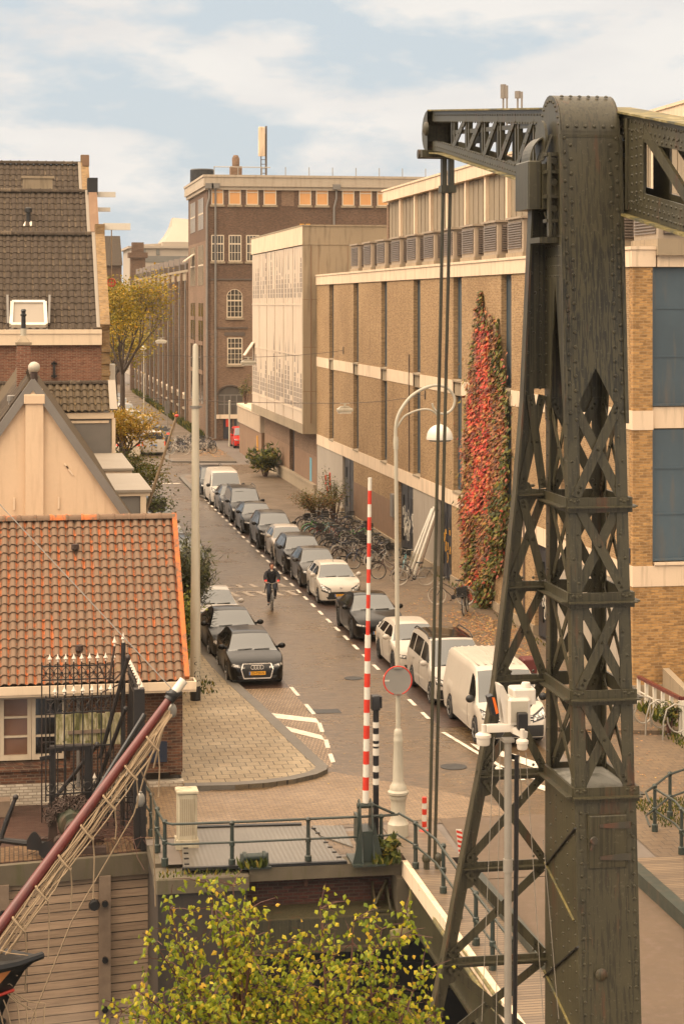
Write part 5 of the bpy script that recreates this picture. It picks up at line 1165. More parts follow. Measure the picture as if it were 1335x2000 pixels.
    obj('stay_web', m, M['steel'], t)
    lz = [10.72, 9.22, 7.88, 6.52, 5.15, 3.82, 2.45, 1.1, 0.0]
    for z in lz[1:-1]:
        m = MB(); m.box(ex(z)-.03, xl+.02, yp-.02, yp+.01, z-.08, z+.07); m.box(ex(z)-.03, xl+.02, yp-.11, yp-.02, z-.02, z+.0)
        for k in range(3): m.rivet((ex(z)+.1+k*.07, yp-.02, z+.12-(k%2)*.07), (0,-1,0), .024); m.rivet((xl-.06-k*.07, yp-.02, z+.12-(k%2)*.07), (0,-1,0), .024)
        m.prism_y([(ex(z+.2)+.02,z+.22),(ex(z)+.02,z-.02),(ex(z)+.30,z-.02),(ex(z)+.22,z+.16)], yp+.012, yp+.022); m.prism_y([(ex(z-.3)+.02,z-.36),(ex(z-.3)+.24,z-.30),(ex(z)+.32,z-.08),(ex(z)+.02,z-.08)], yp+.012, yp+.022)
        obj('stay_beam', m, M['steel'], t)
    for a, b in zip(lz, lz[1:]):
        brace((ex(a)+.1,yp-.03,a-.06),(xl-.06,yp-.03,b+.08),.12); brace((xl-.06,yp+.0,a-.06),(ex(b)+.1,yp+.0,b+.08),.12)
    # bearing housing on the left flank
    m = MB(); m.bbox(7.40, 7.60, 27.75, 28.5, 13.35, 14.05, .02); m.box(7.60, 7.78, 27.7, 28.4, 13.35, 14.0); oh = obj('bearing_housing', m, M['steel'], t)
    m = MB()
    for z in (13.15, 13.5, 13.85, 14.1): m.box(7.6, 7.78, 27.5, 27.7, z, z+.05)
    m.box(7.62,7.66,27.45,27.55,12.95,14.15)
    for z in (13.3, 13.68, 13.98): m.lathe([(.05,-.1),(.05,0)], (7.72, 27.62, z+.05), 8, 'y')
    for k in range(4): m.bar((7.6+k*.05,27.6,13.3),(7.72+k*.02,27.6,12.9),.02,.02)
    m.box(7.5,7.78,27.5,28.1,12.86,12.94)
    obj('bearing_rib', m, M['steel'], oh)
    m = MB(); pts = [(7.66-.2*math.sin(a*PI/14), 28.25, 14.0+.034*a+.18*math.sin(a*PI/10)) for a in range(0, 9)]
    for p, q in zip(pts, pts[1:]): m.bar(p, q, .5, .025, up=(0,1,0)) if 0 else None
    pts = [(7.46+.28*(1-math.cos(a*PI/20)), 28.1, 14.05+.36*math.sin(a*PI/20)) for a in range(0, 11)]
    for p, q in zip(pts, pts[1:]): m.bar(p, q, .5, .02, up=Vector(q).cross(Vector((0,1,0)))-Vector(p).cross(Vector((0,1,0))))
    m.lathe([(.30,-.02),(.30,.02)], (7.66,28.0,14.35), 14, 'x')
    for k in range(4): m.bar((7.60,27.7+k*.1,14.05),(7.72,27.65+k*.1,14.42),.02,.03)
    obj('wheel_guard', m, M['steel'], oh)
    # ------------------------------------------------------- balance arm
    t = thing('balance_arm', 'riveted truss balance arm of the drawbridge beside the tower head', 'balance arm', (8.9, 30, 13))
    x0, x1 = 8.74, 9.12
    zt = lambda y: 14.89-.154*(28.6-y) if y < 28.6 else 14.89+.092*(y-28.6)
    zb = lambda y: 13.10+.146*(y-26) if y < 40 else 15.15
    yt = 40.9
    ys = [19.0, 22.0, 24.3, 26.2, 27.2, 28.8, 30.2]
    for x, s in ((x0,-1),(x1,1)):
        m = MB(); n = 24
        for top in (1, 0):
            for i in range(n):
                a, b = 19+(yt-.5-19)*i/n, 19+(yt-.5-19)*(i+1)/n
                fz = zt if top else zb; h = .24 if a > 28.6 else .34; h *= (1 if a < 34 else .85)
                zz = lambda y: fz(y)-(h/2 if top else -h/2)
                m.bar((x,a,zz(a)),(x,b,zz(b)),.025,h)
        for i in range(90):
            y = 24+(yt-.6-24)*i/90
            for k in range(2):
                m.rivet((x+s*.013, y+k*.06, zt(y)-.08-.13*k), (s,0,0), .02); m.rivet((x+s*.013, y+k*.06, zb(y)+.07+.12*k), (s,0,0), .02)
        for i in range(26):
            y = 25.0+i*.19
            for k in range(3): m.rivet((x+s*.013, y+(k%2)*.09, zt(y)-.09-.10*k), (s,0,0), .026); m.rivet((x+s*.013, y+(k%2)*.09, zb(y)+.07+.10*k), (s,0,0), .026)
        obj('truss_chord', m, M['steel'], t)
        yv = [30.0, 31.2, 32.4, 33.6, 34.85, 36.05, 37.35, 38.6]
        for a, b in zip(yv, yv[1:]):
            m = MB(); m.bar((x,b,zb(b)+.1),(x,a,zt(a)-.1),.03,.15,up=(0,0,1))
            for q in range(5): p = Vector((x,b,zb(b)+.2)).lerp(Vector((x,a,zt(a)-.2)), q/4); m.rivet(p+V3(s*.016,0,0),(s,0,0),.02)
            obj('diagonal', m, M['steel'], t)
            m = MB(); m.bar((x-.05*s,b-.10,zb(b)+.1),(x-.05*s,b-.10,zt(b)-.1),.08,.08,up=(0,1,0)); m.bar((x-.05*s,b+.10,zb(b)+.1),(x-.05*s,b+.10,zt(b)-.1),.08,.08,up=(0,1,0)); m.bar((x-.06*s,b,zb(b)+.1),(x-.06*s,b,zt(b)-.1),.02,.16,up=(0,1,0)); obj('strut', m, M['steel'], t)
        for a, b in ((19.5,22.2),(22.2,24.2),(24.2,26.5)):
            m = MB(); m.bar((x,b,zt(b)-.2),(x,a,zb(a)+.2),.05,.17,up=(0,0,1)); obj('diagonal', m, M['steel'], t); m = MB(); m.bar((x,a,zb(a)+.1),(x,a,zt(a)-.1),.06,.3,up=(0,1,0)); obj('strut', m, M['steel'], t)
        m = MB(); m.box(x-.018, x+.018, 26.55, 27.25, zb(26.9)+.1, zt(26.9)-.1); m.box(x+s*.018-.03, x+s*.018+.03, 27.2, 27.28, zb(27.2)+.05, zt(27.2)-.05)
        for k in range(9):
            for q in range(3): m.rivet((x+s*.018, 26.65+q*.2, zb(26.9)+.2+k*.125), (s,0,0), .026)
        obj('gusset_plate', m, M['steel'], t)
    m = MB()
    for i in range(20):
        a, b = 19+(yt-.4-19)*i/20, 19+(yt-.4-19)*(i+1)/20
        m.bar(((x0+x1)/2,a,zb(a)-.03),((x0+x1)/2,b,zb(b)-.03),x1-x0+.22,.03)
    obj('bottom_flange', m, M['steel_moss'], t)
    m = MB()
    for i in range(20):
        a, b = 19+(yt-.4-19)*i/20, 19+(yt-.4-19)*(i+1)/20
        m.bar(((x0+x1)/2,a,zt(a)+.02),((x0+x1)/2,b,zt(b)+.02),x1-x0+.2,.03)
    obj('top_flange', m, M['steel_moss'], t)
    m = MB(); zc = (zt(40.5)+zb(40.5))/2; hh = (zt(40.2)-zb(40.2))/2+.03
    vs = []
    for k in range(9): an = -PI/2+PI*k/8; vs += [(x0-.11,40.45+.55*math.cos(an),zc+hh*math.sin(an)),(x1+.11,40.45+.55*math.cos(an),zc+hh*math.sin(an))]
    m.add(vs, [(2*k,2*k+1,2*k+3,2*k+2) for k in range(8)]); m.add([vs[2*k] for k in range(9)], [tuple(range(9))]); m.add([vs[2*k+1] for k in range(9)], [tuple(range(8,-1,-1))])
    obj('tip_casing', m, M['steel'], t)
    m = MB(); m.lathe([(.07,-.2),(.14,-.16),(.15,-.11)], (x0,40.45,zc+.05), 12, 'x'); m.box(x0-.25,x1+.1,40.3,40.8,15.02,15.16); m.lathe([(.1,-.28),(.1,.75)], (x0,40.6,15.1), 10, 'x'); obj('tip_pin', m, M['steel'], t)
    m = MB(); m.box(x0+.2,x1-.1,27.3,29.5,13.4,14.6); obj('recess_shade_plate', m, M['steel_black'], t); m = MB()  # black plate behind the ribs paints the shade of the recess
    for yy in (27.45,27.75,28.05,28.35): m.box(x0+.05,x0+.2,yy,yy+.05,13.75,14.35); m.box(x0+.03,x0+.1,yy+.05,yy+.2,13.8,13.86); m.box(x0+.03,x0+.1,yy+.02,yy+.22,14.1,14.16)
    m.lathe([(.26,-.0),(.26,.14)], (x0+.04,28.1,14.0), 14, 'x')
    for k in range(5): m.bar((x0+.03,27.4+k*.16,14.35),(x0+.03,27.5+k*.16,14.62),.025,.03)
    obj('casting_rib', m, M['steel'], t)
    m = MB(); m.bar((x0+.05,31,14.9),(x0+.05,38.8,15.4),.05,.08); m.bar((x1,31,14.75),(x1,38.8,15.25),.05,.14); obj('inner_rail', m, M['steel'], t)
# ================================================================ cars
def cubic(pts, y):
    if y <= pts[0][0]: return pts[0][1]
    for i in range(len(pts)-1):
        if y <= pts[i+1][0]:
            a, b = pts[i], pts[i+1]; t = (y-a[0])/(b[0]-a[0]+1e-9)
            def sl(j):
                if j <= 0 or j >= len(pts)-1: return None
                return None
            m0 = (b[1]-pts[i-1][1])/(b[0]-pts[i-1][0]+1e-9) if i > 0 else (b[1]-a[1])/(b[0]-a[0])
            m1 = (pts[i+2][1]-a[1])/(pts[i+2][0]-a[0]+1e-9) if i+2 < len(pts) else (b[1]-a[1])/(b[0]-a[0])
            d = (b[1]-a[1])/(b[0]-a[0]); lim = 2.2*abs(d)
            m0 = max(-lim, min(lim, m0)); m1 = max(-lim, min(lim, m1)); h = b[0]-a[0]
            return (2*t**3-3*t*t+1)*a[1]+(t**3-2*t*t+t)*h*m0+(-2*t**3+3*t*t)*b[1]+(t**3-t*t)*h*m1
    return pts[-1][1]
# y runs from the front bumper (0) to the tail (L=1); heights are fractions of H
SHAPES = {
 'hatch': dict(top=[(0,.36),(.008,.45),(.03,.53),(.10,.60),(.245,.672),(.29,.70),(.43,.955),(.50,1.0),(.66,1.0),(.84,.955),(.90,.84),(.965,.66),(.985,.55),(1,.36)],
    cowl=.255, roof=.435, rear=.845, tail=.955, belt=[(0,.44),(.1,.58),(.25,.645),(.6,.68),(.95,.70)], wf=.135+.06, wr=.80, sill=.135, rw=.67),
 'sedan': dict(top=[(0,.36),(.008,.45),(.03,.52),(.10,.58),(.255,.655),(.30,.69),(.42,.945),(.50,1.0),(.62,.99),(.74,.90),(.845,.72),(.97,.69),(.985,.58),(1,.38)],
    cowl=.265, roof=.43, rear=.72, tail=.85, belt=[(0,.43),(.1,.56),(.25,.63),(.6,.665),(.95,.67)], wf=.19, wr=.79, sill=.135, rw=.66),
 'suv': dict(top=[(0,.34),(.008,.46),(.025,.56),(.09,.62),(.235,.675),(.275,.70),(.40,.95),(.47,.99),(.65,1.0),(.86,.96),(.92,.84),(.97,.66),(.985,.52),(1,.34)],
    cowl=.245, roof=.41, rear=.86, tail=.96, belt=[(0,.46),(.1,.59),(.25,.645),(.6,.67),(.95,.69)], wf=.19, wr=.80, sill=.155, rw=.70),
 'mpv': dict(top=[(0,.30),(.008,.38),(.03,.46),(.08,.52),(.20,.60),(.24,.63),(.385,.95),(.45,.985),(.62,1.0),(.90,.985),(.955,.93),(.985,.60),(.99,.45),(1,.28)],
    cowl=.205, roof=.395, rear=.935, tail=.98, belt=[(0,.38),(.08,.50),(.2,.56),(.5,.585),(.95,.60)], wf=.185, wr=.81, sill=.13, rw=.76),
 'van': dict(top=[(0,.27),(.008,.36),(.03,.43),(.06,.475),(.145,.565),(.17,.60),(.27,.93),(.32,.975),(.45,1.0),(.93,1.0),(.975,.96),(.99,.55),(.995,.4),(1,.26)],
    cowl=.15, roof=.28, rear=.955, tail=.985, belt=[(0,.36),(.06,.46),(.15,.54),(.5,.555),(.95,.56)], wf=.175, wr=.80, sill=.125, rw=.80),
}
def wheel_parts(root, x, y, r, s, dark=False, wd=.20):
    m = MB(); m.lathe([(r*.62,-wd*.5),(r*.93,-wd*.5),(r,-wd*.36),(r,wd*.36),(r*.93,wd*.5),(r*.62,wd*.5)], (x-s*wd*.5,y,r), 20, 'x'); w = obj('wheel', m, M['rubber'], root, local=True)
    m = MB(); xo = x - s*.0
    m.lathe([(r*.64,-.012),(r*.66,.004),(r*.60,.008),(r*.58,-.02)] if s > 0 else [(r*.58,.02),(r*.60,-.008),(r*.66,-.004),(r*.64,.012)], (xo,y,r), 20, 'x')
    for k in range(5):
        a = 2*PI*k/5+.3; d = Vector((0,math.cos(a),math.sin(a)))
        m.bar(Vector((xo-s*.01,y,r))+d*.02, Vector((xo-s*.015,y,r))+d*r*.62, r*.30, .02, up=(1,0,0))
    m.lathe([(r*.16,-.03),(r*.16,.0)] , (xo+.012*s,y,r), 10, 'x'); obj('rim', m, M['rim_dk' if dark else 'rim'], w, local=True)
def make_car(label, cat, shape, L, W, H, paint, loc, rz=0.0, group=None, name='parked_car', **o):
    S = SHAPES[shape]; t = thing(name, label, cat, loc, group, rz)
    top = [(a*L, b*H) for a, b in S['top']]; belt = [(a*L, b*H) for a, b in S['belt']]
    Wh = W/2; sill = S['sill']*H; wr = o.get('wheel', .32); yw = (S['wf']*L, S['wr']*L); ar = wr+.055
    plan = [(0,.74),(.015,.84),(.05,.93),(.13,.985),(.25,1),(.75,1),(.9,.97),(.96,.93),(.99,.87),(1,.80)] if shape not in ('van','mpv') else [(0,.80),(.012,.88),(.04,.95),(.1,.99),(.2,1),(.9,1),(.97,.985),(.99,.95),(1,.92)]
    plan = [(a*L, b*Wh) for a, b in plan]
    cow, rof, rea, tai = (S[k]*L for k in ('cowl','roof','rear','tail'))
    st = set([0,.004*L,.012*L,.022*L,.035*L,.05*L,.07*L,.09*L,.12*L,L*.15,L*.18,L,L*.995,L*.99,L*.98,L*.965,L*.95,L*.93,cow,rof,rea,tai])
    for y in yw:
        for k in range(-6,7): st.add(y+ar*math.sin(k*PI/12))
    k = 0
    while k < 34: st.add(L*(k+.5)/34); k += 1
    ys = sorted(y for y in st if 0 <= y <= L)
    q = [ys[0]]
    for y in ys[1:]:
        if y-q[-1] > .012 or y in (cow,rof,rea,tai): q.append(y)
    ys = q; n = len(ys)
    rings = []
    for y in ys:
        z = cubic(top, y); w = cubic(plan, y); bz = min(cubic(belt, y), z-.015)
        zb = sill
        if y < .1*L: zb = sill+.02*(1-y/(.1*L))
        for c in yw:
            d = abs(y-c)
            if d < ar: zb = max(zb, wr+math.sqrt(ar*ar-d*d)-.0)
        zb = min(zb, bz-.05)
        f = max(0, min(1, (z-bz)/(H-cubic(belt, y)+1e-6)))
        if f < .12: f *= .4
        rw = w*(.93+(S['rw']/.93*.5*0) - 0) if 0 else w*(.95-(.95-S['rw'])*f**.9)
        cr = .03+.02*f if f > .3 else .045
        er = z-cr*1.2-(.04*f)
        zm = zb+(bz-zb)*.45
        ring = [(0,zb),(w*.80,zb),(w*.955,zb+.0),(w*.985,zb+.3*(bz-zb)),(w*1.0,zb+.55*(bz-zb)),(w*.99,zb+.82*(bz-zb)),(w*.955,bz)]
        a, b = (w*.955,bz), (rw,er if f > .12 else max(bz, er))
        ring += [(a[0]+(b[0]-a[0])*.10, a[1]+(b[1]-a[1])*.10),(a[0]+(b[0]-a[0])*.88, a[1]+(b[1]-a[1])*.88+.0),b]
        ring += [(rw*.93, z-cr*.62),(rw*.6, z-cr*.22),(0,z)]
        rings.append([(px, y, pz) for px, pz in ring])
    K = len(rings[0])
    full = []
    for r in rings: full.append(r + [(-p[0],p[1],p[2]) for p in r[-2:0:-1]])
    N = len(full[0]); vs = [p for r in full for p in r]
    body, ws, rg, sg, roofg = [], [], [], [], []
    doors = o.get('pillars', {'hatch':(.585,.80),'sedan':(.575,.72),'suv':(.57,.79),'mpv':(.56,.80),'van':(.40,)}[shape]); glassless = o.get('panel_van', False)
    def kind(i, j):
        y0, y1 = ys[i], ys[i+1]; ym = (y0+y1)/2; jj = j if j < K-1 else N-1-j
        if jj in (10, 11) or jj == 9:
            if cow-.001 <= y0 and y1 <= rof+.001: return 'ws' if jj in (10,11) else 'body'
            if rea-.001 <= y0 and y1 <= tai+.001: return 'rg' if jj in (10,11) else 'body'
            if o.get('glassroof') and rof+.15 < ym < rea-.2 and jj in (10,11): return 'roof'
            return 'body'
        if jj == 7:
            yf0 = cow+(rof-cow)*.42; 
            if yf0 <= ym <= rea+(tai-rea)*.15:
                if glassless and ym > doors[0]*L: return 'body'
                for d in doors:
                    if abs(ym-d*L) < .05: return 'body'
                return 'sg'
        return 'body'
    fs = {'body':[], 'ws':[], 'rg':[], 'sg':[], 'roof':[]}
    for i in range(n-1):
        for j in range(N):
            f = (i*N+j, i*N+(j+1)%N, (i+1)*N+(j+1)%N, (i+1)*N+j); fs[kind(i, j)].append(f)
    fs['body'] += [tuple(range(N-1,-1,-1)), tuple((n-1)*N+j for j in range(N))]
    bvh = BVHTree.FromPolygons([Vector(v) for v in vs], [f for q in fs.values() for f in q])
    def sub(nm, keys, mat, parent=t):
        faces = [f for k in keys for f in fs[k]]
        if not faces: return None
        used = {}; m = MB(); out = []
        for f in faces: out.append([used.setdefault(i, len(used)) for i in f])
        pv = [None]*len(used)
        for i, k in used.items(): pv[k] = vs[i]
        m.add(pv, out, smooth=True); return obj(nm, m, mat, parent, angle=42, local=True)
    b = sub('body', ['body'], M['car_'+paint]); sub('windscreen', ['ws'], M['glass']); sub('rear_window', ['rg'], M['glass_s'] if not glassless else M['car_'+paint])
    # the side glass splits into a left and a right part
    for s in (1, -1):
        keep = [f for f in fs['sg'] if s*sum(vs[i][0] for i in f) > 0]; fs['tmp'] = keep; sub('side_window', ['tmp'], M['glass_s'])
    if o.get('glassroof'): sub('glass_roof', ['roof'], M['glass_s'])
    for y in yw:
        for s in (1, -1): wheel_parts(t, s*(Wh-.015), y, wr, s, o.get('dark_rims', False))
    def hit(x, z, dy, front=True):
        r = bvh.ray_cast(Vector((x, -1 if front else L+1, z)), Vector((0, 1 if front else -1, 0)))
        return (Vector((x, r[0].y + (-dy if front else dy), z)) if r[0] is not None else None)
    def patch(nm, poly, mat, dy=.006, front=True, parent=t, nx=10, nz=5):
        """conforming patch: poly gives (x, z) of a quad: lower-left, lower-right, upper-right, upper-left"""
        m = MB(); P = []
        for b_ in range(nz+1):
            for a_ in range(nx+1):
                u, v = a_/nx, b_/nz
                x = (poly[0][0]*(1-u)+poly[1][0]*u)*(1-v)+(poly[3][0]*(1-u)+poly[2][0]*u)*v
                z = (poly[0][1]*(1-u)+poly[1][1]*u)*(1-v)+(poly[3][1]*(1-u)+poly[2][1]*u)*v
                P.append(hit(x, z, dy, front))
        idx = {}; out = []; V = []
        for b_ in range(nz):
            for a_ in range(nx):
                q = [b_*(nx+1)+a_, b_*(nx+1)+a_+1, (b_+1)*(nx+1)+a_+1, (b_+1)*(nx+1)+a_]
                if any(P[i] is None for i in q): continue
                out.append([idx.setdefault(i, len(idx)) for i in q])
        if not out: return None
        V = [None]*len(idx)
        for i, k in idx.items(): V[k] = P[i]
        m.add(V, out, smooth=True); return obj(nm, m, mat, parent, local=True)
    hz = o.get('lamp_z', cubic(belt, .03*L)*.98); lh = o.get('lamp_h', .12); lw = o.get('lamp_w', .30); wl = Wh*.9
    for s in (1, -1):
        hl = patch('headlight', [(s*wl*1.03,hz-lh*.45),(s*(wl-lw-.04),hz-lh*.95),(s*(wl-lw-.03),hz-lh*.12),(s*wl*1.03,hz+lh*.62)], M['trim'], .006)
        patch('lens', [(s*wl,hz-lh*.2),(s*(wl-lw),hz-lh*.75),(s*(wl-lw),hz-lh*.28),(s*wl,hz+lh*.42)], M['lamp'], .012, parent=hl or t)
        patch('tail_light', [(s*Wh*.93,H*.50),(s*Wh*.62,H*.50),(s*Wh*.62,H*.60),(s*Wh*.93,H*.60)] if not o.get('tall_tail') else [(s*Wh*.97,H*.40),(s*Wh*.86,H*.40),(s*Wh*.86,H*.58),(s*Wh*.97,H*.58)], M['tail'], .008, False)
    gz0, gz1, gw = o.get('grille', (.20*H, .42*H, .38*W))
    if gw:
        gt = o.get('grille_top', 1.0); g = patch('grille', [(-gw*.5*.9,gz0),(gw*.5*.9,gz0),(gw*.5*gt,gz1),(-gw*.5*gt,gz1)], M['trim'], .006, nx=12, nz=6)
        if o.get('bars'):
            m = MB()
            for k in range(o['bars']):
                z = gz0+(gz1-gz0)*(k+.6)/o['bars']; pts = [hit(gw*.46*(-1+2*a/8), z, .014) for a in range(9)]
                if None not in pts: m.tube(pts, .011, 5, cap=False)
            obj('grille_bar', m, M['rim_dk'] if o.get('ringed') else M['chrome'], g or t, local=True)
        if o.get('ringed'):
            m = MB(); zm = gz0+(gz1-gz0)*.62; loop = [(-.42,gz0),(.42,gz0),(.5,zm),(.44,gz1),(-.44,gz1),(-.5,zm)]
            P = [hit(x*gw, z, .016) for x, z in loop]
            if None not in P:
                for a_, b_ in zip(P, P[1:]+P[:1]): m.bar(a_, b_, .03, .03, up=(0,1,0))
                obj('grille_frame', m, M['chrome'], g or t, local=True)
            m = MB(); c = hit(0, gz1-.08, .02)
            if c:
                for k in range(4):
                    cc = c+V3(-.135+.09*k, -.014, -.02); pts = [cc+V3(.064*math.cos(a*PI/6), 0, .064*math.sin(a*PI/6)) for a in range(13)]; m.tube(pts, .012, 5, cap=False)
                obj('ring_emblem', m, M['chrome'], g or t, local=True)
    if o.get('badge'):
        c = hit(0, o['badge'], .012)
        if c: m = MB(); m.lathe([(.05,0),(.055,-.01),(.03,-.02)], c, 12, 'y'); obj('badge', m, M['chrome'], t, local=True)
    if o.get('lower', True): patch('lower_intake', [(-Wh*.62,sill+.05),(Wh*.62,sill+.05),(Wh*.70,sill+.15),(-Wh*.70,sill+.15)], M['trim'], .005)
    if o.get('dark_bumper'): patch('bumper', [(-Wh*.9,sill+.04),(Wh*.9,sill+.04),(Wh*.92,H*.30),(-Wh*.92,H*.30)], M['trim'], .010, nx=16)
    pz = o.get('plate_z', .235*H)
    c = hit(o.get('plate_x', 0), pz, .02)
    if c and o.get('plate', True):
        m = MB(); m.box(c.x-.26, c.x+.26, c.y-.012, c.y, pz-.055, pz+.055); p = obj('number_plate', m, M['plate'], t, local=True)
        if o.get('text'):
            m = MB(); text_mb(m, o['text'], .10, lambda x, y: (c.x+.02+x, c.y-.016, pz+y)); obj('lettering', m, M['black_paint'], p, local=True)
            m = MB(); m.box(c.x-.258, c.x-.215, c.y-.016, c.y-.0125, pz-.053, pz+.053); obj('country_band', m, M['plate_blue'], p, local=True)
    c2 = hit(0, .42*H, .02, False)
    if c2: m = MB(); m.box(-.26, .26, c2.y, c2.y+.012, .42*H-.055, .42*H+.055); obj('rear_plate', m, M[o.get('rear_plate','plate')], t, local=True)
    for s in (1, -1):
        m = MB(); yy = cow+(rof-cow)*.42; zz = cubic(belt, yy)+.06; x = Wh*.96; rr = .09 if shape not in ('van',) else .11
        m.blob((s*(x+.11), yy-.02, zz+.03), .12, .075, rr, 10, 7); m.bar((s*(x-.08), yy, zz-.01), (s*(x+.1), yy, zz+.01), .06, .06); obj('side_mirror', m, M['car_'+paint] if o.get('mirror_paint', True) and shape != 'van' else M['trim'], t, local=True)
        zh = cubic(belt, L*.5)*.90
        for yy in (L*.50, L*.70) if shape != 'van' else (L*.33,):
            m = MB(); m.box(s*(Wh*.985) - .012, s*(Wh*.985)+.018*s+.006, yy, yy+.16, zh, zh+.03); obj('door_handle', m, M['car_'+paint] if not o.get('chrome_handle') else M['chrome'], t, local=True)
        m = MB()
        for d in (doors[0]*L, cow+(rof-cow)*.25) + ((doors[1]*L,) if len(doors) > 1 else ()):
            pts = []
            for k in range(5):
                z = sill+.05+(cubic(belt, d)-sill-.07)*k/4; r = bvh.ray_cast(Vector((s*3, d, z)), Vector((-s,0,0)))
                if r[0] is not None: pts.append(r[0]+V3(s*.001,0,0))
            if len(pts) == 5: m.tube(pts, .006, 4, cap=False)
        if m.v: obj('door_seam', m, M['trim'], t, local=True)
    m = MB()
    for x0, x1 in ((-.45,-.02),(.05,.5)):
        y0, y1 = cow+.03, cow+.12; z0 = cubic(top, y0)+.01; z1 = cubic(top, y1)+.01; m.bar((x0*Wh*1.2, y0, z0), (x1*Wh*1.2, y1-.02, z1-.01), .018, .018)
    obj('wiper', m, M['trim'], t, local=True)
    m = MB(); m.box(-Wh*.84, Wh*.84, L*.03, L*.97, sill-.05, sill+.03)
    for y in yw: m.box(-Wh*.86, Wh*.86, y-ar*.98, y+ar*.98, .12, wr+ar*.55)
    obj('underbody', m, M['trim'], t, local=True)
    if o.get('rails'):
        for s in (1, -1):
            m = MB(); pts = []
            for k in range(7):
                y = rof+.15+(rea-rof-.2)*k/6; z = cubic(top, y); w = cubic(plan, y)*S['rw']; pts.append((s*w*.98, y, z+.0+(.06 if 0 < k < 6 else -.02)))
            m.tube(pts, .022, 6); obj('roof_rail', m, M['chrome' if o['rails'] == 2 else 'trim'], t, local=True)
    if o.get('roofbox'):
        m = MB(); y0, y1, z = rof+.0, rea+.1, H+.1; m.bbox(-.45, .45, y0, y1, z, z+.36, .08); obj('roof_box', m, M['car_dgrey'], t, local=True)
    if o.get('ribs'):
        m = MB()
        for k in range(-3, 4): m.bbox(k*.2-.03, k*.2+.03, rof+.35, L*.95, H*1.0-.012-abs(k)*.004, H+.008-abs(k)*.008, .008)
        obj('roof_rib', m, M['car_'+paint], t, local=True)
    if o.get('aerial'): m = MB(); m.tube([(0,rof+.2,H*.985),(0,rof+.38,H+.16)], .008, 4); obj('aerial', m, M['trim'], t, local=True)
    return t

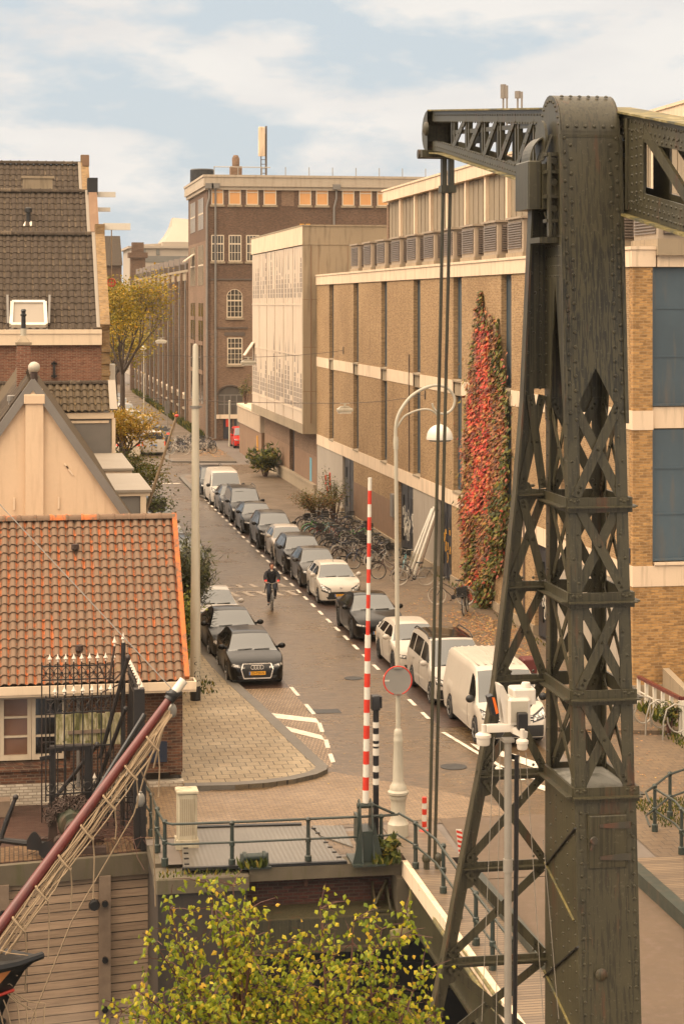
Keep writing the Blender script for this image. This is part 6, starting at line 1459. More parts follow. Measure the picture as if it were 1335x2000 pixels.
def cars():
    g = 'cars parked along the warehouse kerb'
    X = 13.12
    A3 = dict(plate_z=.42, grille=(.26,.70,1.0), grille_top=.9, ringed=True, lamp_z=.66, lamp_w=.42, lamp_h=.13, text='ZS-720-N', chrome_handle=True)
    make_car('white panel van with ribbed roof and black bumper beside the bridge tower', 'van', 'van', 4.95, 1.92, 1.97, 'white', (X+.45,52.2,0), 0, g, name='parked_van', panel_van=True, pillars=(.335,), dark_bumper=True, ribs=True, wheel=.34, lamp_z=.86, lamp_h=.22, lamp_w=.34, grille=(.70,.84,1.1), bars=2, plate_z=.5, badge=.8)
    make_car('silver high roofed car with dark glass roof between white van and white hatchback', 'car', 'mpv', 4.35, 1.82, 1.82, 'silver', (X+.3,57.6,0), 0, g, glassroof=True, rails=1, dark_bumper=True, pillars=(.53,.78), lamp_z=.78, lamp_h=.2, grille=(.55,.64,.9), plate_z=.42, badge=.72, wheel=.31)
    make_car('white hatchback half hidden by the lamp post behind the silver car', 'car', 'hatch', 4.07, 1.75, 1.44, 'white', (X+.15,62.9,0), 0, g, dark_rims=True, lamp_w=.38, lamp_z=.62, grille=(.28,.52,1.0), plate_z=.36, badge=.66, wheel=.33)
    make_car('glossy black saloon with smooth nose and yellow plate behind the striped barrier', 'car', 'sedan', 4.7, 1.86, 1.44, 'black', (X-.02,69.3,0), 0, g, dark_rims=True, glassroof=True, grille=(.2,.3,0), lamp_z=.60, lamp_h=.09, lamp_w=.4, plate_z=.33, text='X-556-DD', badge=.66, wheel=.34)
    make_car('small white hatchback with black grille mouth and yellow plate', 'car', 'hatch', 3.95, 1.73, 1.48, 'white', (X+.02,77.9,0), 0, g, lamp_w=.34, lamp_h=.26, lamp_z=.70, grille=(.30,.54,1.2), grille_top=.80, plate_z=.40, text='33-TLL-2', badge=.70, wheel=.3, aerial=True)
    make_car('dark grey small car directly behind the small white hatchback', 'car', 'hatch', 3.85, 1.72, 1.5, 'dgrey', (X-.02,82.6,0), 0, g, lamp_w=.36, bars=2, badge=.68, aerial=True)
    make_car('black crossover with bright headlights behind the dark grey small car', 'car', 'suv', 4.35, 1.84, 1.58, 'black2', (X-.05,86.7,0), 0, g, lamp_w=.4, grille=(.3,.72,1.0), bars=4, wheel=.34, badge=.66)
    make_car('white compact hatchback parked between two black crossovers', 'car', 'hatch', 3.7, 1.68, 1.48, 'white2', (X-.02,91.6,0), 0, g, lamp_w=.3, badge=.66)
    make_car('black crossover with bulging bonnet behind the white compact hatchback', 'car', 'suv', 4.5, 1.84, 1.68, 'black', (X-.08,95.7,0), 0, g, lamp_w=.4, grille=(.42,.72,.9), wheel=.35, dark_rims=True, badge=.62)
    make_car('black hatchback with large door mirrors ahead of the black high roofed car', 'car', 'hatch', 4.25, 1.79, 1.47, 'black2', (X-.1,102.5,0), 0, g, lamp_w=.4, lamp_z=.64, bars=2, badge=.62)
    make_car('black high roofed car with roof rails ahead of the white far van', 'car', 'mpv', 4.3, 1.81, 1.8, 'black', (X-.1,107.8,0), 0, g, rails=1, lamp_h=.2, badge=.7, pillars=(.53,.78))
    make_car('dark car mostly hidden beside the nose of the white far van', 'car', 'hatch', 3.9, 1.73, 1.5, 'dgrey', (X-.2,112.7,0), 0, g)
    make_car('white van with dark windscreen among black cars at the end of the kerb row', 'van', 'van', 4.9, 1.95, 1.97, 'white', (X-.15,117.3,0), 0, g, name='parked_van', panel_van=True, pillars=(.335,), dark_bumper=True, lamp_z=.92, lamp_h=.24, lamp_w=.36, grille=(.6,.8,1.1), wheel=.34)
    make_car('dark estate car last in the row, behind the white far van', 'car', 'mpv', 4.3, 1.8, 1.75, 'black2', (X-.35,122.6,0), 0, g, rails=1)
    g = 'cars parked along the tiled house kerb'
    make_car('black hatchback with four ring emblem and chrome edged grille at the row front', 'car', 'hatch', 4.3, 1.79, 1.42, 'black', (7.78,61.9,0), 0, g, wheel=.32, **A3)
    make_car('black saloon with light blue windscreen behind the four ring hatchback', 'car', 'sedan', 4.6, 1.80, 1.44, 'black', (7.72,66.6,0), R(1.0), g, lamp_w=.26, lamp_h=.22, lamp_z=.62, grille=(.36,.62,.7), bars=4, chrome_handle=True)
    make_car('silver white car behind the black saloon next to the tall mast', 'car', 'sedan', 4.5, 1.78, 1.45, 'silver', (7.62,71.6,0), 0, g, lamp_w=.4, badge=.62)
    make_car('black pickup with big slatted grille beyond the crossing stripes', 'pickup', 'suv', 5.0, 1.95, 1.75, 'black', (7.72,85.0,0), 0, g, name='parked_pickup', lamp_w=.3, lamp_h=.22, lamp_z=.95, grille=(.5,1.05,1.35), bars=5, wheel=.38, plate_z=.4, dark_rims=True)
    make_car('silver car with pale roof half hidden by the oleander bush', 'car', 'sedan', 4.4, 1.76, 1.45, 'silver', (7.65,92.5,0), 0, g)
    make_car('grey estate car carrying a dark roof box by the tiled roof ridge', 'car', 'mpv', 4.5, 1.8, 1.6, 'grey', (7.6,99.0,0), 0, g, roofbox=True)
    g = 'cars beyond the junction'
    make_car('white taxi van seen from behind with red lamps and blue plate', 'van', 'mpv', 4.6, 1.92, 1.9, 'white', (11.55,161.6,0), PI, g, name='taxi_van', tall_tail=True, rear_plate='plate_blue', pillars=(.53,.78))
    make_car('dark grey hatchback seen from behind in front of the yellow car', 'car', 'hatch', 4.0, 1.75, 1.5, 'grey', (13.1,174.5,0), PI, g)
    make_car('yellow van facing us beyond the junction', 'van', 'mpv', 4.3, 1.8, 1.85, 'yellow', (12.55,178.8,0), 0, g, name='parked_van')
    make_car('white car behind the yellow van in the far queue', 'car', 'hatch', 4.2, 1.8, 1.5, 'white', (12.0,188,0), 0, g)
    make_car('white car with red lamps under the overhanging far branches', 'car', 'hatch', 4.2, 1.8, 1.5, 'white2', (12.4,198,0), PI, g)
    make_car('silver car in the far queue below the factory hall', 'car', 'hatch', 4.3, 1.8, 1.45, 'silver', (12.6,208,0), 0, g)
    make_car('white car in the far queue beneath the yellow tree', 'car', 'hatch', 4.3, 1.8, 1.5, 'white', (12.7,220,0), 0, g)
    make_car('small grey car almost lost at the far end of the queue', 'car', 'hatch', 4.3, 1.8, 1.45, 'grey', (12.8,234,0), 0, g)
    make_car('cream van half hidden by leaves next to the taxi', 'van', 'van', 5.0, 1.95, 2.1, 'cream', (9.3,158,0), PI, g, name='parked_van', panel_van=True)
    make_car('red small vehicle peeping out beside the blue factory door', 'car', 'mpv', 3.4, 1.5, 1.7, 'red', (AY(457,163.5)[0]+.75,163.5,0), 0, g)

# ================================================================ bicycles
def make_bike(paint, tyre='rubber', basket=False, crate=False, label='', loc=(0,0,0), rz=0.0, lean=0.0, group=None):
    """wheel contact line along local x, front at +x"""
    t = thing('bicycle', label, 'bicycle', loc, group, rz); t.rotation_euler = (lean, 0, rz)
    r = .345; wb = .56
    P = M['bike_'+paint]
    for nm, x in (('front_wheel', wb), ('rear_wheel', -wb)):
        m = MB(); n = 22
        pts = [(x+math.cos(2*PI*k/n)*r, 0, r+math.sin(2*PI*k/n)*r) for k in range(n+1)]; m.tube(pts, .021, 6, cap=False); w = obj(nm, m, M[tyre], t, local=True)
        m = MB(); pts = [(x+math.cos(2*PI*k/n)*r*.93, 0, r+math.sin(2*PI*k/n)*r*.93) for k in range(n+1)]; m.tube(pts, .011, 4, cap=False)
        for k in range(10): a = PI*k/10; m.tube([(x+math.cos(a)*r*.93,-.0,r+math.sin(a)*r*.93),(x-math.cos(a)*r*.93,.0,r-math.sin(a)*r*.93)], .0025, 3, cap=False)
        m.tube([(x,-.05,r),(x,.05,r)], .025, 6); obj('rim', m, M['galv'], w, local=True)
        m = MB(); a0, a1 = (.35, 2.4) if x > 0 else (.7, 3.3)
        pts = [(x+math.cos(a0+(a1-a0)*k/9)*(r+.04), 0, r+math.sin(a0+(a1-a0)*k/9)*(r+.04)) for k in range(10)]
        for p, q in zip(pts, pts[1:]): m.bar(p, q, .055, .008, up=(0,1,0)) if 0 else m.bar(p, q, .055, .010)
        obj('mudguard', m, P, t, local=True)
    bb = V3(-.08,0,.30); hd = V3(.36,0,.86); hb = V3(.40,0,.68); st = V3(-.24,0,.80); ra = V3(-wb,0,r); fa = V3(wb,0,r)
    m = MB(); m.tube([hb, bb], .017, 6); m.tube([hd, st*.55+bb*.45], .015, 6); m.tube([bb, st], .016, 6); m.tube([hd, hb], .02, 6); m.tube([bb+V3(0,.04,0), ra+V3(0,.05,0)], .010, 5); m.tube([bb+V3(0,-.04,0), ra+V3(0,-.05,0)], .010, 5); m.tube([st+V3(0,.02,0), ra+V3(0,.05,0)], .009, 5); m.tube([st+V3(0,-.02,0), ra+V3(0,-.05,0)], .009, 5)
    m.tube([hb, hb*.75+fa*.25+V3(0,.04,0), fa+V3(0,.05,0)], .012, 5); m.tube([hb, hb*.75+fa*.25+V3(0,-.04,0), fa+V3(0,-.05,0)], .012, 5); obj('frame', m, P, t, local=True)
    m = MB(); m.tube([(-.27,0,.80),(-.30,0,.93)], .013, 6); m.blob((-.33,0,.96), .14, .075, .04, 10, 6); m.blob((-.22,0,.965), .09, .04, .03, 8, 5); obj('saddle', m, M['trim'], t, local=True)
    m = MB(); m.tube([hd, hd+V3(-.03,0,.16)], .014, 6); c = hd+V3(-.03,0,.16); m.tube([c+V3(-.20,.29,.03), c+V3(-.05,.27,.06), c+V3(.03,.1,.03), c, c+V3(.03,-.1,.03), c+V3(-.05,-.27,.06), c+V3(-.20,-.29,.03)], .012, 6); h = obj('handlebar', m, M['galv'], t, local=True)
    m = MB()
    for s in (1,-1): m.tube([c+V3(-.10,s*.275,.05), c+V3(-.21,s*.292,.03)], .018, 6)
    obj('grip', m, M['trim'], h, local=True)
    m = MB()
    for s in (.07,-.07): m.tube([(-.30,s,.74),(-.86,s,.74)], .008, 4); m.tube([(-.78,s,.74),(-.58,s*.8,.36)], .007, 4)
    for k in range(4): m.tube([(-.34-.16*k,.07,.74),(-.34-.16*k,-.07,.74)], .007, 4)
    obj('luggage_rack', m, M['trim'], t, local=True)
    m = MB(); m.lathe([(.095,-.008),(.095,.008)], (bb.x,-.05,bb.z), 14, 'y'); m.bar(bb+V3(.0,-.08,0), bb+V3(.11,-.08,-.12), .02, .015); m.bar(bb+V3(0,.08,0), bb+V3(-.11,.08,.12), .02, .015); m.box(bb.x+.06,bb.x+.16,-.18,-.09,bb.z-.14,bb.z-.115); m.box(bb.x-.16,bb.x-.06,.09,.18,bb.z+.115,bb.z+.14); m.bar(bb+V3(-.05,-.05,.0), ra+V3(0,-.05,0), .06, .015, up=(0,1,0)); obj('crank', m, M['trim'], t, local=True)
    m = MB(); m.blob((.47,0,.80), .04, .04, .04, 8, 5); obj('headlamp', m, M['galv'], t, local=True)
    if crate:
        m = MB(); x0, x1 = .40, .74
        for z in (.80,.88,.96,1.03): m.box(x0,x1,-.2,-.185,z,z+.05); m.box(x0,x1,.185,.2,z,z+.05); m.box(x0,x0+.015,-.185,.185,z,z+.05); m.box(x1-.015,x1,-.185,.185,z,z+.05)
        m.box(x0,x1,-.2,.2,.78,.795); obj('front_crate', m, M['wood'] if basket else M['trim'], t, local=True)
    return t
def bikes():
    proto = {}
    g = 'bicycles crowded in the rack by the brick wall'
    def put(kind, label, x, y, rz, lean, z=.12, grp=g):
        if kind not in proto:
            p, ty, cr = kind; proto[kind] = make_bike(p, ty, False, cr); c = proto[kind]
        else: c = copy_tree(proto[kind])
        c.location = (x, y, z); c.rotation_euler = (lean, 0, rz); c['label'] = label; c['group'] = grp
        return c
    kinds = [('black','rubber',False),('black','tyre_white',False),('brown','rubber',False),('silver','tyre_white',False),('dblue','rubber',True),('black','rubber',True)]
    lab = {'black':'black','brown':'brown','silver':'silver','dblue':'dark blue'}
    special = {6:(('green','rubber',False),'bright green bicycle sticking out of the crowded rack'),8:(('lblue','rubber',False),'light blue bicycle in the middle of the crowded rack'),10:(('red','rubber',False),'red bicycle wedged behind the light blue one in the rack'),13:(('green','tyre_white',True),'green bicycle with a front crate deep in the rack')}
    n = 26
    for i in range(n):
        row = i % 2; y = 103.2-(i//2)*1.13-row*.45; x = 15.6+row*1.35+rnd.random()*.3-.15*(i/n)
        if i in special: k, l = special[i]; 
        else:
            k = kinds[(i*5+i//3) % 6]; l = 'plain %s bicycle%s in the %s row of the crowded rack' % (lab[k[0]], ' with cream tyres' if k[1] == 'tyre_white' else (' and front crate' if k[2] else ''), 'kerb side' if row == 0 else 'wall side')
        put(k, l, x, y, PI*(.97+rnd.random()*.1)+(PI if rnd.random() < .35 else 0), (rnd.random()-.5)*.35)
    g2 = 'bicycles standing loose on the footway'
    put(('dblue','rubber',False), 'dark bicycle with big wheels at the near end of the rack', 15.9, 87.8, R(195), .12, grp=g2)
    put(('silver','tyre_white',True), 'silver bicycle with a front crate leaning at the rack end', 16.6, 87.6, R(28), -.2, grp=g2)
    put(('lblue','rubber',True), 'pale blue bicycle with front crate standing by the propped boards', 17.2, 85.6, R(75), .1, grp=g2)
    put(('brown','rubber',False), 'brown bicycle with a white chain guard near the lamp post', 16.3, 84.0, R(150), .12, grp=g2)
    put(('silver','tyre_white',False), 'pale bicycle with cream tyres standing across the footway', 16.9, 82.2, R(172), -.1, grp=g2)
    put(('black','tyre_white',False), 'black city bicycle with cream tyres near the creeper', 17.3, 76.6, R(160), .1, grp=g2)
    put(('black','rubber',True), 'black bicycle with a front crate facing us beside the creeper', 17.35, 74.3, R(250), .08, grp=g2)
    g3 = 'bicycles parked on the island beyond the junction'
    k3 = [('black','rubber',False),('silver','tyre_white',False),('brown','rubber',False),('dblue','rubber',True)]
    for i in range(14):
        k = k3[(i*3) % 4]; put(k, 'small distant %s bicycle in the cluster on the junction island' % lab[k[0]], 12.6+(i%5)*.85+rnd.random()*.4, 158.2-0+(i//5)*2.4+rnd.random(), R(90+rnd.random()*50*(1 if i%2 else -1)), .1, grp=g3)
    put(('white','tyre_white',False), 'blue bicycle with cream wheels at the front of the far cluster', 13.4, 156.3, R(170), .05, grp=g3)
    put(('black','rubber',False), 'black bicycle apart from the far cluster behind the mast', 15.6, 156.6, R(10), .05, grp=g3)
    put(('black','rubber',False), 'black bicycle leaning on the far factory hall', 17.0, 228, R(95), .1, grp='far wall bicycles')

# ================================================================ person on a bicycle
def skinned(name, chains, mat, parent, sub=2, root=None):
    vs = []; es = []; rs = []; key = {}
    def idx(p, r):
        k = (round(p[0],4), round(p[1],4), round(p[2],4))
        if k not in key: key[k] = len(vs); vs.append(k); rs.append(r)
        return key[k]
    for ch in chains:
        pr = None
        for (p, r) in ch:
            i = idx(p, r)
            if pr is not None and pr != i: es.append((pr, i))
            pr = i
    me = bpy.data.meshes.new(name); me.from_pydata(vs, es, []); o = bpy.data.objects.new(name, me); COL.objects.link(o)
    md = o.modifiers.new('Skin', 'SKIN'); md.use_smooth_shade = True
    for i, r in enumerate(rs):
        rr = r if isinstance(r, tuple) else (r, r)
        me.skin_vertices[0].data[i].radius = rr; me.skin_vertices[0].data[i].use_root = (i == 0)
    sd = o.modifiers.new('Sub', 'SUBSURF'); sd.levels = sub; sd.render_levels = sub
    me.materials.append(mat); o.parent = parent; BASE[o.name] = Vector((0,0,0))
    return o
def rider():
    loc = (10.33, 77.6, 0); hd = R(-95.5)
    b = make_bike('dkgrey', 'rubber', label='city bicycle being ridden towards the camera on the wet brick road', loc=loc, rz=hd)
    t = thing('person', 'cyclist in a dark navy coat with red cuffs riding towards us', 'person', loc, None, hd)
    # local frame: x forward, y to the rider's left, z up
    pel = (-.30,0,1.0); sp1 = (-.27,0,1.14); sp2 = (-.20,0,1.30); nk = (-.14,0,1.47); hdp = (-.11,0,1.55)
    body = [[(pel,(.12,.09)),(sp1,(.10,.07)),(sp2,(.11,.07)),((-.17,0,1.40),(.09,.055)),(nk,.052),(hdp,.05)]]
    hips = {1:((-.28,.10,.98)), -1:((-.28,-.10,.98))}
    knees = {1:(.12,.13,.80), -1:(.13,-.13,.63)}
    ank = {1:(-.10,.13,.44), -1:(.0,-.13,.22)}
    toe = {1:(.06,.13,.40), -1:(.15,-.13,.17)}
    sh = {}; el = {}; wr = {}
    for s in (1,-1):
        sh[s] = (-.14,s*.185,1.41); el[s] = (.04,s*.27,1.20); wr[s] = (.20,s*.245,1.085)
        body.append([((-.17,0,1.40),(.09,.055)),(sh[s],.05),(el[s],.046),(wr[s],.032),((.235,s*.24,1.075),.03)])
        body.append([(pel,(.12,.09)),(hips[s],.085),(knees[s],.062),((ank[s][0]*.6+knees[s][0]*.4-.02,ank[s][1],ank[s][2]*.6+knees[s][2]*.4),.055),(ank[s],.038)])
    skinned('body', body, M['skin'], t)
    # head with face
    m = MB(); c = Vector((-.085,0,1.645))
    vs = []; n, k = 20, 14
    for i in range(k+1):
        th = PI*i/k
        for j in range(n):
            ph = 2*PI*j/n; x, y, z = math.sin(th)*math.cos(ph), math.sin(th)*math.sin(ph), math.cos(th)
            rx, ry, rz = .098, .076, .118
            if z < 0: rx *= 1-.16*(-z); ry *= 1-.32*(-z)**1.3
            px, py, pz = x*rx, y*ry, z*rz
            if x > .6:
                if abs(y) < .22 and -.38 < z < .08: px += .016*(1-abs(y)/.22)*(1-abs(z+.2)/.3 if abs(z+.2) < .3 else 0)
                if .0 < z < .22 and .2 < abs(y) < .55: px -= .010
            vs.append(c+V3(px,py,pz))
    m.add(vs, [(i*n+j,(i+1)*n+j,(i+1)*n+(j+1)%n,i*n+(j+1)%n) for i in range(k) for j in range(n)], smooth=True); h = obj('head', m, M['skin'], t, local=True)
    m = MB()
    for s in (1,-1): m.blob(c+V3(.078,s*.031,.012), .012, .016, .008, 8, 5)
    obj('eye', m, M['win_dark'], h, local=True)
    m = MB()
    for s in (1,-1): m.bar(c+V3(.086,s*.016,.034), c+V3(.078,s*.05,.034), .012, .008)
    obj('eyebrow', m, M['hair'], h, local=True)
    m = MB(); m.blob(c+V3(.077,0,-.062), .010, .024, .007, 8, 5); obj('mouth', m, M['cuff'], h, local=True)
    m = MB()
    for s in (1,-1): m.blob(c+V3(-.005,s*.078,-.005), .02, .012, .03, 8, 6)
    obj('ear', m, M['skin'], h, local=True)
    m = MB()
    for i in range(70):
        a = rnd.random()*2*PI; e = rnd.random()**.7*1.45; d = Vector((math.sin(e)*math.cos(a)*.098, math.sin(e)*math.sin(a)*.08, math.cos(e)*.118))
        if d.x > .055 and d.z < .075: continue
        m.blob(c+d*1.04+V3(-.012,0,.012), .03, .03, .024, 6, 4, jit=.3)
    obj('hair', m, M['hair'], t, local=True)
    # coat: torso and sleeves
    ct = [[((-.31,0,.90),(.20,.16)),((-.30,0,1.02),(.185,.145)),(sp1,(.19,.155)),(sp2,(.215,.165)),((-.15,0,1.42),(.19,.14)),((-.14,0,1.50),(.10,.09))]]
    co = skinned('coat', ct, M['coat_navy'], t)
    for s in (1,-1): skinned('sleeve', [[((-.155,s*.10,1.41),.10),((-.14,s*.20,1.395),.092),(tuple(Vector(sh[s]).lerp(Vector(el[s]),.5)+V3(0,s*.02,0)),.082),(el[s],.078),((wr[s][0]-.035,wr[s][1],wr[s][2]+.025),.06)]], M['coat_navy'], co)
    m = MB()
    for s in (1,-1):
        m.add([(-.20,s*.17,1.0),(-.50,s*.20,.98),(-.56,s*.25,.66),(-.32,s*.27,.58),(-.06,s*.22,.78),(-.20,s*.19,1.0),(-.50,s*.22,.98),(-.56,s*.27,.66),(-.32,s*.29,.58),(-.06,s*.24,.78)], [(0,1,2,3,4),(9,8,7,6,5),(0,5,6,1),(1,6,7,2),(2,7,8,3),(3,8,9,4),(4,9,5,0)])
    m.blob((-.22,0,1.46), .11, .16, .09, 12, 8); obj('coat_tail', m, M['coat_navy'], t, local=True)
    m = MB(); m.blob((-.065,0,1.485), .035, .035, .045, 8, 6); obj('shirt', m, M['white_paint'], t, local=True)
    m = MB()
    for s in (1,-1): a = Vector((wr[s][0]-.04,wr[s][1],wr[s][2]+.03)); bq = Vector(wr[s])+V3(.012,0,-.006); m.tube([a, bq], [.056,.050], 10)
    obj('cuff', m, M['cuff'], t, local=True)
    for s in (1,-1):
        ch = [[((.205,s*.243,1.083),(.030,.02)),((.24,s*.235,1.075),(.034,.02)),((.27,s*.225,1.07),(.03,.018))]]
        hand = skinned('hand', ch, M['skin'], t, 1)
        fx = [((-.032,.075)),((-.011,.082)),((.011,.078)),((.032,.062))]
        for off, ln in fx:
            y = s*.226+off
            skinned('finger', [[((.275,y,1.074),.0095),((.275+ln*.35,y,1.066),.009),((.275+ln*.45,y,1.045),.0085),((.275+ln*.22,y,1.03),.008)]], M['skin'], hand, 1)
        skinned('thumb', [[((.235,s*.20,1.072),.011),((.265,s*.185,1.058),.010),((.275,s*.175,1.035),.009)]], M['skin'], hand, 1)
    tr = [[((-.29,0,.97),(.16,.13)),((-.28,0,.96),.12)]]
    for s in (1,-1): tr.append([((-.29,0,.97),(.16,.13)),(hips[s],.108),(knees[s],.078),((ank[s][0]*.55+knees[s][0]*.45-.02,ank[s][1],ank[s][2]*.55+knees[s][2]*.45),.068),((ank[s][0],ank[s][1],ank[s][2]+.03),.056)])
    skinned('trousers', tr, M['jean'], t)
    for s in (1,-1):
        skinned('shoe', [[((ank[s][0]-.05,ank[s][1],ank[s][2]-.045),(.042,.04)),((ank[s][0]+.04,ank[s][1],ank[s][2]-.05),(.045,.038)),(toe[s],(.042,.028))]], M['trim'], t, 1)

# ================================================================ plants
def branch(m, p, d, ln, r, depth, tips, spread=.6, up=.15, n=3, mi=0):
    d = d.normalized(); pts = [p]; q = p
    for k in range(3):
        d = (d+Vector((rnd.uniform(-.18,.18), rnd.uniform(-.18,.18), rnd.uniform(-.08,.18)+up*.3))).normalized(); q = q+d*ln/3; pts.append(q)
    m.tube(pts, [r, r*.85, r*.7, r*.5], 6 if r > .05 else 4, mi=mi, cap=False)
    if depth == 0: tips.append((q, d)); tips.append((pts[2], d)); return
    for k in range(n):
        a = rnd.random()*2*PI; s = Vector((math.cos(a), math.sin(a), rnd.uniform(-.1,.6)))
        branch(m, pts[rnd.choice((2,3,3))], d*(1-spread)+s*spread, ln*rnd.uniform(.6,.85), r*.5, depth-1, tips, spread, up, n, mi)
def tree(name, label, cat, loc, h, trunk_r, leafm, n_leaf, size, depth=3, first=.35, ln=None, clump=.6, bias=(0,0,0), group=None, spread=.6, droop=0.0, tone=None):
    t = thing(name, label, cat, loc, group)
    m = MB(); tips = []
    base = Vector((0,0,0)); top = Vector((rnd.uniform(-.2,.2), rnd.uniform(-.2,.2), h*first))
    m.tube([base, base.lerp(top,.5)+V3(.06,.03,0), top], [trunk_r*1.25, trunk_r, trunk_r*.8], 8)
    for k in range(5):
        a = 2*PI*k/5+rnd.random(); d = Vector((math.cos(a)*.7+bias[0], math.sin(a)*.7+bias[1], .9 if k else 1.6)); branch(m, top, d, ln or h*.27, trunk_r*.6, depth-1, tips, spread)
    obj('trunk', m, M['bark'], t, local=True, angle=60)
    m = MB(); per = max(1, n_leaf//len(tips))
    for p, d in tips:
        tn = rnd.random()
        if rnd.random() < .15: continue
        for _ in range(int(per*rnd.uniform(.4,1.6))):
            o = Vector((rnd.gauss(0,clump), rnd.gauss(0,clump), rnd.gauss(0,clump*.7)))
            rr = min(1, max(0, tn*.6+rnd.random()*.5-.05)); 
            m.leaf(p+o, (rnd.gauss(0,1), rnd.gauss(0,1), rnd.gauss(0,.7)-droop), (rnd.gauss(0,.6), rnd.gauss(0,.6), 1), size*rnd.uniform(.7,1.3), size*rnd.uniform(.5,.8), r=rr if tone is None else min(1,max(0,tone+(rr-.5)*.7)))
    obj('crown', m, M[leafm], t, local=True)
    return t
def shrub(name, label, cat, loc, rx, ry, h, leafm, n, size, stems=9, narrow=.4, group=None, extra=None):
    t = thing(name, label, cat, loc, group); m = MB(); tips = []
    for k in range(stems):
        a = rnd.random()*2*PI; rr = rnd.random()**.5; tip = Vector((math.cos(a)*rx*rr, math.sin(a)*ry*rr, h*rnd.uniform(.55,1)))
        mid = Vector((tip.x*.4, tip.y*.4, tip.z*.55)); m.tube([(tip.x*.12,tip.y*.12,0), mid, tip], [.03,.02,.008], 5); tips.append((mid, tip))
    obj('stems', m, M['twig'], t, local=True); m = MB()
    for i in range(n):
        a, b = rnd.choice(tips); q = rnd.random(); p = a.lerp(b, q) + Vector((rnd.gauss(0,rx*.16), rnd.gauss(0,ry*.16), rnd.gauss(0,h*.07)))
        p.z = max(p.z, .05); m.leaf(p, (rnd.gauss(0,1), rnd.gauss(0,1), rnd.gauss(.2,.6)), (0,rnd.gauss(0,.5),1), size*rnd.uniform(.7,1.4), size*narrow*rnd.uniform(.8,1.2))
    obj('foliage', m, M[leafm], t, local=True)
    return t
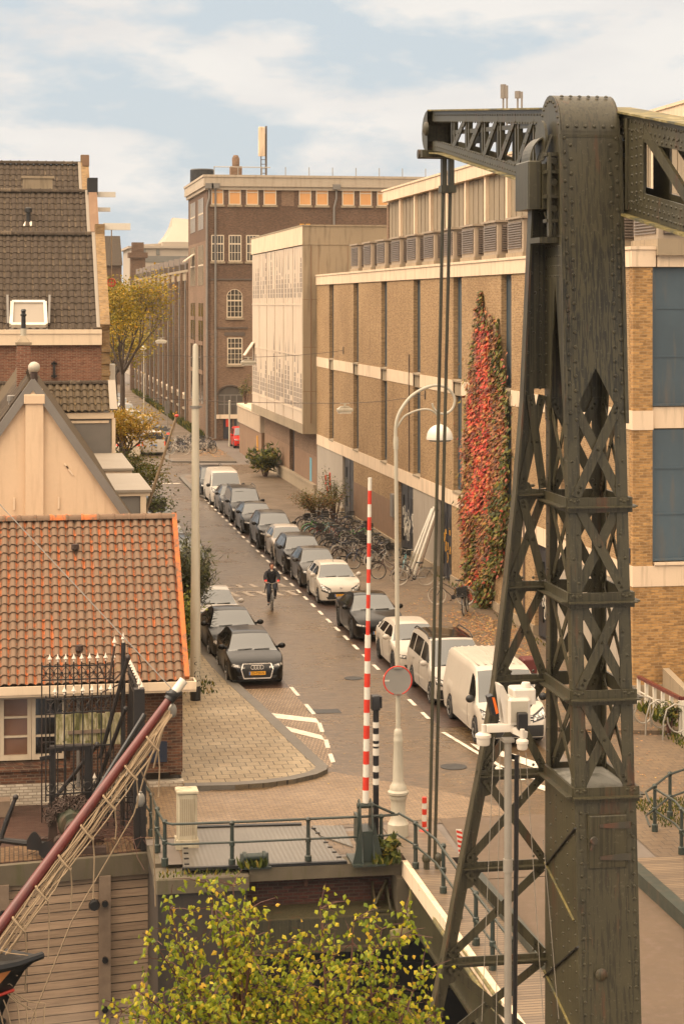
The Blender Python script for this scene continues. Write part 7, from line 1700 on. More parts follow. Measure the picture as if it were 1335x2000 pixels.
def plants():
    # creeper on the warehouse wall
    t = thing('virginia_creeper', 'tall red and green creeper climbing the warehouse wall', 'creeper', (18.6, 76.5, 0))
    prof = [(566,938,941),(590,931,944),(612,928,968),(640,924,974),(680,921,976),(740,917,984),(790,911,988),(860,907,991),(940,903,994),(1000,903,998),(1040,905,992),(1085,913,985),(1130,917,962),(1170,905,960),(1205,906,952)]
    def edges(v):
        for a, b in zip(prof, prof[1:]):
            if a[0] <= v <= b[0]: q = (v-a[0])/(b[0]-a[0]); return a[1]+(b[1]-a[1])*q, a[2]+(b[2]-a[2])*q
        return prof[-1][1], prof[-1][2]
    parts = {'red':MB(), 'russet':MB(), 'green':MB()}
    stem = MB()
    for _ in range(14500):
        v = 566+(1212-566)*rnd.random()**.8; a, b = edges(v); f = rnd.random(); jag = (7*noise.noise(Vector((v*.06, 3, f*2)))+5*noise.noise(Vector((v*.2, 9, f*3)))); u = a+jag+(b-a)*f; u += (rnd.gauss(0,8) if rnd.random() < .16 else 0)
        y, Z = AX(u, 18.62); z = CH-(v-HV)*Z/F
        if z < .15: continue
        if v < 660:                                   # separate fingers at the top
            fin = noise.noise(Vector((u*.09, 0, 5)))
            w = (660-v)/94
            if not (abs(u-937-(v-566)*.02) < 3+9*(1-w) or abs(u-955) < 1+10*(.55-w) or abs(u-970) < 1+9*(.5-w)): continue
        thick = .05+.30*max(0, noise.noise(Vector((y*.55, z*.45, 2)))+.35)+(.5 if v > 1130 else 0)*rnd.random()+(.25 if 940 < v < 1060 and u > 965 else 0)
        x = 18.66-rnd.random()*thick
        n1 = noise.noise(Vector((y*.6, z*.35, 7)))+.25*rnd.random()
        redness = 1-abs((u-(a+(b-a)*.46))/(b-a))*1.9
        rv = 1 if 640 < v < 1000 else (.35 if v < 640 else .15)
        sc = redness*rv+n1*1.0-.1
        if u > a+(b-a)*.66 and v > 680: sc -= .5
        key = 'red' if sc > .48 else ('green' if sc < -.02 or (v < 640 and rnd.random() < .45) or (v > 1080 and u > a+(b-a)*.55) else 'russet')
        m = parts[key]; m.leaf((x, y, z), (-.35+rnd.gauss(0,.3), rnd.gauss(0,.55), -.8+rnd.gauss(0,.3)), (-1, rnd.gauss(0,.4), .5), rnd.uniform(.13,.25), rnd.uniform(.12,.2))
    for u0, u1, v1 in ((930,938,575),(940,960,620),(935,925,640),(945,975,700),(938,950,600)):
        y0, y1 = AX(u0, 18.66)[0], AX(u1, 18.66)[0]; pts = [(18.66, y0+(y1-y0)*q/6+.1*math.sin(q*2), q/6*(CH-(v1-HV)*AX(u1,18.66)[1]/F)) for q in range(7)]; stem.tube(pts, [.05,.04,.035,.03,.02,.015,.01], 5)
    obj('vine_stem', stem, M['twig'], t)
    obj('red_leaves', parts['red'], M['l_vine_r'], t); obj('russet_leaves', parts['russet'], M['l_vine_b'], t); obj('green_leaves', parts['green'], M['l_vine_g'], t)
    # birch in the foreground
    t = thing('birch_tree', 'young birch with sparse yellow green leaves in front of the abutment', 'tree', (2.4, 17.5, 0))
    y0 = 17.5
    m = MB(); tw = []
    root = PY(600, 2400, y0); m.tube([(root.x+.1,y0,0),(root.x,y0,2.6),PY(590,2200,y0)], [.11,.08,.05], 8)
    hub = [PY(u, v, y0+dy) for u, v, dy in ((590,2200,0),(560,2120,.2),(640,2130,-.2),(480,2120,.3),(720,2140,.1),(600,2060,-.2))]
    tops = [(332,1775,.2),(400,1725,-.1),(455,1730,.3),(505,1795,-.3),(625,1775,.1),(690,1800,-.2),(745,1815,.4),(790,1785,.0),(560,1840,.2),(820,1905,-.2),(300,1840,.1),(850,1985,.3),(270,1935,-.2),(425,1795,.2),(585,1905,-.3),(650,1880,.2),(720,1880,.1),(365,1860,.4),(470,1870,0),(530,1930,.3),(680,1950,-.2),(770,1950,.1),(340,1950,.2),(420,1940,-.3),(600,1980,0),(500,1990,.1),(240,1975,.0),(810,1990,.2),(480,1780,.1),(610,1830,.3)]
    for u, v, dy in tops:
        b = PY(u, v, y0+dy*1.2); a = min(hub, key=lambda h: abs(h.x-b.x)*1.2+abs(h.z-b.z)*.3); c = a.lerp(b,.5)+V3(rnd.uniform(-.12,.12),rnd.uniform(-.2,.2),rnd.uniform(-.05,.1))
        pts = []
        for q in range(9): f = q/8; pts.append(a*(1-f)**2+c*2*f*(1-f)+b*f*f)
        m.tube(pts, [.022*(1-q/8*.8) for q in range(9)], 5)
        for k in range(2, 9):
            for s in range(4):
                p = pts[k]; d = Vector((rnd.gauss(0,1), rnd.gauss(0,.9), rnd.gauss(.25,.6))).normalized(); ln = rnd.uniform(.12,.34); e = p+d*ln+V3(0,0,-.05*rnd.random()); m.tube([p, p.lerp(e,.5)+V3(0,0,.02), e], [.006,.004,.002], 3, cap=False); tw.append((p, e))
    obj('trunk', m, M['twig'], t)
    m = MB()
    for p, e in tw:
        for k in range(rnd.randint(5, 9)):
            q = p.lerp(e, .15+.85*rnd.random())+Vector((rnd.gauss(0,.045), rnd.gauss(0,.05), rnd.gauss(0,.04)))
            m.leaf(q, (rnd.gauss(0,.6), rnd.gauss(0,.6), -.75+rnd.gauss(0,.35)), (rnd.gauss(0,1), -1, rnd.gauss(.3,.5)), rnd.uniform(.042,.068), rnd.uniform(.034,.05))
    obj('leaves', m, M['l_birch'], t)
    # street trees and shrubs
    x, _ = AY(236, 128); tree('street_tree', 'tall thin yellow autumn tree beyond the tiled houses', 'tree', (x, 128, .1), 17.6, .18, 'l_yellow', 7000, .19, depth=4, first=.42, clump=.5, spread=.36, ln=2.3)
    x, _ = AY(232, 112); tree('street_tree', 'shorter bright yellow tree leaning over the far parked cars', 'tree', (x, 112, .1), 9.0, .14, 'l_yellow', 5600, .17, depth=3, first=.3, clump=.5, tone=.75, bias=(.1,0,0), ln=1.5)
    x, _ = AY(248, 97); tree('street_tree', 'green and rust leaved small tree beside the grey dormers', 'tree', (x, 97, .1), 6.9, .11, 'l_green', 6200, .15, depth=3, first=.3, clump=.5, tone=.72, bias=(.1,0,0), ln=1.1)
    x, _ = AY(300, 84); tree('street_tree', 'small dark leaved sapling rising behind the leaning flagpole', 'tree', (x, 84, .1), 4.9, .06, 'l_green', 1100, .12, depth=2, first=.5, clump=.3, tone=.5, ln=.8)
    for k, (u, y, h) in enumerate(((226,205,16),(212,235,19),(205,175,15))):
        x, _ = AY(u, y); tree('street_tree', ('distant golden tree at the bend of the street','thin golden tree against the end house','dull yellow tree just beyond the tall tiled gables')[k], 'tree', (x, y, 0), h, .2, 'l_yellow', 3600, .3, depth=3, first=.3, clump=.9, ln=2.6, spread=.45)
    shrub('oleander_bush', 'narrow leaved oleander bush beside the tall cream mast', 'bush', (6.15, 69.8, .1), 1.15, 1.5, 3.7, 'l_olean', 6500, .24, 26, .22)
    shrub('hedge_bush', 'yellow green bush squeezed between tiled roof and parked cars', 'bush', (5.2, 62.5, .1), .7, 2.6, 2.9, 'l_hedge', 3600, .15, 18, .6)
    shrub('corner_bush', 'broad leaved green bush at the corner of the low annexe', 'bush', (17.6, 135.5, .1), 1.2, 1.6, 2.0, 'l_green', 900, .42, 14, .45)
    t = thing('planter_pot', 'dark round planter pot at the far end of the bicycles', 'planter', (16.0, 104.8, .12)); m = MB(); m.lathe([(.26,0),(.36,.55),(.40,.56),(.40,.62),(.33,.62),(.3,.5)], (0,0,0), 16); obj('pot', m, M['pot'], t, local=True)
    m = MB(); m.lathe([(.32,.52),(.0,.54)], (0,0,0), 12); obj('soil', m, M['rust'], t, local=True)
    shrub('planter_shrub', 'rust and green shrub growing out of the dark planter', 'bush', (16.45, 105.2, .5), 1.5, 1.4, 1.5, 'l_planter', 2600, .11, 24, .5)
    shrub('wall_shrub', 'tall thin green shrub against the grey render panel', 'bush', (17.6, 106.6, .12), 1.0, 1.2, 2.9, 'l_green', 1300, .12, 18, .4)
    shrub('burdock_clump', 'leafy green weed clump at the foot of the barrier', 'plant', (8.05, 42.0, 0), .34, .3, .5, 'l_green', 170, .18, 7, .8)
    shrub('fern_tuft', 'green fern tuft hanging from the brick abutment face', 'plant', (6.35, 42.25, -.5), .28, .12, .5, 'l_green', 160, .09, 7, .4)
    shrub('ramp_shrub', 'leafy green shrub beside the bicycle hoops and ramp', 'plant', (18.1, 52.9, .1), .5, .35, .9, 'l_green', 260, .14, 8, .6)
    shrub('factory_sapling', 'thin sapling on top of the low annexe roof', 'plant', (18.9, 158, 3.9), .9, .8, 2.2, 'l_green', 260, .2, 8, .4)
# ================================================================ street furniture
def finial(m, p, h=.2):
    m.lathe([(.018,0),(.022,h*.1),(.014,h*.2),(.052,h*.36),(.05,h*.42),(.024,h*.6),(.010,h*.85),(.0,h)], p, 8)
def gates():
    g = 'wrought iron gate panels with white finials'
    def panel(name, label, A, B, z0, z1, n, boxes=True, frame=True, top_band=True, closed=True):
        t = thing(name, label, 'gate', (A[0], A[1], z0), g); A = Vector((A[0],A[1],0)); B = Vector((B[0],B[1],0))
        m = MB()
        for k in range(n+1):
            p = A.lerp(B, k/n); m.tube([p+V3(0,0,z0), p+V3(0,0,z1)], .017, 5)
        zs = [z0+.15, z1-.1, z1-.42] + ([z0+(z1-z0)*.5] if closed else [])
        for z in zs: m.bar(A+V3(0,0,z), B+V3(0,0,z), .03, .03)
        for k in range(n):
            a, b = A.lerp(B, k/n), A.lerp(B, (k+1)/n); c = (a+b)/2
            m.tube([a+V3(0,0,z1-.12), c+V3(0,0,z1-.22), b+V3(0,0,z1-.12)], .010, 4); m.tube([a+V3(0,0,z1-.40), c+V3(0,0,z1-.30), b+V3(0,0,z1-.40)], .010, 4); m.box(c.x-.03, c.x+.03, c.y-.012, c.y+.012, z1-.29, z1-.23)
            r = (b-a).length*.42; m.tube([c+V3((b-a).normalized().x*r*math.cos(q*PI/5), (b-a).normalized().y*r*math.cos(q*PI/5), z0+.3+r*math.sin(q*PI/5)) for q in range(11)], .009, 4)
        obj('bars', m, M['iron'], t)
        for k in range(1, n+1): m = MB(); finial(m, tuple(A.lerp(B, k/n)+V3(0,0,z1))); obj('finial', m, M['white_iron'], t)
        return t
    P = lambda u, v, y: PY(u, v, y)
    yA, yB = 47.6, 45.6
    a, b = P(82,1300,yA), P(222,1292,yA)
    panel('iron_gate', 'tall black iron gate with a row of white finials before the tiled roof', (a.x,yA), (b.x,yA), -.28, P(150,1292,yA).z, 9)
    a, b = P(90,1365,yB), P(216,1350,yB+.2)
    panel('iron_gate', 'lower black iron gate with white finials in front of the house window', (a.x,yB), (b.x,yB+.2), .7, P(150,1357,yB).z, 7)
    x = AY(272, 45.4)[0]
    panel('iron_gate', 'black iron side panel seen edge on beside the thick black post', (x+.08,45.2), (x-.02,49.2), -.28, P(277,1352,45.3).z, 11)
    a, b = P(176,1600,47), P(215,1600,47)
    panel('iron_gate', 'low black iron fence with three white finials behind the red spar', (P(172,1530,47).x,47), (P(262,1530,47).x,47.0), -.28, P(190,1525,47).z, 7)
    t = thing('iron_portal', 'heavy square black gate frame standing behind the chain winch', 'gate frame', (1.2, 45.9, -.3)); m = MB()
    p = lambda u, v: P(u, v, 45.9)
    m.bar(p(103,1640), p(103,1468), .10, .10, up=(0,1,0)); m.bar(p(98,1462), p(178,1458), .12, .16, up=(0,1,0)); m.bar(p(172,1462), p(172,1560), .16, .14, up=(0,1,0)); m.bar(p(92,1655), p(118,1650), .06, .06); m.bar(p(78,1482), p(100,1478), .06, .08); obj('frame', m, M['iron'], t)
    m = MB(); pl = [p(150,1562), p(172,1562), p(172,1540)]; m.add(pl+[q+V3(0,.1,0) for q in pl], [(0,1,2),(5,4,3),(0,2,5,3),(1,0,3,4),(2,1,4,5)]); obj('gusset', m, M['iron'], t)
    t = thing('gate_post', 'tall thin black gate post with rusty top and curved iron hoop', 'gate post', (P(241,1500,46.5).x, 46.5, -.3)); m = MB(); q = lambda u, v: P(u, v, 46.5)
    m.tube([q(240,1640), q(241,1255)], .055, 8); obj('post', m, M['iron'], t)
    m = MB(); finial(m, tuple(q(241,1255)), .24); obj('finial', m, M['white_iron'], t); m = MB(); finial(m, tuple(q(224,1262)), .24); obj('finial', m, M['white_iron'], t)
    m = MB(); m.tube([q(195,1300), q(205,1325), q(222,1330), q(236,1315)], .02, 6); m.tube([q(200,1352), q(215,1345), q(236,1335)], .02, 6); m.tube([q(262,1400), q(275,1345), q(277,1300), q(268,1268), q(248,1262)], .012, 5); m.tube([q(224,1262), q(213,1330)], .03, 6); obj('hoop', m, M['rust'], t)
    t = thing('gate_post', 'thick black square post at the quay corner beside the cabinet', 'gate post', (P(272,1500,45.1).x, 45.1, -.3)); m = MB(); x = P(272,1500,45.1).x; m.box(x-.12, x+.12, 45.0, 45.24, -.3, P(270,1345,45.1).z); m.box(x+.03, x+.14, 44.85, 44.99, -.3, 2.2); obj('post', m, M['iron'], t); m = MB(); finial(m, (x, 45.12, P(270,1345,45.1).z), .3); obj('finial', m, M['white_iron'], t)
    for nm, (u0,v0,y0), (u1,v1,y1), l in (('a',(165,1600,47.2),(245,1385,46.4),'long black iron prop from the ground to the gate post'),('b',(95,1575,47.4),(190,1455,46.6),'short black iron prop rising to the top of the heavy gate frame'),('c',(196,1480,46.8),(250,1285,46.3),'black iron stay slanting in front of the orange tiles')):
        t = thing('gate_prop', l, 'prop', tuple(P(u0,v0,y0)), 'iron props of the gate'); m = MB(); m.tube([P(u0,v0,y0), P(u1,v1,y1)], .05, 8); m.blob(tuple(P(u1,v1,y1)), .065, .065, .08, 8, 6); obj('strut', m, M['iron'], t)
    t = thing('mossy_board_panel', 'panel of pale mossy boards hung on the iron gate', 'board panel', tuple(P(170,1455,47.4)))
    y = 47.4
    for k in range(8):
        u0, u1 = 108+k*16.3, 108+(k+1)*16.3-1; a = P(u0, 1454-(k%3), y); b = P(u1, 1394-k*.6+(k%2)*2, y); m = MB(); m.box(a.x, b.x, y-.015-.004*(k%2), y+.015, a.z, b.z); obj('board', m, M['mossboard'], t)
    m = MB(); m.bar(P(133,1431,y-.04), P(212,1427,y-.04), .03, .08, up=(0,0,1)); obj('cleat', m, M['wood'], t)
    # winch, chain, anchor
    W = PY(141, 1600, 45.1); wx = W.x
    t = thing('chain_winch', 'old green winch drum heaped with rusty chain on the quay', 'winch', (wx, 45.3, -.3)); m = MB()
    zc = PY(141,1612,45.0).z
    m.lathe([(.16,-.62),(.17,-.34),(.27,-.33),(.34,-.20),(.34,-.10),(.26,-.06),(.26,.5),(.36,.54),(.36,.62),(.1,.64)], (wx+.02,45.3,zc), 20, 'y'); d = obj('drum', m, M['winchgreen'], t)
    m = MB(); m.lathe([(.20,-.86),(.21,-.70),(.17,-.62)], (wx+.02,45.3,zc), 14, 'y'); obj('hub', m, M['rust'], d); m = MB(); m.lathe([(.12,-.875),(.12,-.861)], (wx+.02,45.3,zc), 14, 'y'); obj('hub_bore', m, M['steel_black'], d)
    m = MB()
    for s in (-.42,.42): m.prism_y([(wx+s-.12,-.3),(wx+s+.12,-.3),(wx+s+.07,zc+.25),(wx+s-.07,zc+.25)], 45.25, 45.45)
    m.box(wx-.7, wx+.75, 44.75, 44.95, -.3, -.16); m.box(wx-.7, wx+.75, 45.7, 45.9, -.3, -.16); m.lathe([(.10,-.06),(.14,0),(.10,.06)], (wx-.28,44.9,-.02), 12, 'y'); obj('base', m, M['rust'], t)
    m = MB()
    for k in range(190):
        a = PI*(.0+1.0*rnd.random()); rr = .36+.20*rnd.random(); y = 45.05+rnd.random()*.7; c = V3(wx+math.cos(a)*rr*1.05, y, zc+math.sin(a)*rr*.95); d1 = Vector((rnd.gauss(0,1),rnd.gauss(0,1),rnd.gauss(0,1))).normalized(); d2 = d1.orthogonal().normalized()
        m.tube([c+d1*(.075*math.cos(q*PI/4))+d2*(.042*math.sin(q*PI/4)) for q in range(9)], .014, 5, cap=False)
    obj('chain', m, M['rust'], t)
    t = thing('old_anchor', 'black iron anchor with round flukes lying on the quay edge', 'anchor', (PY(40,1645,44.9).x, 44.9, -.3)); A = lambda u, v: PY(u, v, 44.9)
    m = MB(); m.tube([A(-25,1638), A(100,1652)], [.06,.085], 8); obj('shank', m, M['iron'], t)
    m = MB(); m.tube([A(-2,1650), A(14,1602), A(31,1558)], [.05,.06,.04], 8); m.blob(tuple(A(31,1557)), .065, .065, .065, 10, 8); m.blob(tuple(A(12,1606)), .06, .06, .07, 8, 6); obj('stock', m, M['iron'], t)
    m = MB(); c = A(67,1642); m.prism_y([(c.x-.16+.32*(k/10) , c.z+.03+(.19*math.sin(PI*k/10))) for k in range(11)][::-1]+[(c.x-.16,c.z-.16),(c.x+.1,c.z-.2),(c.x+.17,c.z-.06)][0:3], 44.8, 44.88); c = A(93,1652); m.lathe([(.20,-.1),(.17,.0),(.06,.08)], (c.x,44.7,c.z-.02), 16, 'y'); obj('fluke', m, M['iron'], t)
    t = thing('quay_timber', 'dark squared timber lying by the white brick plinth', 'timber', (PY(5,1575,48.5).x, 48.5, -.3)); m = MB(); a, b = PY(-30,1585,48.5), PY(20,1560,48.6); m.box(a.x, b.x, 48.3, 48.75, -.3, .08); obj('beam', m, M['wood'], t)
    # thorny bare bramble
    t = thing('bramble', 'bare reddish bramble stems trailing over the quay corner', 'plant', (2.2, 45.2, -.3)); m = MB()
    for k in range(26):
        p = V3(rnd.uniform(1.6,3.0), rnd.uniform(44.9,46.6), -.3); pts = [p]; d = Vector((rnd.gauss(0,.6), rnd.gauss(0,.3)-.2, 1.0))
        for q in range(6): d = d+Vector((rnd.gauss(0,.35), rnd.gauss(0,.25), -.32)); pts.append(pts[-1]+d*.28); 
        for q in pts: q.z = max(q.z, -.28 if q.y > 44.85 else -1.2)
        m.tube(pts, .008, 4, cap=False)
    obj('stems', m, M['twig'], t)

def ship():
    tip = PY(343, 1350, 38.0); foot = PY(-120, 1972, 36.2)
    t = thing('sailing_ship', 'moored sailing ship with dark red bowsprit and black bow', 'ship', (foot.x, 36, -4.2))
    d = (tip-foot)
    m = MB(); m.tube([foot+d*(k/8) for k in range(9)], [.108,.108,.106,.104,.10,.095,.09,.084,.075], 14); o = obj('bowsprit', m, M['spar'], t)
    m = MB(); m.tube([tip-d.normalized()*.02, tip+d.normalized()*.26], .088, 12); obj('tip_cap', m, M['white_paint'], o)
    m = MB(); m.tube([tip-d.normalized()*.22, tip-d.normalized()*.02], .11, 12); m.lathe([(.16,-.03),(.16,.03)], tuple(tip-d.normalized()*.05), 12); obj('iron_band', m, M['steel_black'], o)
    # black jackstay beside the spar
    off = V3(-.06, .25, .18)
    m = MB(); m.tube([PY(95,1698,38.2), PY(190,1545,38.6), PY(283,1395,39.0)], .05, 8); obj('black_boom', m, M['steel_black'], t)
    dn = d.normalized(); side = V3(.55,-.1,-.65).normalized()
    m = MB()
    def below(f, k, sag=1.0):
        base = foot+d*f; return base+side*(.10+.022*k*(1.15-.55*f))*sag+V3(0,-.06*((k*7)%3),0)
    for k in range(15):
        pts = []
        for q in range(22):
            f = .02+.93*q/21; w = 1.0+.35*math.sin(f*9+k)*.4; 
            p = below(f, k if f < .9 else k*.45, w); pts.append(p+V3(rnd.gauss(0,.012),rnd.gauss(0,.02),rnd.gauss(0,.012)))
        m.tube(pts, .013, 5, cap=False)
    obj('furled_net', m, M['rope'], t)
    for q in range(9):
        m = MB(); f = .10+.095*q; c0 = foot+d*f; m.tube([c0+side*.06+V3(0,.1,0), c0+side*.07+V3(0,-.16,0), c0+side*.22+V3(0,-.2,0), c0+side*.40+V3(0,-.14,0), c0+side*.42, c0+side*.22+V3(0,.14,0), c0+side*.06+V3(0,.1,0)], .02, 5)
        e = c0+side*.40; m.tube([e, e+V3(.03,0,-.35), e+V3(.01,.02,-.55-.6*rnd.random())], .014, 4); obj('gasket', m, M['rope'], t)
    m = MB(); 
    for k in range(7):
        a = foot+d*.16+side*(.2+.09*k); b = PY(-20+18*k, 1960+8*(k%3), 36.3); c = PY(10+12*k, 2060, 36.0); m.tube([a, a.lerp(b,.5)+V3(.05,-.05,-.1), b, c], .014, 4)
    for k in range(4): m.tube([PY(-20, 1850+26*k, 36.3), PY(20, 1862+20*k, 36.2), PY(55-10*k, 1866+20*k, 36.3)], .010, 4)
    obj('bow_net', m, M['rope'], t)
    # forestay and shrouds
    for l, a, b, r in (('thin wire',(0,985,41),(340,1350,38.05),.012),):
        m = MB(); m.tube([PY(*a), PY(*b)], r, 4); obj('forestay', m, M['lead'], t)
    m = MB(); a = tip-dn*.35
    for (u,v,y) in ((283,1512,38.2),(300,1500,38.1)): m.tube([a+V3(.0,0,-.3), PY(u,v,y)], .02, 5)
    m.tube([PY(283,1512,38.2), PY(262,1590,38.3), PY(140,1800,39.5), PY(55,2010,40.5)], .014, 4); m.tube([tip-dn*1.4, PY(298,1550,38.5), PY(304,1770,39)], .016, 5)
    obj('stay_rope', m, M['rope'], t)
    for (u,v) in ((275,1562),(337,1388)): m = MB(); c = PY(u,v,38.1); m.blob(tuple(c), .085, .05, .14, 10, 7); m.tube([c+V3(0,0,-.12), c+V3(0,0,.16)], .03, 6); obj('block', m, M['galv'], t)
    # hull bow in the corner
    m = MB(); B = lambda u, v, y=35.8: PY(u, v, y)
    rail = [B(-160,1912,34.5), B(-40,1898,35.2), B(30,1884,35.8), B(82,1866,36.3)]
    m.tube([r+V3(0,0,.0) for r in rail], [.12,.11,.09,.07], 8); obj('bow_rail', m, M['steel_black'], t)
    m = MB(); low = [r+V3(-.30,.1,-.28) for r in rail]; keel = [r+V3(-1.6,.4,-3.4) for r in rail]
    mid = [r+V3(-.52,.1,-.62) for r in rail]
    vs = rail+low+mid+keel; fs = [(k*4+i, k*4+i+1, (k+1)*4+i+1, (k+1)*4+i) for k in range(3) for i in range(3)]; m.add(vs, fs)
    m.add([v+V3(-3.0,2.4,0) for v in rail]+rail, [(0,1,5,4),(1,2,6,5),(2,3,7,6)]); obj('hull', m, M['steel_black'], t)
    m = MB(); m.add([r+V3(-.05,-.03,-.07) for r in rail[:3]]+[r+V3(-.34,-.03,-.40) for r in rail[:3]], [(0,1,4,3),(1,2,5,4)]); obj('varnished_bulwark', m, M['varnish'], t)
    m = MB(); m.tube([v+V3(.02,-.03,0) for v in mid], .03, 6); obj('red_line', m, M['red_paint'], t)

def furniture():
    # barrier
    t = thing('barrier_boom', 'raised red and white striped barrier pole on a green steel pedestal', 'barrier', (7.63, 42.25, 0))
    y = 42.2; xb = PY(714,1600,y); top = PY(722,933,y); bot = PY(713.5,1568,y)
    m = MB(); m.prism_x([(41.75,0),(42.6,0),(42.35,1.25),(42.25,1.32),(42.1,1.25)], 7.5, 7.53); m.prism_x([(41.75,0),(42.6,0),(42.35,1.25),(42.25,1.32),(42.1,1.25)], 7.75, 7.78); m.box(7.53,7.75,41.9,42.5,.02,.7); m.prism_y([(7.38,0),(7.5,0),(7.5,1.0),(7.47,1.2)], 42.0, 42.03); m.prism_y([(7.3,0),(7.5,0),(7.5,.9)], 41.82, 41.86); m.prism_y([(7.78,0),(7.98,0),(7.78,.9)], 41.82, 41.86); m.box(7.3,8.0,41.7,42.65,-.002,.04)
    m.lathe([(.06,-.18),(.06,.18)], (7.64,42.2,1.18), 10, 'x'); m.box(7.46,7.52,42.15,42.6,.35,.95); o = obj('pedestal', m, M['steel_rail'], t)
    d = top-bot; ln = d.length
    bands = []
    v = 933.; red = True
    tops = [933,958,985,1010,1036,1061,1088,1112,1139,1162,1189,1213,1241,1266,1292,1316,1343,1367,1393,1418,1444,1468,1494,1519,1545,1570]
    mw = MB()
    for i in range(len(tops)-1):
        a = top.lerp(bot, (tops[i]-933)/(1570-933)); b = top.lerp(bot, (tops[i+1]-933)/(1570-933)); r = .042 if tops[i] < 1240 else .062; r += .006*i/25
        mw.tube([a, b], r, 12, mi=(i+1) % 2)
    obj('boom', mw, [M['white_paint'], M['red_paint']][::-1], t)
    m = MB(); m.tube([(7.8,42.2,1.2),(8.1,42.25,1.05),(8.3,42.3,.95)], .03, 6); obj('stop_arm', m, M['steel_rail'], t)
    # black and white post with signal head
    t = thing('signal_post', 'black and white banded post carrying a black signal box', 'signal post', (7.97, 42.8, 0)); x, y = 7.98, 42.76
    m = MB(); m.tube([(x,y,0),(x,y,3.1)], .065, 12); m.tube([(x,y,1.78),(x,y,3.25)], .052, 12); po = obj('post', m, M['black_paint'], t)
    m = MB()
    for v0, v1 in ((1410,1421),(1433,1446),(1452,1457),(1461,1475),(1495,1507),(1520,1532)):
        z0, z1 = PY(733,v1,y).z, PY(733,v0,y).z; m.tube([(x,y,z0),(x,y,z1)], .068, 14)
    obj('white_band', m, M['white_paint'], po)
    m = MB(); z0, z1 = PY(733,1386,y).z, PY(733,1358,y).z; m.bbox(x-.10, x+.08, y-.1, y+.12, z0, z1, .02); m.box(x+.08, x+.12, y-.08, y+.1, z0+.04, z1-.02); m.tube([(x-.01,y,3.1),(x-.01,y,z0)], .05, 8); obj('signal_box', m, M['black_paint'], t)
    # lamp post
    t = thing('scroll_lamp_post', 'tall cream lamp post with scroll arm and white dome lamp', 'lamp post', (8.71, 43.9, 0)); x, y = 8.71, 43.95
    m = MB(); m.lathe([(.24,0),(.24,.30),(.215,.33),(.2,.36),(.165,.42),(.165,.78),(.18,.84),(.20,.87),(.20,.93),(.235,.97),(.24,1.02),(.20,1.06),(.19,1.14),(.145,1.2),(.125,1.26),(.10,2.1),(.108,2.14),(.108,2.20),(.09,2.24),(.10,2.30),(.085,2.40),(.055,2.44)], (x,y,0), 20); obj('base', m, M['mast'], t)
    m = MB(); xt = PY(772.5,860,y); m.tube([(x,y,2.4),(xt.x,y,xt.z)], [.055,.043], 12); m.lathe([(.055,-.2),(.06,0),(.05,.08)], tuple(xt), 12); obj('pole', m, M['mast'], t)
    Z = lambda px, py: PY(720+px*.1348, 680+py*.1348, y)
    def smooth(pts, k=6):
        out = []
        for i in range(len(pts)-1):
            p0, p1, p2, p3 = pts[max(i-1,0)], pts[i], pts[i+1], pts[min(i+2,len(pts)-1)]
            for q in range(k): s = q/k; out.append(.5*((2*p1)+(p2-p0)*s+(2*p0-5*p1+4*p2-p3)*s*s+(3*p1-p0-3*p2+p3)*s**3))
        return out+[pts[-1]]
    m = MB(); A = smooth([Z(*p) for p in ((385,1290),(388,1150),(410,1020),(470,880),(600,710),(760,600),(920,545),(1040,545),(1150,590),(1225,690),(1240,780),(1205,880),(1130,940),(1060,950),(985,920),(935,865),(915,800))]); m.tube(A, [.040-.016*i/len(A) for i in range(len(A))], 10); m.tube(smooth([Z(*p) for p in ((405,1150),(500,1000),(620,930),(750,890),(870,890),(960,940),(1010,1010),(1028,1110))]), .022, 8); obj('scroll_arm', m, M['mast'], t)
    c = Z(1023,1310); m = MB(); r = .30; m.lathe([(r,-.02),(r,.04)]+[(r*.97*math.cos(a*PI/16), .04+.28*math.sin(a*PI/16)) for a in range(0,8)]+[(.02,.33)], tuple(c), 24); lo = obj('lamp_dome', m, M['white_paint'], t)
    m = MB(); m.lathe([(r*.8,-.06),(r*.85,-.021)], tuple(c), 20); obj('lens', m, M['lead'], lo)
    # round sign on the lamp post (seen from behind)
    t = thing('round_traffic_sign', 'round traffic sign seen from its grey back on the lamp post', 'traffic sign', tuple(PY(776,1329,43.8))); c = PY(776,1329,43.86)
    m = MB(); m.lathe([(.305,-.008),(.305,.008)], tuple(c), 32, 'y'); obj('sign_plate', m, M['galv_flat'], t)
    m = MB(); pts = [c+V3(.318*math.cos(q*PI/20), -.004, .318*math.sin(q*PI/20)) for q in range(41)]; m.tube(pts, .016, 6, cap=False); obj('red_rim', m, M['red_paint'], t)
    m = MB(); m.box(c.x-.09, c.x+.09, c.y-.05, c.y-.01, c.z+.27, c.z+.30); obj('clamp', m, M['galv'], t); m = MB(); m.box(c.x-.09, c.x+.09, c.y-.05, c.y-.01, c.z-.31, c.z-.28); obj('clamp', m, M['galv'], t)
    m = MB(); m.box(c.x-.30, c.x-.19, c.y-.0125, c.y-.0085, c.z-.015, c.z+.02); obj('sticker', m, M['white_paint'], t)
    # tram mast
    x, y = 5.62, 59.5
    t = thing('overhead_wire_mast', 'tall stepped cream mast with black graffiti beside the tiled house', 'mast', (x, y, .12)); zz = lambda v: PY(382,v,y).z
    m = MB(); m.lathe([(.155,.12),(.150,zz(1168)),(.138,zz(1164)),(.135,zz(1046)),(.118,zz(1042)),(.112,zz(800)),(.105,zz(796)),(.08,zz(677)),(.05,zz(672)),(.0,zz(671))], (x,y,0), 18); obj('pole', m, M['mast'], t)
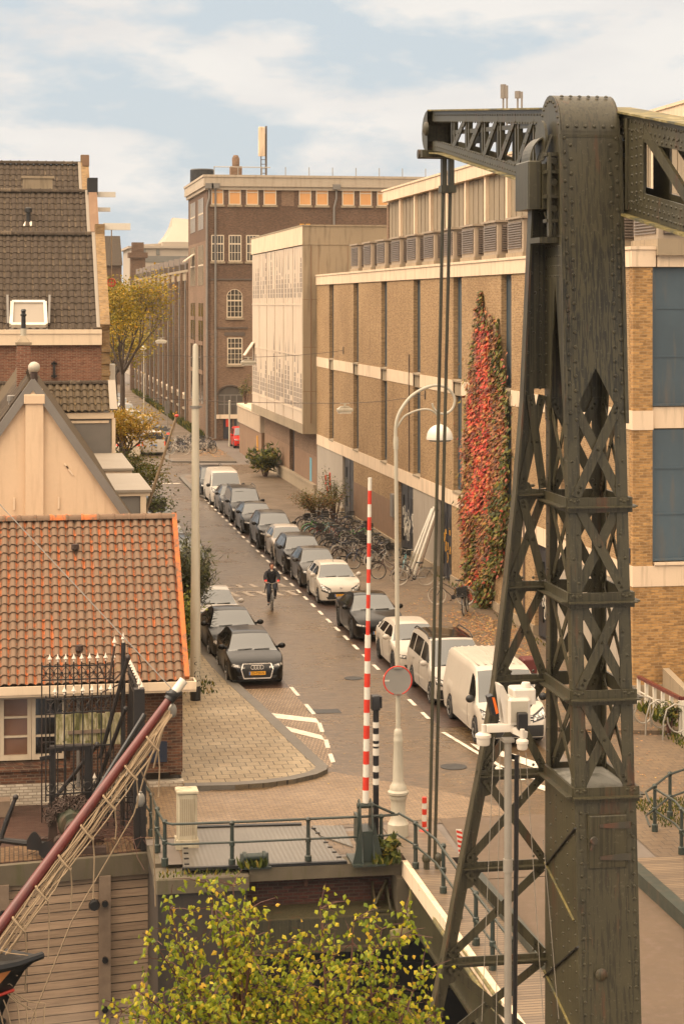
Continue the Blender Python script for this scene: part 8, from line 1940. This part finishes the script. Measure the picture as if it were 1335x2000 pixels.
    m = MB(); m.lathe([(.157,.12),(.156,.55)], (x,y,0), 18); obj('soot_stain', m, M['black_paint'], t)
    m = MB(); m.lathe([(.122,zz(796)-.03),(.122,zz(796)+.06)], (x,y,0), 16); m.box(x-.17,x+.19,y-.02,y+.02,zz(797),zz(793)); m.box(x-.14,x+.14,y-.02,y+.02,zz(699),zz(697)); obj('collar', m, M['lead'], t)
    m = MB()
    def onpole(a, b):
        return (x+.154*math.sin(a), y-.154*math.cos(a), b)
    text_mb(m, 'PIEDMUN', .30, lambda a, b: onpole(.25+b/.154, 1.05+a*.62+.0)); obj('graffiti', m, M['black_paint'], t)
    # bollards
    t = thing('striped_bollard', 'small red and white striped bollard near the bridge entrance', 'bollard', (9.37, 44.2, 0)); m = MB(); x, y = 9.37, 44.23
    m.tube([(x,y,.02),(x,y,.78)], .052, 12)
    for z in (.12,.40,.66): m.tube([(x,y,z),(x,y,z+.13)], .0545, 12, mi=1)
    obj('post', m, [M['white_paint'], M['red_paint']], t); m = MB(); m.lathe([(.13,0),(.11,.03),(.06,.05)], (x,y,.01), 12); obj('foot', m, M['red_paint'], t)
    t = thing('hazard_board', 'tilted narrow red and white hazard board beside the walkway', 'sign', (9.72, 42.1, 0)); y = 42.06; b0, b1, b2, b3 = PY(896,1676,y), PY(906,1676,y), PY(901,1620,y), PY(890,1620,y); m = MB()
    m.add([b0,b1,b2,b3]+[q+V3(0,.02,0) for q in (b0,b1,b2,b3)], [(0,1,2,3),(7,6,5,4),(0,4,5,1),(1,5,6,2),(2,6,7,3),(3,7,4,0)]); po = obj('board', m, M['white_paint'], t); m = MB()
    for k in range(6):
        f0, f1 = k/6, k/6+.085; q = lambda s, f: (b0.lerp(b1, s)).lerp(b3.lerp(b2, s), f)+V3(0,-.003,0); m.add([q(0,min(1,f0+.06)), q(1,f0), q(1,f1), q(0,min(1,f1+.06))], [(0,1,2,3)])
    obj('red_stripe', m, M['red_paint'], po); m = MB(); p = b0.lerp(b1,.5); m.tube([(p.x,y+.03,0),(p.x,y+.03,p.z+.2)], .02, 6); obj('stake', m, M['steel_black'], t)
    # hanging street lamps on wires
    def hang(label, u, v, y, w, x0w, x1w, vw=None):
        c = PY(u, v, y); t = thing('hanging_street_lamp', label, 'street lamp', tuple(c), 'lamps hung over the street on wires'); m = MB()
        m.bbox(c.x-w/2, c.x+w/2, y-.16, y+.16, c.z-.02, c.z+.12, .03); m.prism_y([(c.x-w*.42,c.z+.12),(c.x+w*.42,c.z+.12),(c.x+w*.25,c.z+.22),(c.x-w*.25,c.z+.22)], y-.12, y+.12); m.box(c.x-.05,c.x+.05,y-.03,y+.03,c.z+.22,c.z+.34); m.box(c.x-w*.3,c.x+w*.3,y-.015,y+.015,c.z+.33,c.z+.36); b = obj('housing', m, M['mast'], t)
        m = MB(); m.bbox(c.x-w*.42, c.x+w*.42, y-.14, y+.14, c.z-.10, c.z-.021, .03); obj('lens', m, M['white_paint'], b)
        m = MB(); n = 10; zc = c.z+.36; pts = [(x0w+(c.x-x0w)*q/n, y, zc+.35*(1-q/n)**2) for q in range(n+1)]+[(c.x+(x1w-c.x)*q/n, y, zc+.35*(q/n)**2) for q in range(1,n+1)]; m.tube(pts, .014, 4); m.box(x1w-.04,x1w-.0,y-.05,y+.05,zc+.15,zc+.55); obj('span_wire', m, M['louvre'], t)
    hang('cream street lamp hanging on a wire before the brick wall', 673, 803, 88, .72, 5.6, 18.69)
    hang('cream street lamp hanging on a wire beside the printed panels', 485, 710, 110, .85, 5.0, 18.69)
    hang('distant cream street lamp hanging before the long factory hall', 315, 668, 165, .95, 4.5, 17.39)
    t = thing('globe_lamp_post', 'slim lamp post with a white globe before the long factory hall', 'lamp post', (14.6, 190, .12)); x, Z = AY(281.5, 190); zc = CH-(682-HV)*Z/F; m = MB(); m.tube([(x,190,.1),(x,190,zc-.1)], [.09,.06], 8); obj('pole', m, M['mast'], t); m = MB(); m.lathe([(.31,-.05)]+[(.32*math.cos(a*PI/16), .34*math.sin(a*PI/16)) for a in range(0,9)], (x,190,zc), 16); obj('globe', m, M['white_paint'], t)
    t = thing('parking_sign_post', 'blue backed sign plates on a slim post by the factory hall', 'sign', (15.2, 178, .12)); x, Z = AY(327, 178); m = MB(); z1 = CH-(783-HV)*Z/F; m.tube([(x,178,.1),(x,178,z1)], .05, 6); obj('post', m, M['galv'], t); m = MB(); z0 = CH-(808-HV)*Z/F; m.box(x-.25,x-.02,177.94,177.97,z0,z1); m.box(x+.04,x+.2,177.94,177.97,z0+.05,z1); obj('sign_plate', m, M['lead'], t)
    x, Z = AY(448, 164); t = thing('thin_post', 'thin pale post standing before the blue factory doors', 'post', (x, 164, .1)); m = MB(); m.tube([(x,164,.1),(x,164,CH-(784-HV)*Z/F)], .07, 8); obj('pole', m, M['mast'], t); m = MB(); m.lathe([(.09,0),(.02,.12)], (x,164,CH-(784-HV)*Z/F), 8); obj('cap', m, M['mast'], t)
    p0 = PX(285,1000,4.5); p1 = PY(345,812,p0.y-1.5)
    t = thing('leaning_flagpole', 'bare cream flagpole leaning out from the gabled house', 'flagpole', tuple(p0)); m = MB(); m.tube([p0-(p1-p0)*.25, p1], [.06,.035], 8); obj('pole', m, M['rope'], t); m = MB(); m.blob(tuple(p1), .07, .07, .05, 8, 6); obj('finial', m, M['red_paint'], t); m = MB(); m.tube([p1, p1.lerp(p0,.5)+V3(.18,0,-.35), p0+V3(.1,0,.2)], .008, 4); obj('halyard', m, M['rope'], t)
    # sensor post in front of the tower
    y = 24.0; P = lambda u, v, dy=0: PY(u, v, y+dy)
    t = thing('sensor_post', 'galvanised post carrying white weather sensor boxes before the tower', 'sensor post', (P(992,1900).x, y, 0)); m = MB(); c = P(991,1445)
    m.tube([(c.x,y,0),(c.x,y,3.5),(c.x,y,c.z)], [.047,.047,.047], 12); m.lathe([(.062,-.08),(.062,.08)], (c.x,y,PY(991,1690,y).z), 12); m.box(c.x-.07,c.x+.07,y-.07,y+.07,c.z-.02,c.z+.02); obj('pole', m, M['galv'], t)
    m = MB(); m.tube([P(1008,1475,.12), P(1007,1700,.12), P(1006,1760,.12), P(1004,2060,.12)], .03, 8); obj('cable_hose', m, M['black_paint'], t)
    m = MB(); a, b = P(990,1415), P(1034,1362); m.bbox(a.x, b.x, y-.05, y+.26, a.z, b.z, .03); a, b = P(1002,1362), P(1046,1345); m.bbox(a.x, b.x, y+.0, y+.3, P(0,1412).z, b.z, .02); h = obj('camera_box', m, M['sensor'], t)
    m = MB(); a, b = P(995,1409), P(1028,1368); m.box(a.x, b.x, y-.058, y-.051, a.z, b.z); obj('window', m, M['sensor_in'], h)
    m = MB(); a, b = P(1005,1421), P(1024,1388); m.bbox(a.x, b.x, y-.16, y-.06, a.z, b.z, .01); obj('radar_unit', m, M['black_paint'], t)
    m = MB(); c = P(1026,1349,.1); m.lathe([(.062,-.0),(.06,.08),(.05,.105),(.0,.11)], tuple(c), 14); obj('antenna_cap', m, M['sensor'], t)
    m = MB(); q = [P(974,1338), P(982,1340), P(992,1360), P(992,1416), P(984,1416)]; m.add(q+[v+V3(0,.22,0) for v in q], [(0,1,2,3,4),(9,8,7,6,5)]+[(i,5+i,5+(i+1)%5,(i+1)%5) for i in range(5)]); obj('hood', m, M['sensor'], t)
    m = MB(); q = [P(952,1362), P(962,1358), P(974,1394), P(970,1400), P(960,1396)]; m.add(q+[v+V3(0,.14,0) for v in q], [(0,1,2,3,4),(9,8,7,6,5)]+[(i,5+i,5+(i+1)%5,(i+1)%5) for i in range(5)]); s = obj('side_sensor', m, M['black_paint'], t); m = MB(); q = [P(960,1362), P(965,1362), P(973,1392), P(968,1395)]; m.add([v+V3(0,-.004,0) for v in q], [(0,1,2,3)]); obj('orange_face', m, M['amber'], s)
    m = MB(); a, b = P(948,1430), P(1002,1413); m.bbox(a.x, b.x, y-.04, y+.04, a.z, b.z, .01); m.bar(P(1000,1424), P(1026,1436,-.2), .06, .08); m.tube([P(944,1434), P(944,1415)], .032, 10); m.tube([P(1019,1446,-.2), P(1019,1424,-.2)], .03, 10); obj('bracket_arm', m, M['sensor'], t)
    for (u, v, dy, r) in ((943,1440,0,.098),(1019,1452,-.2,.076)):
        m = MB(); c = P(u, v, dy); m.lathe([(r*.75,-.095*r/.098),(r*.85,-.07*r/.098),(r*.86,-.005),(r,0),(r,.035),(r*.7,.055),(.03,.06)], tuple(c), 18); obj('dome_sensor', m, M['sensor'], t)
    m = MB()
    for (u0,v0,u1,v1) in ((964,1440,940,1995),(976,1440,968,2000),(1026,1470,1060,1990),(1013,1470,1018,1560),(1060,1640,1090,1990)): m.tube([P(u0,v0,.3), P(u1,v1,.6)], .005, 4)
    obj('guy_wire', m, M['galv'], t)
    # bicycle hoops and ramp on the right
    t = thing('bicycle_rack', 'grey tubular bicycle hoops on the forecourt by the gable', 'bicycle rack', (17.3, 53, .03)); 
    for k in range(4):
        x0, y0 = 16.95+k*.28, 54.4-k*.65; m = MB()
        pts = [V3(x0, y0, 0), V3(x0+.02, y0, .5), V3(x0+.12, y0, .85), V3(x0+.35, y0, .98), V3(x0+.62, y0, .9), V3(x0+.66, y0, 0)]; m.tube(pts, .024, 6); m.tube([V3(x0+.1+.32+.30*math.cos(q*PI/8+PI), y0-.02, .62+.42*math.sin(q*PI/8+PI)) for q in range(9)], .022, 6); obj('hoop', m, M['galv'], t)
    t = thing('ramp_with_handrail', 'concrete ramp with white balustrade and brown handrail against the gable', 'ramp', (19.6, 55.5, 0)); m = MB()
    m.prism_x([(57.8,0),(57.8,.95),(52.5,.18),(50.5,.10),(50.5,0)], 19.6, 19.8); m.box(19.2,23,53.2,56.6,.0,.22); obj('ramp', m, M['conc_dk'], t)
    R0, R1 = V3(19.5,57.5,1.98), V3(18.75,52.6,1.42)
    a, b = PY(1246,1322,57.0), PY(1327,1364,52.9); c = PY(1420,1366,52.9)
    m = MB(); m.bar(a, b, .1, .09); m.bar(b, c, .1, .09); obj('handrail', m, M['spar'], t)
    m = MB()
    for k in range(6):
        f = k/5; p = a.lerp(b, f); m.box(p.x-.045, p.x+.045, p.y-.045, p.y+.045, p.z-1.05, p.z-.05)
    for k in range(1,3): p = b.lerp(c, k/2); m.box(p.x-.045, p.x+.045, p.y-.045, p.y+.045, p.z-1.3, p.z-.05)
    p = b; m.box(p.x+.02, p.x+.14, p.y-.11, p.y-.05, p.z-1.3, p.z-.05)
    for dz in (.42,.98): m.bar(a-V3(0,0,dz), b-V3(0,0,dz), .03, .03); m.bar(b-V3(0,0,dz), c-V3(0,0,dz), .03, .03)
    obj('balustrade', m, M['white_paint'], t)
    t = thing('propped_boards', 'long pale boards propped against the grey render wall', 'boards', (18.2, 85.6, .12)); 
    for k in range(4):
        yb = 85.2+k*.32; m = MB(); m.bar((17.75-.1*k,yb,.12),(18.55,yb-.5+.1*k,3.05-.12*(k%2)), .22, .035, up=(1,0,.3)); obj('board', m, M['white_paint' if k else 'wood'], t)
    t = thing('red_cargo_box', 'dark red box seen through the tower lattice by the wall', 'box', (17.4, 60.2, .12)); m = MB(); p = PY(1030,1245,60.0); m.bbox(p.x-.22, p.x+.22, 59.7, 60.3, .5, 1.0, .04); obj('box', m, M['maroon'], t); m = MB()
    m.lathe([(.24,-.03),(.24,.03)], (p.x, 59.62, .36), 14, 'y')
    obj('wheel', m, M['rubber'], t)
M['bike_dkgrey'] = plain('bike_paint_dark_grey', (.07,.065,.06), .4, .15, 4)
M['fan'] = plain('dusty_fanlight', (.10,.085,.07), .35, .35, 1.2, local=False)
M['paint_worn'] = plain('worn_road_paint', (.36,.29,.215), .6, .25, 5, local=False, dirt=((.17,.125,.09),.9), fine=.5)
M['lid'] = plain('mottled_grey_lid', (.20,.19,.16), .6, .5, 3, local=False, dirt=((.07,.065,.04),.8))  # mottled grey with dirt, paler than the tower steel
M['vent'] = plain('pale_vent_casing', (.33,.265,.195), .7, .15, 1.5, local=False, dirt=((.2,.15,.11),.5))
M['conc_mid'] = plain('grey_cornice', (.42,.35,.265), .8, .12, .6, local=False, dirt=((.27,.215,.155),.5))
M['win_grey'] = plain('grey_pane', (.075,.066,.054), .15, .5, .8, local=False, ior=1.6)  # lighter than dark_pane: the panes' reflection is put into the colour
M['l_hedge'] = leafmat('hedge_leaf', [(0,(.05,.07,.012)),(.5,(.14,.17,.02)),(.8,(.26,.27,.03)),(1,(.36,.30,.04))], trans=.3)
M['maroon'] = plain('maroon_box', (.12,.02,.015), .6, .2, 4)
M['l_planter'] = leafmat('planter_leaf', [(0,(.06,.07,.015)),(.4,(.13,.12,.02)),(.7,(.22,.15,.03)),(1,(.34,.13,.04))], trans=.2)
M['galv_flat'] = plain('grey_sign_back', (.27,.25,.22), .5, .08, 3, local=False)

# ================================================================ light, sky, camera
def world():
    w = bpy.data.worlds.new('World'); SC.world = w; w.use_nodes = True; nt = w.node_tree; nt.nodes.clear()
    N = nt.nodes.new; L = nt.links.new
    out = N('ShaderNodeOutputWorld'); bg = N('ShaderNodeBackground'); L(bg.outputs[0], out.inputs[0]); bg.inputs[1].default_value = .1
    sky = N('ShaderNodeTexSky'); sky.sky_type = 'NISHITA'; sky.sun_disc = False; sky.sun_elevation = R(46); sky.sun_rotation = R(268); sky.air_density = 1.0; sky.dust_density = 3.0
    tc = N('ShaderNodeTexCoord'); sp = N('ShaderNodeSeparateXYZ'); L(tc.outputs['Generated'], sp.inputs[0])
    mp = N('ShaderNodeMapping'); L(tc.outputs['Generated'], mp.inputs[0]); mp.inputs['Scale'].default_value = (9.0, 9.0, 23.0); mp.inputs['Location'].default_value = SKYLOC
    n1 = N('ShaderNodeTexNoise'); L(mp.outputs[0], n1.inputs['Vector']); n1.inputs['Scale'].default_value = 1.0; n1.inputs['Detail'].default_value = 7; n1.inputs['Roughness'].default_value = .56
    cr = N('ShaderNodeValToRGB'); L(n1.outputs[0], cr.inputs[0]); cr.color_ramp.elements[0].position = .44; cr.color_ramp.elements[1].position = .56
    # the cloud deck closes overhead
    mr = N('ShaderNodeMapRange'); L(sp.outputs[2], mr.inputs[0]); mr.inputs[1].default_value = .17; mr.inputs[2].default_value = .42
    mx = N('ShaderNodeMath'); mx.operation = 'MAXIMUM'; L(cr.outputs[0], mx.inputs[0]); L(mr.outputs[0], mx.inputs[1])
    mp2 = N('ShaderNodeMapping'); L(tc.outputs['Generated'], mp2.inputs[0]); mp2.inputs['Scale'].default_value = (7, 7, 26); mp2.inputs['Location'].default_value = (SKYLOC[0]+.35, SKYLOC[1], SKYLOC[2]+.5)
    n2 = N('ShaderNodeTexNoise'); L(mp2.outputs[0], n2.inputs['Vector']); n2.inputs['Scale'].default_value = 1.0; n2.inputs['Detail'].default_value = 6
    cc = N('ShaderNodeValToRGB'); L(n2.outputs[0], cc.inputs[0]); e = cc.color_ramp.elements
    e[0].position = .32; e[0].color = (.78,.765,.75,1); e[1].position = .62; e[1].color = (.90,.87,.825,1)
    hi = N('ShaderNodeMix'); hi.data_type = 'RGBA'; L(mr.outputs[0], hi.inputs[0]); L(cc.outputs[0], hi.inputs[6]); hi.inputs[7].default_value = (3.05,2.46,1.86,1)
    # thin overcast glows brighter on the sun's side
    dt = N('ShaderNodeVectorMath'); dt.operation = 'DOT_PRODUCT'; L(tc.outputs['Generated'], dt.inputs[0]); dt.inputs[1].default_value = (-.72,-.15,.68)
    gl = N('ShaderNodeMapRange'); L(dt.outputs['Value'], gl.inputs[0]); gl.inputs[1].default_value = -.4; gl.inputs[2].default_value = 1.0; gl.inputs[3].default_value = .30; gl.inputs[4].default_value = 1.75
    g2 = N('ShaderNodeMix'); g2.data_type = 'FLOAT'; L(mr.outputs[0], g2.inputs[0]); g2.inputs[2].default_value = 1.0; L(gl.outputs[0], g2.inputs[3])
    g3 = N('ShaderNodeMath'); g3.operation = 'MULTIPLY'; L(g2.outputs[0], g3.inputs[0]); g3.inputs[1].default_value = 10.0*CLOUD
    k = N('ShaderNodeVectorMath'); k.operation = 'SCALE'; L(hi.outputs[2], k.inputs[0]); L(g3.outputs[0], k.inputs['Scale'])
    blue = N('ShaderNodeMix'); blue.data_type = 'RGBA'; blue.inputs[0].default_value = .85; L(sky.outputs[0], blue.inputs[6]); blue.inputs[7].default_value = (6.75*SKYK,7.55*SKYK,8.05*SKYK,1)
    fin = N('ShaderNodeMix'); fin.data_type = 'RGBA'; L(mx.outputs[0], fin.inputs[0]); L(blue.outputs[2], fin.inputs[6]); L(k.outputs[0], fin.inputs[7])
    L(fin.outputs[2], bg.inputs[0])
    s = bpy.data.lights.new('sun', 'SUN'); s.energy = 1.5; s.angle = R(25); s.color = (1,.858,.68); o = bpy.data.objects.new('sun', s); COL.objects.link(o)
    el, az = R(46), R(268)                          # behind the camera, to its left
    d = Vector((math.sin(az)*math.cos(el), math.cos(az)*math.cos(el), math.sin(el))); o.rotation_euler = d.to_track_quat('Z', 'Y').to_euler(); o.location = d*60
SKYLOC = (0.3, 1.1, 0.35); CLOUD = 1.0; SKYK = 1.0
def haze():
    m = MB(); m.box(-220, 260, -30, 420, -6.0, 32.0); o = obj('haze', m, NT('thin_air').m, base=(0,0,0)); o['kind'] = 'stuff'; o['label'] = 'thin warm haze filling the street towards the far buildings'
    t = o.data.materials[0].node_tree; t.nodes.clear(); out = t.nodes.new('ShaderNodeOutputMaterial'); v = t.nodes.new('ShaderNodeVolumePrincipled'); v.inputs['Density'].default_value = HAZE; v.inputs['Color'].default_value = (.93,.86,.76,1); v.inputs['Anisotropy'].default_value = .2; t.links.new(v.outputs[0], out.inputs[1])
HAZE = .00017
def camera():
    c = bpy.data.cameras.new('camera'); o = bpy.data.objects.new('camera', c); COL.objects.link(o)
    o.location = (0,0,CH); o.rotation_euler = (R(90),0,-YAW); c.sensor_fit = 'VERTICAL'; c.sensor_height = 36; c.lens = F/2000*36; c.shift_y = -(1000-HV)/2000
    c.clip_start = .5; c.clip_end = 3000; SC.camera = o
    SC.view_settings.view_transform = 'Standard'; SC.view_settings.look = 'None'; SC.view_settings.exposure = 0.0; SC.view_settings.gamma = 1.0

setting(); warehouse(); office(); factory(); left_houses(); quay(); bridge(); cars(); bikes(); rider(); plants(); gates(); ship(); furniture(); grade(); world(); haze(); camera()
